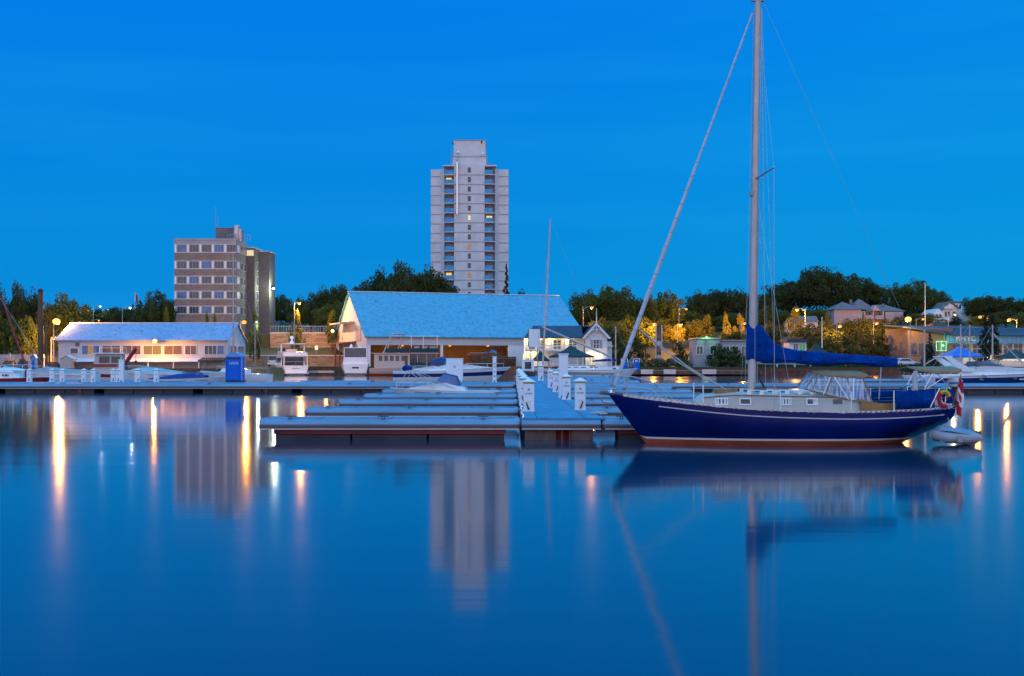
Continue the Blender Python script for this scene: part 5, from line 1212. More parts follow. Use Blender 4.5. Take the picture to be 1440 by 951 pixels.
# brown office block
OY = 228.0; ox = WX(245, OY); oz = 4.0
t = thing('office_block', 'six-storey brown stone office block with white window strips and roof plant', 'office block', (ox, OY, oz)); wz = lambda py: WZ(py, OY) - oz
Wm = WX(332.5, OY) - ox; Dm = 9.0; top_ = wz(338)
mb = MB(); mb.box(0, 0, 0, Wm, Dm, top_ - .001); mb.build('wall', M['stonetile'], t)
mb = MB(); mb.box(-.12, -.12, top_, Wm + .12, Dm + .1, top_ + .35); mb.box(-.06, -.06, wz(343), Wm + .06, -.002, top_); mb.box(Wm + .002, -.06, wz(343), Wm + .06, Dm, top_); mb.build('parapet', M['concrete_band'], t)
rows_ = [(354.7, 344), (377.6, 367.5), (398.9, 388.8), (420, 410), (441, 431)]
bay = Wm / 5
for r_, (pb, pt) in enumerate(rows_):
    z0, z1 = wz(pb), wz(pt)
    mb = MB(); mb.box(-.03, -.05, z0 - .15, Wm + .03, -.003, z0 - .02); mb.box(-.03, -.05, z1 + .02, Wm + .03, -.003, z1 + .12); mb.build('sill_band', M['concrete'], t)
    for k in range(5):
        x = k * bay
        mb = MB(); mb.box(x + .05, -.055, z0, x + .48, -.004, z1); mb.build('white_panel', M['white'], t)
        window(t, x + .62, x + bay - .12, 0, z0 + .04, z1 - .04, M['concrete'], M['glassgrey'] if (r_ + k) % 3 else M['glassblue'], .035, .05, bars=2)
    for k in range(3): window(t, .6 + k * 2.9, 2.5 + k * 2.9, Wm, z0 + .04, z1 - .04, M['concrete'], M['glassgrey'] if k else M['white'], .06, .05, bars=1, axis='x', s=1)
mb = MB(); px0, px1 = WX(303, OY + 3) - ox, WX(334, OY + 3) - ox; mb.box(px0, 3, top_, px1, 8, wz(319)); mb.box(px0 - .1, 2.9, wz(319), px1 + .1, 8.1, wz(318)); mb.build('penthouse', M['greytile'], t)
for px, r_, h in ((333, .75, 3.4), (337.5, .55, 2.6)):
    mb = MB(); x = WX(px, OY + 3) - ox; mb.lathe([(r_, top_), (r_, top_ + h * .4), (r_ * 1.12, top_ + h * .45), (r_ * .9, top_ + h * .7), (r_ * .95, top_ + h * .95), (r_ * .5, top_ + h)], (x, 3.0), 10); mb.build('vent_stack', M['alu'], t)
mb = MB()
for k in range(9): x = WX(318 + k * 4, OY) - ox; mb.tube([(x, 1.2, top_), (x, 1.2, top_ + 1.2)], .04, 4)
mb.tube([(WX(318, OY) - ox, 1.2, top_ + 1.2), (WX(350, OY) - ox, 1.2, top_ + 1.2)], .04, 4); mb.build('roof_railing', M['grey'], t)
for px, h in ((303, 4.5), (306, 2.4), (246, 1.2)):
    mb = MB(); x = WX(px, OY + 3) - ox + (0 if px > 250 else .3); zb = wz(319) if px > 250 else top_; mb.tube([(x, 3.2, zb - .1), (x, 3.2, zb + h)], .05, 5, r2=.025); mb.build('antenna', M['grey'], t)
# rear wing and blind stair tower
xr0, xr1 = WX(345, OY + 9) - ox, WX(358, OY + 9) - ox
mb = MB(); mb.box(Wm - 4, Dm + .01, 0, xr1, Dm + 9, wz(343)); mb.build('rear_wing', M['greytile'], t)
mb = MB(); mb.box(Wm - 4.1, Dm - .1 + .05, wz(343) + .01, xr1 + .1, Dm + 9.1, wz(341.5)); mb.build('wing_parapet', M['concrete'], t)
window(t, xr0 + .3, xr1 - .2, Dm + .01, wz(354), wz(346), M['white'], M['litpale'], .05, bars=2)
for k in range(4): window(t, Dm + 2.2, Dm + 4.4, xr1, wz(440) + k * 3.1, wz(440) + k * 3.1 + 1.8, M['concrete'], M['glassgrey'], .1, axis='x', s=1, bars=1)
xs0, xs1 = WX(366, OY + 12) - ox, WX(378, OY + 12) - ox
mb = MB(); mb.box(xr1 + .02, Dm + 3.5, 0, xs1, Dm + 9.5, wz(346)); mb.build('stair_tower', M['greytile'], t)
mb = MB(); mb.box(xr1, Dm + 3.4, wz(346) + .005, xs1 + .1, Dm + 9.6, wz(345)); mb.build('tower_coping', M['concrete'], t)
for k in range(3): mb = MB(); x = xs1 - 1.2 + k * .5; mb.tube([(x - 1.5, Dm + 4, wz(346)), (x - 1.5, Dm + 4, wz(340 + k))], .05, 5); mb.build('antenna', M['gel'], t)
mb = MB(); x = xs1 + .7; mb.tube([(xs1, Dm + 5, wz(400)), (x, Dm + 4.6, wz(399.5))], .06, 5); mb.ball((x, Dm + 4.5, wz(400)), .28); mb.build('wall_lamp', M['bulb_cool'], t); light(t, (x + .5, Dm + 3.4, wz(401)), (.8, 1, .75), 700, .2)
light(t, (xs1 - 1.5, Dm + 1.0, wz(478)), (.7, 1, .45), 420, .2)
mb = MB(); mb.lathe([(.12, wz(483)), (.2, wz(481)), (.08, wz(479))], (xs1 - 1.5, Dm + 3.3), 8); mb.build('porch_lamp', M['bulb_cool'], t)

# apartment tower
TY = 350.0; tx = WX(660, TY); tz0 = 12.0
t = thing('apartment_tower', 'tall white apartment tower with blue balconies and a stepped penthouse', 'apartment tower', (tx, TY, tz0)); az = lambda py: WZ(py, TY) - tz0
ax = lambda px: WX(px, TY) - tx
fp = 13.45 * TY / F
ft = az(232.5)
def plan(x0, x1, y0, y1, z0, z1, nm, mt): m_ = MB(); m_.box(x0, y0, z0, x1, y1, z1); return m_.build(nm, mt, t)
plan(ax(638.5), ax(681.5), 0, 18, 0, ft, 'central_block', M['concrete'])
wt = az(236)
plan(ax(605), ax(619), 3.2, 16, 0, wt, 'left_wing', M['concrete']); plan(ax(701), ax(715), 3.2, 16, 0, wt, 'right_wing', M['concrete'])
mb = MB(); mb.prism([(ax(619), 3.2), (ax(624.5), 1.2), (ax(624.5), 16), (ax(619), 16)], 0, wt - .02, 'z'); mb.build('left_return', M['concrete'], t)
mb = MB(); mb.prism([(ax(701), 3.2), (ax(701), 16), (ax(696), 16), (ax(696), 1.2)], 0, wt - .02, 'z'); mb.build('right_return', M['concrete'], t)
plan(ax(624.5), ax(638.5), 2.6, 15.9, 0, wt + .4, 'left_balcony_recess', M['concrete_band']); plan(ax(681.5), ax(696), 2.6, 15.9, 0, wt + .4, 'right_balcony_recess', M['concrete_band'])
mb = MB(); mb.box(ax(623), -.1, wt + .45, ax(639), 16, wt + .8); mb.build('balcony_roof', M['concrete'], t); mb = MB(); mb.box(ax(681), -.1, wt + .45, ax(698), 16, wt + .8); mb.build('balcony_roof', M['concrete'], t)
plan(ax(636.5), ax(683.5), 1.5, 14, ft, az(219.8), 'penthouse_base', M['concrete']); plan(ax(637.5), ax(682.5), 2.2, 13, az(219.79), az(195.8), 'penthouse', M['concrete'])
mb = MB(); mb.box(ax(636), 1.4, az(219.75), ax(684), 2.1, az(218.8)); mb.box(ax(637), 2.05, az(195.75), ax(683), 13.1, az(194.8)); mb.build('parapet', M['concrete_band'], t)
nfl = 15
for i in range(nfl):
    z = ft - fp * i - .05
    if z < 3: break
    for q0, q1, ya, yb in ((638.3, 681.7, -.07, -.003), (604.8, 619, 3.1, 3.197), (701, 715.2, 3.1, 3.197)):
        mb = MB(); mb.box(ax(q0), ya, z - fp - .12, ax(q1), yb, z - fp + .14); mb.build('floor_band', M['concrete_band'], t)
    zc = z - fp * .48
    litw = i in (5,); dimw = i in (8, 11)
    window(t, ax(660) - .42, ax(660) + .42, 0, zc - .72, zc + .72, M['concrete_band'], M['litpale'] if litw else (M['warmglow'] if dimw else M['glassdark']), .08, .06, hb_=1)
    for sd_, (p0, p1) in enumerate(((624.5, 638.5), (681.5, 696))):
        zb = z - fp
        mb = MB(); mb.box(ax(p0) + .02, -.35, zb - .02, ax(p1) - .02, 2.59, zb + .20); b_ = mb.build('balcony', M['concrete'], t)
        mb = MB(); mb.box(ax(p0) + (.35 if sd_ == 0 else .08), -.34, zb + .22, ax(p1) - (.08 if sd_ == 0 else .75), -.28, zb + 1.5); mb.build('railing', M['balcony'], b_)
        lit = (sd_ == 0 and i in (1, 11)) or (sd_ == 1 and i == 5)
        window(t, ax(p0) + .5, ax(p1) - .9, 2.6, zb + .25, zb + 2.45, M['concrete_band'], (M['lit'] if sd_ == 0 else M['litpale']) if lit else M['glassblue'], .1, .08, bars=1)
mb = MB(); mb.tube([(ax(643), -.35, az(302)), (ax(643), -.35, az(228)), (ax(642.6), 1.0, az(222)), (ax(642.6), 1.2, az(214))], .32, 8); mb.build('flue_pipe', M['steel'], t)
for px, py in ((644, 214), (642, 229), (678.5, 216)):
    mb = MB(); mb.lathe([(.1, -.45), (.5, -.2), (.55, .1), (.3, .45)], (0, 0), 10); mb.build('dish_antenna', M['gel'], t, loc=(ax(px), 1.0, az(py)))
for px0, px1, h in ((650, 655, 2), (660, 663, 2.6), (663.5, 667, 1.8), (671, 677, 1.8)):
    mb = MB(); mb.box(ax(px0), 6, az(194.8), ax(px1), 8, az(194.8 - h)); mb.build('roof_unit', M['dark'], t)
mb = MB()
for px in (635.5, 634.3, 683.8, 685): mb.tube([(ax(px), 1.8, ft + .3), (ax(px), 1.8, ft + (5.5 if px < 635 else 3.2))], .12, 5)
for k in range(10): mb.tube([(ax(684 + k), 3.4, wt), (ax(684 + k), 3.4, wt + 1.6)], .07, 4)
mb.tube([(ax(684), 3.4, wt + 1.6), (ax(694), 3.4, wt + 1.6)], .08, 4); mb.build('roof_mast', M['grey'], t)
mb = MB(); mb.box(ax(635.2), 3, az(200.5), ax(637.3), 3.6, az(197.5)); mb.box(ax(676), 2.0, az(200), ax(678), 2.18, az(196.5)); mb.build('loudspeaker_box', M['dark'], t)

# yacht club pavilion on the right
PY = 196.0; x0 = WX(1277, PY); t = thing('yacht_club_building', 'long low club building with grey-brown siding, light blue fascia and white letters', 'club building', (x0, PY, 1.2)); pz = lambda py: WZ(py, PY) - 1.2; pxx = lambda px: WX(px, PY) - x0
Lr = pxx(1560)
mb = MB(); mb.box(0, 0, 0, pxx(1340), 12, pz(461)); mb.build('side_block', M['siding'], t)
mb = MB(); mb.box(pxx(1340) + .01, 1.5, 0, Lr, 12, pz(472)); mb.build('wall', M['white'], t)
mb = MB(); mb.box(pxx(1331), -.35, pz(483), Lr, 1.45, pz(471.5)); mb.build('fascia', M['sidingblue'], t)
mb = MB(); mb.slab((-1.2, -.8, pz(459.5)), (pxx(1345), -.8, pz(471.2)), (Lr, 9, pz(463) + .2), (-1.2, 9, pz(456.5) + .2), .18)
mb.slab((pxx(1345) + .01, -.8, pz(471.2)), (Lr, -.8, pz(472)), (Lr, 9, pz(463) + .2), (Lr - .02, 9, pz(463) + .2), .18); mb.build('roof', M['roofdark'], t)
k = 15
for q in range(k):
    xa = pxx(1342) + q * (Lr - pxx(1342)) / k
    window(t, xa + .2, xa + (Lr - pxx(1342)) / k - .1, 1.5, pz(497), pz(484), M['white'], M['glassgrey'] if q % 4 else M['glassdark'], .08, .1, bars=1, hb_=1)
window(t, pxx(1317), pxx(1330), 0, pz(493), pz(480.5), M['white'], M['litgreen'], .1, .1, bars=1)
window(t, pxx(1328), pxx(1333.5), -.0, pz(478), pz(467.5), M['grey'], M['glassblue'], .08, .1)
for q in range(4): window(t, .5 + q * 1.25, 1.5 + q * 1.25, 0, pz(499), pz(483), M['siding'], M['glassdark'], .08, .1)
mb = MB(); mb.box(pxx(1344.2), -.37, pz(480), pxx(1345.2), -.352, pz(472.5)); mb.build('sign_bar', M['gel'], t)
text_mesh('sign_lettering', 'RHYC', 1.3, M['gel'], t, (pxx(1357), -.40, pz(476.4)), (R(90), 0, 0), .03)
mb = MB(); mb.ball((pxx(1324), -.6, pz(486)), .22); mb.build('green_lamp', M['bulb_green'], t); light(t, (pxx(1324), -1.2, pz(486)), GREEN, 40, .2)
mb = MB(); mb.box(pxx(1345), -3, pz(515), Lr, -2.9, pz(499)); mb.build('terrace_wall', M['clap'], t)
for px in (1381, 1393, 1415, 1428, 1438):
    mb = MB(); mb.ball((WX(px, 187) - x0, -8, pz(503.5)), .12); mb.build('terrace_lamp', M['bulb_warm'], t); light(t, (WX(px, 187) - x0, -8, pz(505)), WARM, 130, .15)
# terrace fence
t = thing('terrace_fence', 'pale green-grey picket fence along the terrace at the right edge', 'fence', (WX(1425, 182), 182, 1.2))
mb = MB()
for q in range(40): mb.box(-5 + q * .25, -.03, 0, -4.86 + q * .25, .03, 1.0 + .12 * (q % 3 == 0))
mb.build('pickets', M['alu'], t)
mb = MB(); mb.box(-5, .035, .3, 5, .07, .38); mb.box(-5, .035, .8, 5, .07, .88); mb.build('rail', M['grey'], t)

# houses on the right hillside
HYY = 290.0
def hip(mb, x0, x1, y0, y1, z0, z1, ov=.5, gable_r=False):
    xm = (y1 - y0) / 2; x0 -= ov; x1 += ov; y0 -= ov; y1 += ov; ym = (y0 + y1) / 2; a = min(xm, (x1 - x0) / 2 - .1)
    p = [(x0, y0, z0), (x1, y0, z0), (x1, y1, z0), (x0, y1, z0), (x0 + a, ym, z1), (x1 - (0 if gable_r else a), ym, z1)]
    mb.add(p, [(0, 1, 5, 4), (1, 2, 5), (2, 3, 4, 5), (3, 0, 4), (3, 2, 1, 0)])
hx0 = WX(1173, HYY); hz = 10.0; t = thing('pink_house', 'large pinkish clapboard house with grey hipped roofs and balconies on the hillside', 'house', (hx0, HYY, hz)); qx = lambda px: WX(px, HYY) - hx0; qz = lambda py: WZ(py, HYY) - hz
mb = MB(); mb.box(0, 0, 0, qx(1211), 9, qz(435.5)); mb.box(qx(1211) + .01, 2.5, 0, qx(1247), 10, qz(437)); mb.box(qx(1247) + .01, 1.0, 0, qx(1272), 9, qz(438.5)); mb.build('wall', M['pink'], t)
mb = MB(); hip(mb, 0, qx(1211), 0, 9, qz(435.3), qz(423.5)); mb.build('roof', M['roofgrey'], t)
mb = MB(); hip(mb, qx(1203), qx(1236), 3, 11, qz(435), qz(418.5), .3); mb.build('roof', M['roofgrey'], t)
mb = MB(); hip(mb, qx(1222), qx(1274), 1.5, 9.5, qz(437.5), qz(427.5)); mb.build('roof', M['roofgrey'], t)
mb = MB(); mb.prism([(qx(1228), qz(437)), (qx(1239), qz(437)), (qx(1231), qz(429))], .4, 3, 'y'); mb.build('gable', M['pink'], t)
for p0, p1 in ((1217, 1230), (1232, 1244)):
    mb = MB(); mb.box(qx(p0), .5, qz(449), qx(p1), 2.4, qz(448)); mb.box(qx(p0), .5, qz(448), qx(p1), .6, qz(443.5)); mb.build('balcony', M['pink'], t)
for px in (1213, 1217, 1230, 1244): mb = MB(); mb.box(qx(px) - .12, .8, 0, qx(px) + .12, 1.04, qz(437.5)); mb.build('post', M['cream'], t)
for px in (1219, 1223, 1227, 1234, 1238, 1242): window(t, qx(px) - .35, qx(px) + .35, 2.5, qz(444.5), qz(438.6), M['cream'], M['glassdark'], .08)
for px in (1218, 1223, 1228): window(t, qx(px) - .35, qx(px) + .35, 2.5, qz(456), qz(450), M['white'], M['glassgrey'], .08)
mb = MB(); mb.box(qx(1205) - .3, 5, qz(426), qx(1205) + .3, 5.6, qz(420)); mb.box(qx(1249) - .2, 4, qz(431), qx(1249) + .2, 4.5, qz(426.5)); mb.build('chimney', M['roofgrey'], t)
HY2 = 305.0
hx0 = WX(1313, HY2); t = thing('white_townhouse', 'white gabled townhouse with tall dark windows above the club building', 'house', (hx0, HY2, 10)); qx = lambda px: WX(px, HY2) - hx0; qz = lambda py: WZ(py, HY2) - 10
mb = MB(); mb.prism([(0, 0), (qx(1327), 0), (qx(1327), qz(441)), (qx(1320), qz(434)), (0, qz(441))], 0, 10, 'y'); mb.prism([(qx(1327) + .01, 0), (qx(1349), 0), (qx(1349), qz(434)), (qx(1338), qz(425.5)), (qx(1327) + .01, qz(436))], 1, 10, 'y'); mb.build('wall', M['white'], t)
mb = MB(); mb.slab((qx(1326), .5, qz(437)), (qx(1326), 10, qz(437)), (qx(1338), 10, qz(424.5)), (qx(1338), .5, qz(424.5)), .2); mb.slab((qx(1350), 10, qz(434.8)), (qx(1350), .5, qz(434.8)), (qx(1338), .5, qz(424.5)), (qx(1338), 10, qz(424.5)), .2); mb.build('roof', M['roofgrey'], t)
for px, pb, pt in ((1317, 447, 442), (1322, 447, 442), (1332, 445, 438), (1336, 445, 438), (1343, 445, 438), (1320, 455, 450), (1333, 455, 450)): window(t, qx(px) - .3, qx(px) + .3, 0 if px < 1327 else 1, qz(pb), qz(pt), M['white'], M['glassdark'], .08)
mb = MB(); mb.box(qx(1329), .2, qz(434.3), qx(1341), .98, qz(431)); mb.build('balcony', M['clap'], t)
hx0 = WX(1346, 312); HY2 = 312.0; t = thing('white_townhouse', 'narrow white townhouse with a flat grey roof behind the gabled one', 'house', (hx0, HY2, 10)); qx = lambda px: WX(px, HY2) - hx0; qz = lambda py: WZ(py, HY2) - 10
mb = MB(); mb.box(qx(1340), 0, 0, qx(1353), 8, qz(426)); mb.box(qx(1353) + .01, -2, 0, qx(1361), 6, qz(436)); mb.build('wall', M['white'], t)
mb = MB(); mb.box(qx(1339), -.3, qz(425.9), qx(1354), 8.3, qz(424)); mb.box(qx(1353.2) + .02, -2.3, qz(435.9), qx(1362), 6.3, qz(434.6)); mb.build('roof', M['roofgrey'], t)
for px, pb, pt in ((1345, 434, 429), (1350, 434, 429)): window(t, qx(px) - .3, qx(px) + .3, 0, qz(pb), qz(pt), M['white'], M['glassdark'], .08)
for px in (1355.5, 1358.5): window(t, qx(px) - .25, qx(px) + .25, -2, qz(445), qz(439), M['white'], M['glassdark'], .08)
t = thing('brick_house', 'small red brick house end beside the tall silver mast above the club roof', 'house', (WX(1298, 285), 285, 9)); 
mb = MB(); zt = WZ(446, 285) - 9; mb.prism([(0, 0), (2.6, 0), (2.6, zt), (1.3, zt + .5), (0, zt)], 0, 8, 'y'); mb.build('wall', M['redbrick'], t)
mb = MB(); mb.box(-.2, -.2, zt + .3, 2.8, 8, zt + .55); mb.build('roof', M['roofgrey'], t)
window(t, .8, 1.7, 0, zt - 2, zt - .7, M['white'], M['glassdark'])
for lab, p0, p1, pt, Y, mt in (('low pale building behind the yellow-green tree at right', 1105, 1150, 444, 262, 'concrete'), ('small orange-lit house roofline behind the trees at far left', 31, 56, 488, 176, 'cream'), ('small pale cottage beside the tall brown pole at left', 62, 76, 490, 178, 'cream'), ('far pale house under the trees right of the office block', 425, 442, 458, 262, 'concrete')):
    x0, x1 = WX(p0, Y), WX(p1, Y); zb = gz((x0 + x1) / 2, Y) - .5; zt = WZ(pt, Y) - zb; t = thing('low_house', lab, 'house', (x0, Y, zb)); Lw = x1 - x0
    mb = MB(); mb.box(0, 0, 0, Lw, 5, zt * .7); mb.build('wall', M[mt], t)
    mb = MB(); hip(mb, 0, Lw, 0, 5, zt * .7, zt, .3, True); mb.build('roof', M['roofgrey' if mt == 'concrete' else 'redbrick'], t)
    for k in range(max(1, int(Lw / 2.2))): window(t, .5 + k * 2.1, 1.4 + k * 2.1, 0, zt * .35, zt * .6, M['white'], M['glassgrey'] if mt == 'concrete' else M['warmglow'])
# harbour office with green lamp, kiosk
GY = 188.0; x0 = WX(980, GY); t = thing('harbour_office', 'flat-roofed grey harbour office with a green-lit roof edge behind the bushes', 'office', (x0, GY, 1.2)); qx = lambda px: WX(px, GY) - x0; qz = lambda py: WZ(py, GY) - 1.2
mb = MB(); mb.box(0, 0, 0, qx(1012), 8, qz(477)); mb.box(qx(1012) + .01, .5, 0, qx(1058), 8, qz(479.5)); mb.build('wall', M['concrete_band'], t)
mb = MB(); mb.box(-.2, -.2, qz(477) + .002, qx(1012) + .2, 8.2, qz(475)); mb.box(qx(1012.6), .2, qz(479.4), qx(1059), 8.3, qz(478)); mb.build('roof', M['grey'], t)
for px in (984, 1003, 1022, 1035, 1048): window(t, qx(px) - .5, qx(px) + .5, 0 if px < 1012 else .5, qz(498), qz(487), M['white'], M['glassdark'], .08, bars=1)
mb = MB(); mb.ball((qx(993), -.45, qz(475.2)), .2); mb.build('green_lamp', M['bulb_green'], t); light(t, (qx(993), -.7, qz(472)), GREEN, 60, .2)
GY = 186.0; x0 = WX(1110, GY); t = thing('dock_kiosk', 'small flat-roofed white kiosk with green-lit glass behind the blue sail cover', 'kiosk', (x0, GY, 1.2)); qx = lambda px: WX(px, GY) - x0; qz = lambda py: WZ(py, GY) - 1.2
mb = MB(); mb.box(0, 0, 0, qx(1134), 4, qz(481)); mb.build('wall', M['white'], t)
mb = MB(); mb.box(-.5, -.6, qz(481) + .003, qx(1135), 4.4, qz(477)); mb.build('roof', M['roofdark'], t)
for p0, p1, m_ in ((1116, 1122, 'glassgrey'), (1124, 1132, 'litgreen')): window(t, qx(p0), qx(p1), 0, qz(497), qz(484), M['white'], M[m_], .08, bars=1)
t = canopy('olive green tent roof beside the flat-roofed kiosk', 1134, 1163, 186.5, 497, 482, M['green_canvas'])
# retaining walls
t = thing('stone_retaining_wall', 'upper rough stone retaining wall under the trees behind the flybridge yacht', 'retaining wall', (WX(436, 215.2), 215.2, 0))
mb = MB(); mb.box(-7.5, -.3, 4.4, 11, .3, 7.35); mb.build('masonry', M['rubble'], t)
mb = MB(); mb.box(-7.5, -.36, 7.352, 11, .36, 7.5); mb.build('coping', M['concrete'], t)
t = thing('metal_fence', 'thin grey metal railing on top of the upper stone retaining wall', 'fence', (WX(425, 215.2), 215.2, 7.5))
mb = MB()
for k in range(26): mb.tube([(-6 + k * .5, 0, 0), (-6 + k * .5, 0, 1.2)], .04, 4)
mb.tube([(-6, 0, 1.2), (6.5, 0, 1.2)], .05, 4); mb.build('railing', M['grey'], t)
t = thing('stone_retaining_wall', 'lower stone retaining wall beside the parked white van', 'retaining wall', (WX(430, 205.3), 205.3, 0))
mb = MB(); mb.box(-14, -.3, 1.0, 16, .2, 3.05); mb.build('masonry', M['rubble'], t)
mb = MB(); mb.box(-14, -.35, 3.052, 16, .28, 3.2); mb.build('coping', M['concrete'], t)
t = thing('notice_sign', 'small white sign on a post in the grass bank behind the flybridge yacht', 'sign', (WX(445, 208), 208, 3.2))
mb = MB(); mb.box(-.3, -.03, 1.0, .3, .03, 1.75); mb.build('panel', M['gel'], t)
mb = MB(); mb.tube([(0, .06, 0), (0, .06, 1.2)], .04, 5); mb.build('post', M['grey'], t)
t = thing('timber_fence', 'grey slatted fence at the far left behind the red-hulled boat', 'fence', (WX(14, 152), 152, 1.2))
mb = MB()
for k in range(28): mb.box(-4 + k * .3, -.03, 0, -3.76 + k * .3, .03, 1.9)
mb.build('boards', M['grey'], t)
mb = MB()
for k in range(5): mb.box(-4 + k * 2, -.1, 0, -3.88 + k * 2, -.035, 2.1)
mb.build('posts', M['cream'], t)
# sheds, pole and clutter at left
for lab, p0, p1, pt, pb, Y, m_, rm in (('small bright blue hut with a peaked roof behind the left pedestals', 43.5, 50, 499, 521, 148, 'bluelight', 'tentblue'), ('narrow white hut with a peaked roof beside the blue hut', 50.5, 56, 498, 518, 149, 'white', 'cream'), ('small white lit hut at the left corner of the long shed', 85, 101, 500, 521, 147.5, 'cream', 'white')):
    x0, x1 = WX(p0, Y), WX(p1, Y); t = thing('dock_hut', lab, 'hut', (x0, Y, 1.2)); Lw = x1 - x0; h = WZ(pt, Y) - 1.2
    mb = MB(); mb.prism([(0, 0), (Lw, 0), (Lw, h * .75), (Lw / 2, h * .97), (0, h * .75)], 0, 1.6, 'y'); mb.build('wall', M[m_], t)
    mb = MB(); mb.slab((-.1, -.1, h * .72), (-.1, 1.7, h * .72), (Lw / 2, 1.7, h), (Lw / 2, -.1, h), .06); mb.slab((Lw + .1, 1.7, h * .72), (Lw + .1, -.1, h * .72), (Lw / 2, -.1, h), (Lw / 2, 1.7, h), .06); mb.build('roof', M[rm], t)
    mb = MB(); mb.box(Lw * .3, -.04, 0, Lw * .7, -.003, h * .6); mb.build('door', M['blue'] if m_ == 'bluelight' else M['cream'], t)
t = thing('timber_mooring_post', 'tall thick brown timber post beside the floodlit shed corner', 'post', (WX(57, 140), 140, -1))
mb = MB(); mb.tube([(0, 0, 0), (0, 0, WZ(411, 140) + 1)], .36, 10, r2=.30); mb.build('shaft', M['wood'], t)
mb = MB(); mb.lathe([(.33, 0), (.36, .1), (.3, .3), (.1, .45)], (0, 0), 10); mb.build('cap', M['dark'], t, loc=(0, 0, WZ(411, 140) + 1))
mb = MB(); mb.tube([(.65, .2, 0), (.6, .1, 8)], .16, 8); mb.build('brace', M['wood'], t)
random.seed(5)
for i, (p0, p1, pt, lab, m_) in enumerate(((0, 20, 507, 'brown stacked timber heap at the far left shore', 'wood'), (22, 36, 505, 'dark covered heap beside the long crane arm', 'dark'), (60, 82, 509, 'pile of dark planks in front of the tall brown post', 'wood'))):
    Y = 147.3; x0, x1 = WX(p0, Y), WX(p1, Y); t = thing('timber_pile', lab, 'timber pile', ((x0 + x1) / 2, Y + .8, 1.2)); h = WZ(pt, Y) - 1.2; hw = (x1 - x0) / 2
    mb = MB()
    for r_ in range(5):
        for q in range(5):
            a = random.uniform(-.2, .2); z = h * r_ / 5; x = -hw * (1 - r_ * .1) + random.uniform(0, .2)
            mb.box(x, -.7 + q * .28 + a * .2, z, hw * (1 - r_ * .1) - random.uniform(0, .3), -.7 + q * .28 + .22 + a * .2, z + h / 5 * .9)
    mb.build('planks', M[m_], t)
# cars
def car(label, px, Y, col, rz=0, van=False):
    t = thing('parked_van' if van else 'parked_car', label, 'van' if van else 'car', (WX(px, Y), Y, 1.22), rz, None)
    L, B = (4.8, 1.9) if van else (4.3, 1.75); h = 1.95 if van else 1.42
    pr = [(-L / 2, .35), (-L / 2 + .05, .9), (-L / 2 + .25, h), (L * .12, h), (L * .30, 1.0), (L / 2 - .1, .8), (L / 2, .35)] if van else [(-L / 2, .35), (-L / 2 + .02, .85), (-L * .40, .92), (-L * .27, h), (L * .05, h), (L * .22, .92), (L / 2 - .1, .75), (L / 2, .35)]
    m_ = mat('car_paint_' + str(abs(hash(label)) % 1000), col, .25, var=.03, coat=.5)
    _, wv = cabin(t, 'body', pr, B / 2, .16, m_)
    if van: g = [[(-L * .40, 1.15), (L * .2, 1.1), (L * .1, 1.75), (-L * .40, 1.8)]]; rear = (-L / 2 + .03, -L / 2 + .22, 1.1, 1.8)
    else: g = [[(-L * .36, .95), (L * .17, .95), (L * .03, 1.32), (-L * .25, 1.32)]]; rear = (-L * .395, -L * .285, .97, 1.34)
    side_glass(t, g, wv)
    mb = MB(); b_ = B / 2 * .78; mb.quad((rear[0] - .02, -b_, rear[2]), (rear[0] - .02, b_, rear[2]), (rear[1] - .02, b_ * .92, rear[3]), (rear[1] - .02, -b_ * .92, rear[3])); mb.build('rear_window', M['glassdark'], t, fix=False)
    for sx in (-L * .31, L * .31):
        for sy in (-1, 1):
            mb = MB(); mb.tube([(sx, sy * (B / 2 - .18), .32), (sx, sy * (B / 2 + .01), .32)], .32, 14); w_ = mb.build('wheel', M['black'], t)
            mb = MB(); mb.tube([(sx, sy * (B / 2 + .012), .32), (sx, sy * (B / 2 + .02), .32)], .19, 12); mb.build('rim', M['alu'], w_)
    for sy in (-1, 1): mb = MB(); mb.box(-L / 2 - .03, sy * B * .36 - .15, .72, -L / 2 + .06, sy * B * .36 + .15, .86); mb.build('tail_light', M['flagred'], t)
    return t
car('white van seen from behind, parked by the lower stone wall', 390, 196, (.62, .58, .52), R(82), True)
car('maroon car parked behind the low green shrubs right of the furled jib', 928, 193, (.16, .02, .03), R(5))
car('dark blue car parked right of the maroon car', 952, 194, (.02, .04, .10), R(-3))
car('turquoise-blue car parked between the fuel pumps and the round bush', 890, 192, (.02, .16, .28), R(178))
car('silver car parked under the blue sail cover beside the white posts', 1076, 190, (.45, .48, .52), R(4))
car('pale blue car parked left of the silver car', 1040, 191, (.2, .36, .5), R(2))
car('white car parked behind the boom end at the grassy bank', 1275, 188, (.6, .6, .62), R(3))
t = thing('pylon_sign', 'tall dark sign pylon with reddish panels by the left street lamp', 'sign', (WX(926.5, 196), 196, 1.2))
mb = MB(); zt = WZ(459, 196) - 1.2; mb.box(-.36, -.2, .6, .36, .2, zt); mb.build('panel', M['wood'], t)
for x in (-.5, .5): mb = MB(); mb.tube([(x, 0, 0), (x, 0, zt + .2)], .07, 6); mb.build('post', M['gel'], t)
for k in range(4): mb = MB(); z = 1.3 + k * 1.2; mb.box(-.34, -.24, z, .34, -.203, z + .7); mb.build('sign_plate', M['redbrick'] if k % 2 else M['cream'], t)
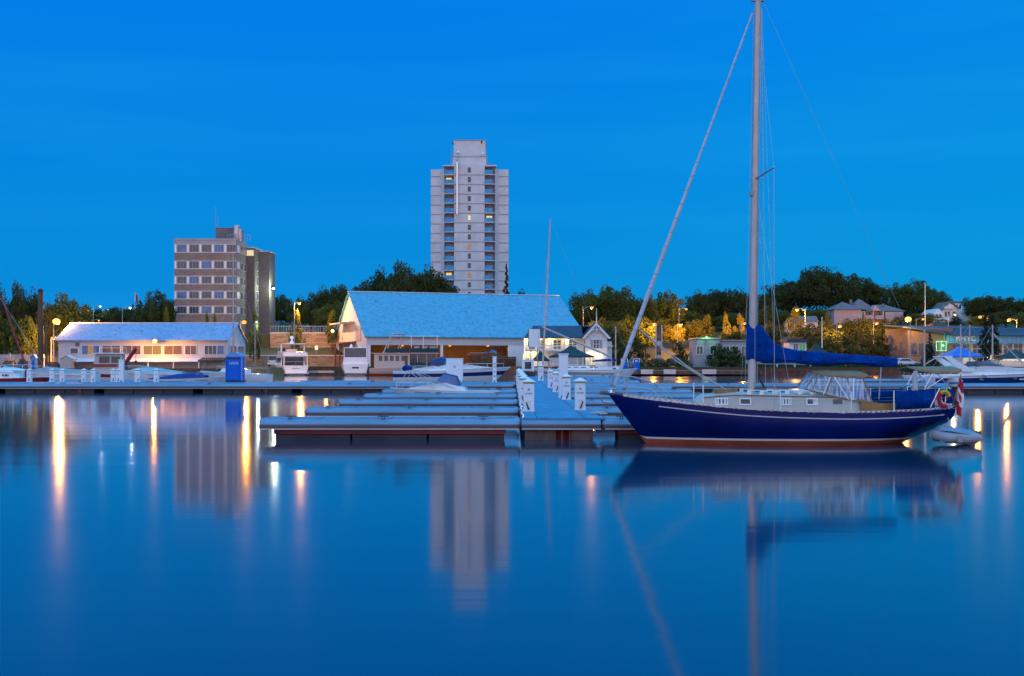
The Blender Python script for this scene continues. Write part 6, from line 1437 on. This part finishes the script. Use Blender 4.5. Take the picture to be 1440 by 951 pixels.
for i, px in enumerate((1083, 1108, 1130)):
    t = thing('bollard_post', f'{ORD[i]} short white mooring post from the left on the grassy bank under the boom', 'post', (WX(px + 10, 181), 181.2, .8))
    mb = MB(); mb.tube([(0, 0, 0), (0, 0, 1.1)], .14, 8); mb.build('shaft', M['gel'], t)
    mb = MB(); mb.lathe([(.17, 1.101), (.18, 1.18), (.1, 1.28)], (0, 0), 8); mb.build('cap', M['gel'], t)
# ------------------------------------------------------------------ trees
def leaf_mat(name, c, c2, rough=.9):
    m = bpy.data.materials.new(name); m.use_nodes = True; nt = m.node_tree; b = nt.nodes['Principled BSDF']
    b.inputs['Roughness'].default_value = rough; b.inputs['Specular IOR Level'].default_value = .2
    oi = nt.nodes.new('ShaderNodeObjectInfo'); geo = nt.nodes.new('ShaderNodeNewGeometry')
    ad = nt.nodes.new('ShaderNodeMath'); ad.operation = 'MULTIPLY_ADD'; ad.inputs[1].default_value = .55
    nt.links.new(geo.outputs['Random Per Island'], ad.inputs[0])
    sc_ = nt.nodes.new('ShaderNodeMath'); sc_.operation = 'MULTIPLY'; sc_.inputs[1].default_value = .45
    nt.links.new(oi.outputs['Random'], sc_.inputs[0]); nt.links.new(sc_.outputs[0], ad.inputs[2])
    mx = nt.nodes.new('ShaderNodeMix'); mx.data_type = 'RGBA'; nt.links.new(ad.outputs[0], mx.inputs[0]); mx.inputs[6].default_value = (*c, 1); mx.inputs[7].default_value = (*c2, 1)
    nt.links.new(mx.outputs[2], b.inputs['Base Color'])
    tr = nt.nodes.new('ShaderNodeBsdfTranslucent'); nt.links.new(mx.outputs[2], tr.inputs[0])
    ms = nt.nodes.new('ShaderNodeMixShader'); ms.inputs[0].default_value = .3
    nt.links.new(b.outputs[0], ms.inputs[1]); nt.links.new(tr.outputs[0], ms.inputs[2]); nt.links.new(ms.outputs[0], nt.nodes['Material Output'].inputs[0])
    return m
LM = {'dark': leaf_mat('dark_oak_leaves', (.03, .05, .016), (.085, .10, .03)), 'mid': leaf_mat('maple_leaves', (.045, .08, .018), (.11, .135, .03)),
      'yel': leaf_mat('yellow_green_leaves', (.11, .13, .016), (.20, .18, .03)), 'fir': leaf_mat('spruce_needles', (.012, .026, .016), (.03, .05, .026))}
bark = mat('tree_bark', (.06, .045, .035), .95, var=.3, scale=6, bump=.5)
rng = np.random.default_rng(11)
def leaves_mesh(name, centers, radii, per, size, mt, flat=1.0):
    P = []
    for c, r in zip(centers, radii):
        n = per
        d = rng.normal(size=(n, 3)); d /= np.linalg.norm(d, axis=1)[:, None]
        P.append(np.array(c) + d * (r * rng.uniform(.25, 1, n) ** .5)[:, None] * np.array([1, 1, flat]))
    P = np.concatenate(P); n = len(P)
    a = rng.normal(size=(n, 3)); a /= np.linalg.norm(a, axis=1)[:, None]
    b = rng.normal(size=(n, 3)); b -= a * (a * b).sum(1)[:, None]; b /= np.linalg.norm(b, axis=1)[:, None]
    s = size * rng.uniform(.55, 1.3, n)[:, None]
    V = np.stack([P - a * s, P + b * s * .55, P + a * s, P - b * s * .55], 1).reshape(-1, 3)
    me = bpy.data.meshes.new(name); me.vertices.add(4 * n); me.vertices.foreach_set('co', V.astype(np.float32).ravel())
    me.loops.add(4 * n); me.loops.foreach_set('vertex_index', np.arange(4 * n, dtype=np.int32))
    me.polygons.add(n); me.polygons.foreach_set('loop_start', np.arange(0, 4 * n, 4, dtype=np.int32)); me.polygons.foreach_set('loop_total', np.full(n, 4, dtype=np.int32))
    me.materials.append(mt); me.update(calc_edges=True)
    return me
def broad(kind, seed, spread=1.0):
    r = np.random.default_rng(seed); C = []; Rr = []
    for _ in range(105):
        d = r.normal(size=3); d /= np.linalg.norm(d); d[2] = d[2] if d[2] > -.85 else -d[2] * .4
        k = r.uniform(.35, 1) ** .6 * (1.02 + .2 * math.sin(3.1 * math.atan2(d[1], d[0]) + seed) + .13 * math.sin(5.3 * d[2] + 2.3 * d[0] + seed))
        rr = r.uniform(.075, .155)
        C.append((d[0] * (.5 - rr * .6) * k * spread, d[1] * (.5 - rr * .6) * k * spread, (.54 + d[2] * (.45 - rr) * k))); Rr.append(rr)
    return leaves_mesh('crown', C, Rr, 85, .022, LM[kind], .8)
def column(kind, seed):
    r = np.random.default_rng(seed); C = []; Rr = []
    for _ in range(60):
        z = r.uniform(.12, .96); w_ = .42 * math.sin(math.pi * min(1, (z + .02)) ** .8) ** .8 * (1.05 - .35 * z); a = r.uniform(0, 6.28); k = r.uniform(.2, 1) ** .5
        C.append((math.cos(a) * w_ * k, math.sin(a) * w_ * k, z)); Rr.append(r.uniform(.05, .10))
    return leaves_mesh('crown', C, Rr, 90, .02, LM[kind], 1.1)
def conifer(kind, seed):
    r = np.random.default_rng(seed); C = []; Rr = []
    z = .06
    while z < .98:
        w_ = .5 * (1 - z) ** .8 * r.uniform(.8, 1.12); n = max(3, int(15 * (1 - z)))
        for k in range(n):
            a = r.uniform(0, 6.28)
            for q in (.35, .6, .82, 1.0):
                C.append((math.cos(a) * w_ * q, math.sin(a) * w_ * q, z - .05 * q * (1 - z) + .01)); Rr.append(.028 + .02 * (1 - z))
        z += .038
    return leaves_mesh('crown', C, Rr, 16, .017, LM[kind], .7)
def shrub(kind, seed):
    r = np.random.default_rng(seed); C = []; Rr = []
    for _ in range(45):
        a = r.uniform(0, 6.28); k = r.uniform(0, 1) ** .5; z = r.uniform(.1, .92) * math.sqrt(max(.05, 1 - k * k * .8)); C.append((math.cos(a) * .42 * k, math.sin(a) * .42 * k, z)); Rr.append(r.uniform(.07, .14))
    return leaves_mesh('crown', C, Rr, 80, .028, LM[kind], .9)
def trunk_mesh(kind, seed):
    r = random.Random(seed); mb = MB()
    if kind == 'broad':
        mb.tube([(0, 0, -.05), (.005, 0, .14), (0, .01, .34), (.01, 0, .6), (0, 0, .85)], .026, 8, r2=.006)
        for k in range(8):
            a = k * .9 + r.random(); z = .22 + .045 * k; e = r.uniform(.22, .38); mb.tube([(0, 0, z), (math.cos(a) * e * .5, math.sin(a) * e * .5, z + .12), (math.cos(a) * e, math.sin(a) * e, z + .26)], .012, 5, r2=.003)
    else:
        mb.tube([(0, 0, -.04), (0, 0, .5), (0, 0, .96)], .022 if kind != 'shrub' else .03, 7, r2=.004)
        for k in range(10):
            a = k * 2.4; z = .1 + .08 * k; e = .25 * (1 - z); mb.tube([(0, 0, z), (math.cos(a) * e, math.sin(a) * e, z + .03)], .006, 4, r2=.002)
    o = mb.build('trunk', bark); me = o.data; bpy.data.objects.remove(o); return me
CR = {}
for k in ('dark', 'mid', 'yel'): CR[('broad', k)] = [broad(k, s + {'dark': 0, 'mid': 20, 'yel': 40}[k]) for s in range(4 if k == 'dark' else 3)]
for k in ('mid', 'yel', 'dark'): CR[('column', k)] = [column(k, s + 60) for s in range(2)]
CR[('conifer', 'fir')] = [conifer('fir', s + 80) for s in range(2)]
for k in ('mid', 'dark'): CR[('shrub', k)] = [shrub(k, s + 90) for s in range(2)]
TR = {k: trunk_mesh(k, 3) for k in ('broad', 'column', 'conifer', 'shrub')}
tcount = [0]
def tree(shape, kind, px, ptop, wpx, Y, label, zb=None, depth=None):
    X = WX(px, Y); z = (gz(X, Y) - .1) if zb is None else zb; h = (WZ(ptop, Y) - z) * (1.06 if shape == 'broad' else 1.0); w_ = wpx * Y / F * (1.2 if shape == 'broad' else 1.15)
    nm = {'broad': 'broadleaf_tree', 'column': 'columnar_tree', 'conifer': 'spruce_tree', 'shrub': 'shrub'}[shape]
    t = thing(nm, label, 'shrub' if shape == 'shrub' else 'tree', (X, Y, z), random.uniform(0, 6.28)); t.scale = (w_, w_ * random.uniform(.85, 1.1), h)
    i = tcount[0]; tcount[0] += 1; cs = CR[(shape, kind)]
    for nm2, me in (('crown', cs[i % len(cs)]), ('trunk', TR[shape])):
        o = bpy.data.objects.new(nm2, me); COL.objects.link(o); o.parent = t
    return t
def row(lst, shape, kind, Y, what):
    for i, (px, pt, w_) in enumerate(lst): tree(shape, kind, px, pt, w_, Y + random.uniform(-5, 5), f'{ORD[i]} from the left {what}')
row([(-34, 405, 40), (-6, 402, 44), (26, 399, 36), (44, 404, 34), (70, 420, 36)], 'broad', 'dark', 173, 'of the tall dark trees behind the far left boatyard')
row([(-16, 446, 44), (8, 440, 44), (40, 446, 40)], 'broad', 'mid', 165, 'of the lower green trees lit by the floodlight at far left')
tree('broad', 'mid', 93, 413, 56, 172, 'round-headed tree right behind the orange floodlight at the left shed corner')
row([(135, 433, 30), (158, 432, 30), (180, 434, 30), (246, 420, 40)], 'broad', 'dark', 270, 'of the low dark trees beyond the street lamps behind the shed')
row([(205, 413, 40), (226, 409, 38)], 'broad', 'dark', 215, 'of the dark trees just left of the office block')
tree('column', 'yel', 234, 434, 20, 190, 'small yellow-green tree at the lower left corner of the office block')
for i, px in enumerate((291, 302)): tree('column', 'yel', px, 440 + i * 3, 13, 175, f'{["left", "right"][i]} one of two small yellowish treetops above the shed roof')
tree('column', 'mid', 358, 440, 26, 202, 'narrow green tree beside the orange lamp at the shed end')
tree('column', 'yel', 418, 438, 26, 203, 'flame-shaped yellow-green tree in front of the stone walls', zb=2.9)
row([(395, 412, 34), (420, 416, 28), (437, 424, 30), (452, 402, 40), (478, 397, 38), (508, 395, 40)], 'broad', 'dark', 255, 'of the dark trees between office block and boathouse ridge')
row([(462, 428, 40), (487, 420, 34)], 'broad', 'mid', 232, 'of the mid green trees behind the boathouse gable')
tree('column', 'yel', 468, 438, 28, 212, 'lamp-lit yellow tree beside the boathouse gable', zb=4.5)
row([(540, 376, 52), (566, 370, 54), (594, 372, 54), (616, 388, 40), (634, 395, 30)], 'broad', 'dark', 275, 'of the big dark oaks rising behind the boathouse roof')
tree('conifer', 'fir', 712, 371, 17, 262, 'narrow pointed dark spruce at the right foot of the apartment tower')
tree('broad', 'dark', 735, 405, 26, 270, 'low dark tree just above the boathouse ridge')
row([(824, 407, 44), (850, 402, 46), (876, 404, 48), (905, 414, 40), (938, 410, 46)], 'broad', 'mid', 255, 'of the tall green trees right of the clubhouse')
row([(832, 452, 40), (858, 448, 40), (883, 445, 40), (908, 446, 38)], 'broad', 'mid', 215, 'of the lower green trees lit amber right of the clubhouse')
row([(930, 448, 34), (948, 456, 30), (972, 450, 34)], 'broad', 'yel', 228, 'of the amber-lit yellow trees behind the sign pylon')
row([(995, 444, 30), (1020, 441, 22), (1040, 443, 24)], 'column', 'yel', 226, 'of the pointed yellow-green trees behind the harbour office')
row([(985, 408, 40), (1010, 404, 40), (1036, 405, 44), (1066, 412, 44)], 'broad', 'dark', 285, 'of the dark trees behind the mast foot')
row([(1030, 462, 44), (1058, 460, 40), (1082, 452, 44)], 'broad', 'dark', 214, 'of the dark trees just behind the blue sail cover luff')
row([(1094, 400, 50), (1122, 384, 56), (1148, 371, 66), (1178, 378, 62), (1210, 388, 58), (1228, 396, 40)], 'broad', 'dark', 318, 'of the huge dark oaks behind the pink house')
tree('column', 'yel', 1119, 433, 32, 235, 'tall yellow-green tree under the upper street lamp left of the pink house')
tree('column', 'yel', 1163, 442, 18, 240, 'small yellow tree just left of the pink house')
row([(1152, 452, 56), (1180, 462, 50), (1205, 445, 54), (1232, 458, 50), (1255, 446, 54), (1278, 464, 46)], 'broad', 'dark', 222, 'of the dark rounded trees below the pink house')
row([(1262, 398, 40), (1284, 394, 46), (1306, 402, 40), (1322, 412, 30)], 'broad', 'mid', 322, 'of the spreading trees behind the brightest right lamp')
row([(1372, 416, 34), (1392, 413, 40), (1414, 418, 40), (1436, 420, 40), (1456, 412, 40)], 'broad', 'dark', 300, 'of the dark trees above the club roof at the right edge')
tree('conifer', 'fir', 1391, 430, 40, 187, 'large dark spruce standing in front of the club building')
tree('conifer', 'fir', 1307, 469, 26, 186, 'smaller dark spruce at the left corner of the club building')
tree('conifer', 'mid' if False else 'fir', 1344, 440, 22, 290, 'small spruce in front of the white townhouses')
for i, (px, pt, w_, Y, k) in enumerate(((872, 478, 34, 197, 'dark'), (898, 474, 30, 199, 'dark'), (956, 478, 26, 197, 'dark'), (1012, 482, 34, 185.5, 'dark'), (1034, 484, 34, 185.5, 'dark'), (1020, 492, 40, 184.6, 'mid'))):
    tree('shrub', k, px, pt, w_, Y, ['rounded dark bush behind the furled jib foot', 'rounded dark bush between the jib and the sign pylon', 'round dark bush below the amber-lit trees', 'leafy dark bush in front of the harbour office, left one', 'leafy dark bush in front of the harbour office, right one', 'low bush at the foot of the harbour office bushes'][i])
for i, px in enumerate((905, 922, 938, 962)):
    tree('shrub', 'mid', px, 503 + i % 2, 24, 183, f'{ORD[i]} from the left of the low green shrubs on the bank above the fuel dock')
# infill wood far behind so that the hill closes the view
for i in range(46):
    px = -60 + i * 34
    if 600 < px < 735: continue
    tree('broad', 'dark', px, 438 + random.uniform(-6, 8), 60, 345 + random.uniform(-10, 25), 'dark tree of the far wooded hill line').__setitem__('group', 'far hill trees')
for i in range(22):
    px = 815 + i * 30
    if 1160 < px < 1280 or 1305 < px < 1365: continue
    tree('broad', ['dark', 'mid'][i % 2], px, 437 + random.uniform(-8, 8), 46, 272 + random.uniform(-8, 8), 'low dense tree filling the wooded slope below the tall oaks at right').__setitem__('group', 'undergrowth trees on the right slope')
for i, (px, pt, w_) in enumerate(((1142, 468, 46), (1166, 472, 48), (1190, 466, 50), (1213, 462, 46), (1240, 466, 50), (1262, 470, 44), (1284, 476, 40), (1298, 484, 30))):
    tree('shrub', 'dark', px, pt, w_, 206 + (i % 3) * 2, f'{ORD[i]} from the left of the big dark bushes above the boom end')
# grass on the right bank
def blades(name, x0, x1, y0, y1, n, h, mt):
    P = np.stack([rng.uniform(x0, x1, n), rng.uniform(y0, y1, n)], 1); V = []; 
    z = np.array([gz(x, y) for x, y in P]); z = np.maximum(z, .6)
    a = rng.uniform(0, 6.28, n); hh = h * rng.uniform(.5, 1.2, n); w_ = .05
    b0 = np.stack([P[:, 0] - w_ * np.cos(a), P[:, 1] - w_ * np.sin(a), z - .1], 1); b1 = np.stack([P[:, 0] + w_ * np.cos(a), P[:, 1] + w_ * np.sin(a), z - .1], 1)
    tp = np.stack([P[:, 0] + rng.normal(0, .1, n), P[:, 1] + rng.normal(0, .1, n), z + hh], 1)
    V = np.stack([b0, b1, tp], 1).reshape(-1, 3)
    me = bpy.data.meshes.new(name); me.from_pydata(V.tolist(), [], [(3 * i, 3 * i + 1, 3 * i + 2) for i in range(n)]); me.materials.append(mt)
    o = bpy.data.objects.new(name, me); COL.objects.link(o); return tag(o, 'rough green grass on the shore banks', 'grass', kind='stuff')
blades('grass', 36, 78, 180.6, 187, 9000, .55, M['grass'])

# ------------------------------------------------------------------ lamps
def street_lamp(px, py, Y, col, watts, label, arm=-1, r=.22, head='cobra', zb=None, armL=1.6, bulb=None):
    X = WX(px, Y); z = WZ(py, Y); xb = X - arm * armL; z0 = gz(xb, Y) - .1 if zb is None else zb
    t = thing('street_lamp', label, 'street lamp', (xb, Y, z0)); h = z - z0; dx = X - xb
    mb = MB(); mb.tube([(0, 0, 0), (0, 0, h + .25)], .10, 8, r2=.06); mb.build('pole', M['grey'], t)
    if armL > .2:
        mb = MB(); mb.tube([(0, 0, h - .3), (dx * .5, 0, h + .22), (dx * .9, 0, h + .28)], .05, 6); mb.build('arm', M['grey'], t)
    mb = MB(); mb.loft([[(dx + a, b_ * w_, h + .16 + c) for a, b_, c in ((-.45, -1, 0), (.4, -1, 0), (.4, 1, 0), (-.45, 1, 0))] for w_, c in ((.18, 0),)] + [[(dx - .2, -.1, h + .28), (dx + .2, -.1, h + .28), (dx + .2, .1, h + .28), (dx - .2, .1, h + .28)]], 0); mb.build('lamp_head', M['black'], t)
    mb = MB(); mb.ball((dx, -.05, h - .02), r, sz=.8); mb.build('lens', bulb or M['bulb_sodium'], t)
    light(t, (dx, 1.1, h - .7), col, watts, .16)
    return t
street_lamp(79.5, 452, 152.5, (1, .42, .07), 4200, 'blazing orange floodlight on a pole at the left corner of the white shed', 1, .5, armL=.4, bulb=M['bulb_big'])
street_lamp(75, 476, 158, SODIUM, 1500, 'small lower orange lamp between the brown post and the shed corner', 1, .24, armL=.3)
t = thing('wall_lamp', 'bright orange wall lamp on the front of the white shed', 'wall lamp', (WX(218, 147.8), 147.8, WZ(480, 147.8)))
mb = MB(); mb.tube([(0, 2.19, .5), (0, 1.0, .45), (0, 0, .22)], .05, 6); mb.build('bracket', M['grey'], t); mb = MB(); mb.ball((0, -.1, 0), .3); mb.build('lens', M['bulb_big'], t); light(t, (0, -.5, -.2), SODIUM, 620, .14)
street_lamp(343.5, 453, 158, SODIUM, 2000, 'orange lamp on a pole at the right gable of the white shed', 1, .33, armL=.5)
for px, py, Y, lab, c, b_ in ((124, 438, 240, 'white street lamp nearest the round tree behind the shed', COOL, 'bulb_warm'), (141, 431, 262, 'small white street lamp second from the left behind the shed', COOL, 'bulb_cool'), (183, 433, 235, 'white street lamp on a long arm left of the flagpole', COOL, 'bulb_cool'), (152, 436, 285, 'faint white street lamp between the two brighter ones behind the shed', COOL, 'bulb_cool')):
    street_lamp(px, py, Y, c, 140, lab, 1, .26, bulb=M[b_])
street_lamp(139, 451, 250, SODIUM, 300, 'small low orange lamp above the shed ridge', 1, .22)
street_lamp(421, 427, 202, (1, .42, .10), 3000, 'orange street lamp above the flame-shaped tree', 1, .28, armL=.9)
street_lamp(361, 453, 200, COOL, 160, 'small white lamp among leaves at the office block foot', 1, .16, armL=.3, bulb=M['bulb_cool'])
street_lamp(832, 433, 214, SODIUM, 2200, 'orange street lamp on a long arm behind the clubhouse gable', 1, .3)
street_lamp(920, 456, 213, SODIUM, 2700, 'brightest orange lamp of the left three, next to the sign pylon', -1, .34, armL=.4)
street_lamp(957, 457, 220, SODIUM, 2500, 'orange street lamp lighting the yellow trees right of the sign pylon', 1, .26, armL=.6)
street_lamp(965, 435, 250, SODIUM, 1500, 'small upper orange lamp in the gap between dark trees', 1, .28)
street_lamp(1047, 455, 219, SODIUM, 3200, 'orange lamp half hidden at the left edge of the mast', 1, .28, armL=.5)
street_lamp(1121, 436, 225, SODIUM, 3200, 'upper orange lamp beside the tall yellow-green tree', -1, .34)
street_lamp(1181, 459, 212, SODIUM, 2600, 'orange lamp below the left corner of the pink house', 1, .36, armL=.6)
street_lamp(1233, 455, 214, SODIUM, 1800, 'orange lamp below the balconies of the pink house', 1, .3, armL=.6)
street_lamp(1277, 449, 192, (1, .42, .07), 1300, 'blazing orange floodlight left of the club building roof', -1, .55, armL=.4, bulb=M['bulb_big'])
street_lamp(1298, 449, 262, SODIUM, 1200, 'small orange lamp beside the red brick house', 1, .26)
street_lamp(1343, 443, 270, WARM, 900, 'small warm lamp in front of the white townhouses', 1, .26, bulb=M['bulb_warm'])
street_lamp(1378, 446, 240, SODIUM, 2200, 'orange street lamp left of the large spruce tip', -1, .36)
street_lamp(1419, 450, 235, SODIUM, 2600, 'orange street lamp at right above the club roof', -1, .42)
for i, (px, Y) in enumerate(((868, 178), (1010, 180))): pass
# flagpoles and light masts on shore
for lab, px, Y, pt, fl in (('grey flagpole with a small drooping flag behind the shed', 190, 225, 413, True), ('tall slim white flagpole beside the brick house', 1301, 200, 400, False), ('white lamp-less pole right of the pink house trees', 1156, 196, 448, False)):
    X = WX(px, Y); z0 = gz(X, Y); t = thing('flagpole', lab, 'flagpole', (X, Y, z0)); h = WZ(pt, Y) - z0
    mb = MB(); mb.tube([(0, 0, 0), (0, 0, h)], .1, 7, r2=.05); mb.build('pole', M['gel'], t)
    mb = MB(); mb.ball((0, 0, h + .1), .12); mb.build('finial', M['steel'], t)
    if fl: mb = MB(); mb.add([(.1, 0, h), (.5, .1, h - .5), (.6, -.1, h - 1.6), (.12, .05, h - 1.5)], [(0, 1, 2, 3)]); o = mb.build('flag', M['flagred'], t); o.modifiers.new('thick', 'SOLIDIFY').thickness = .03
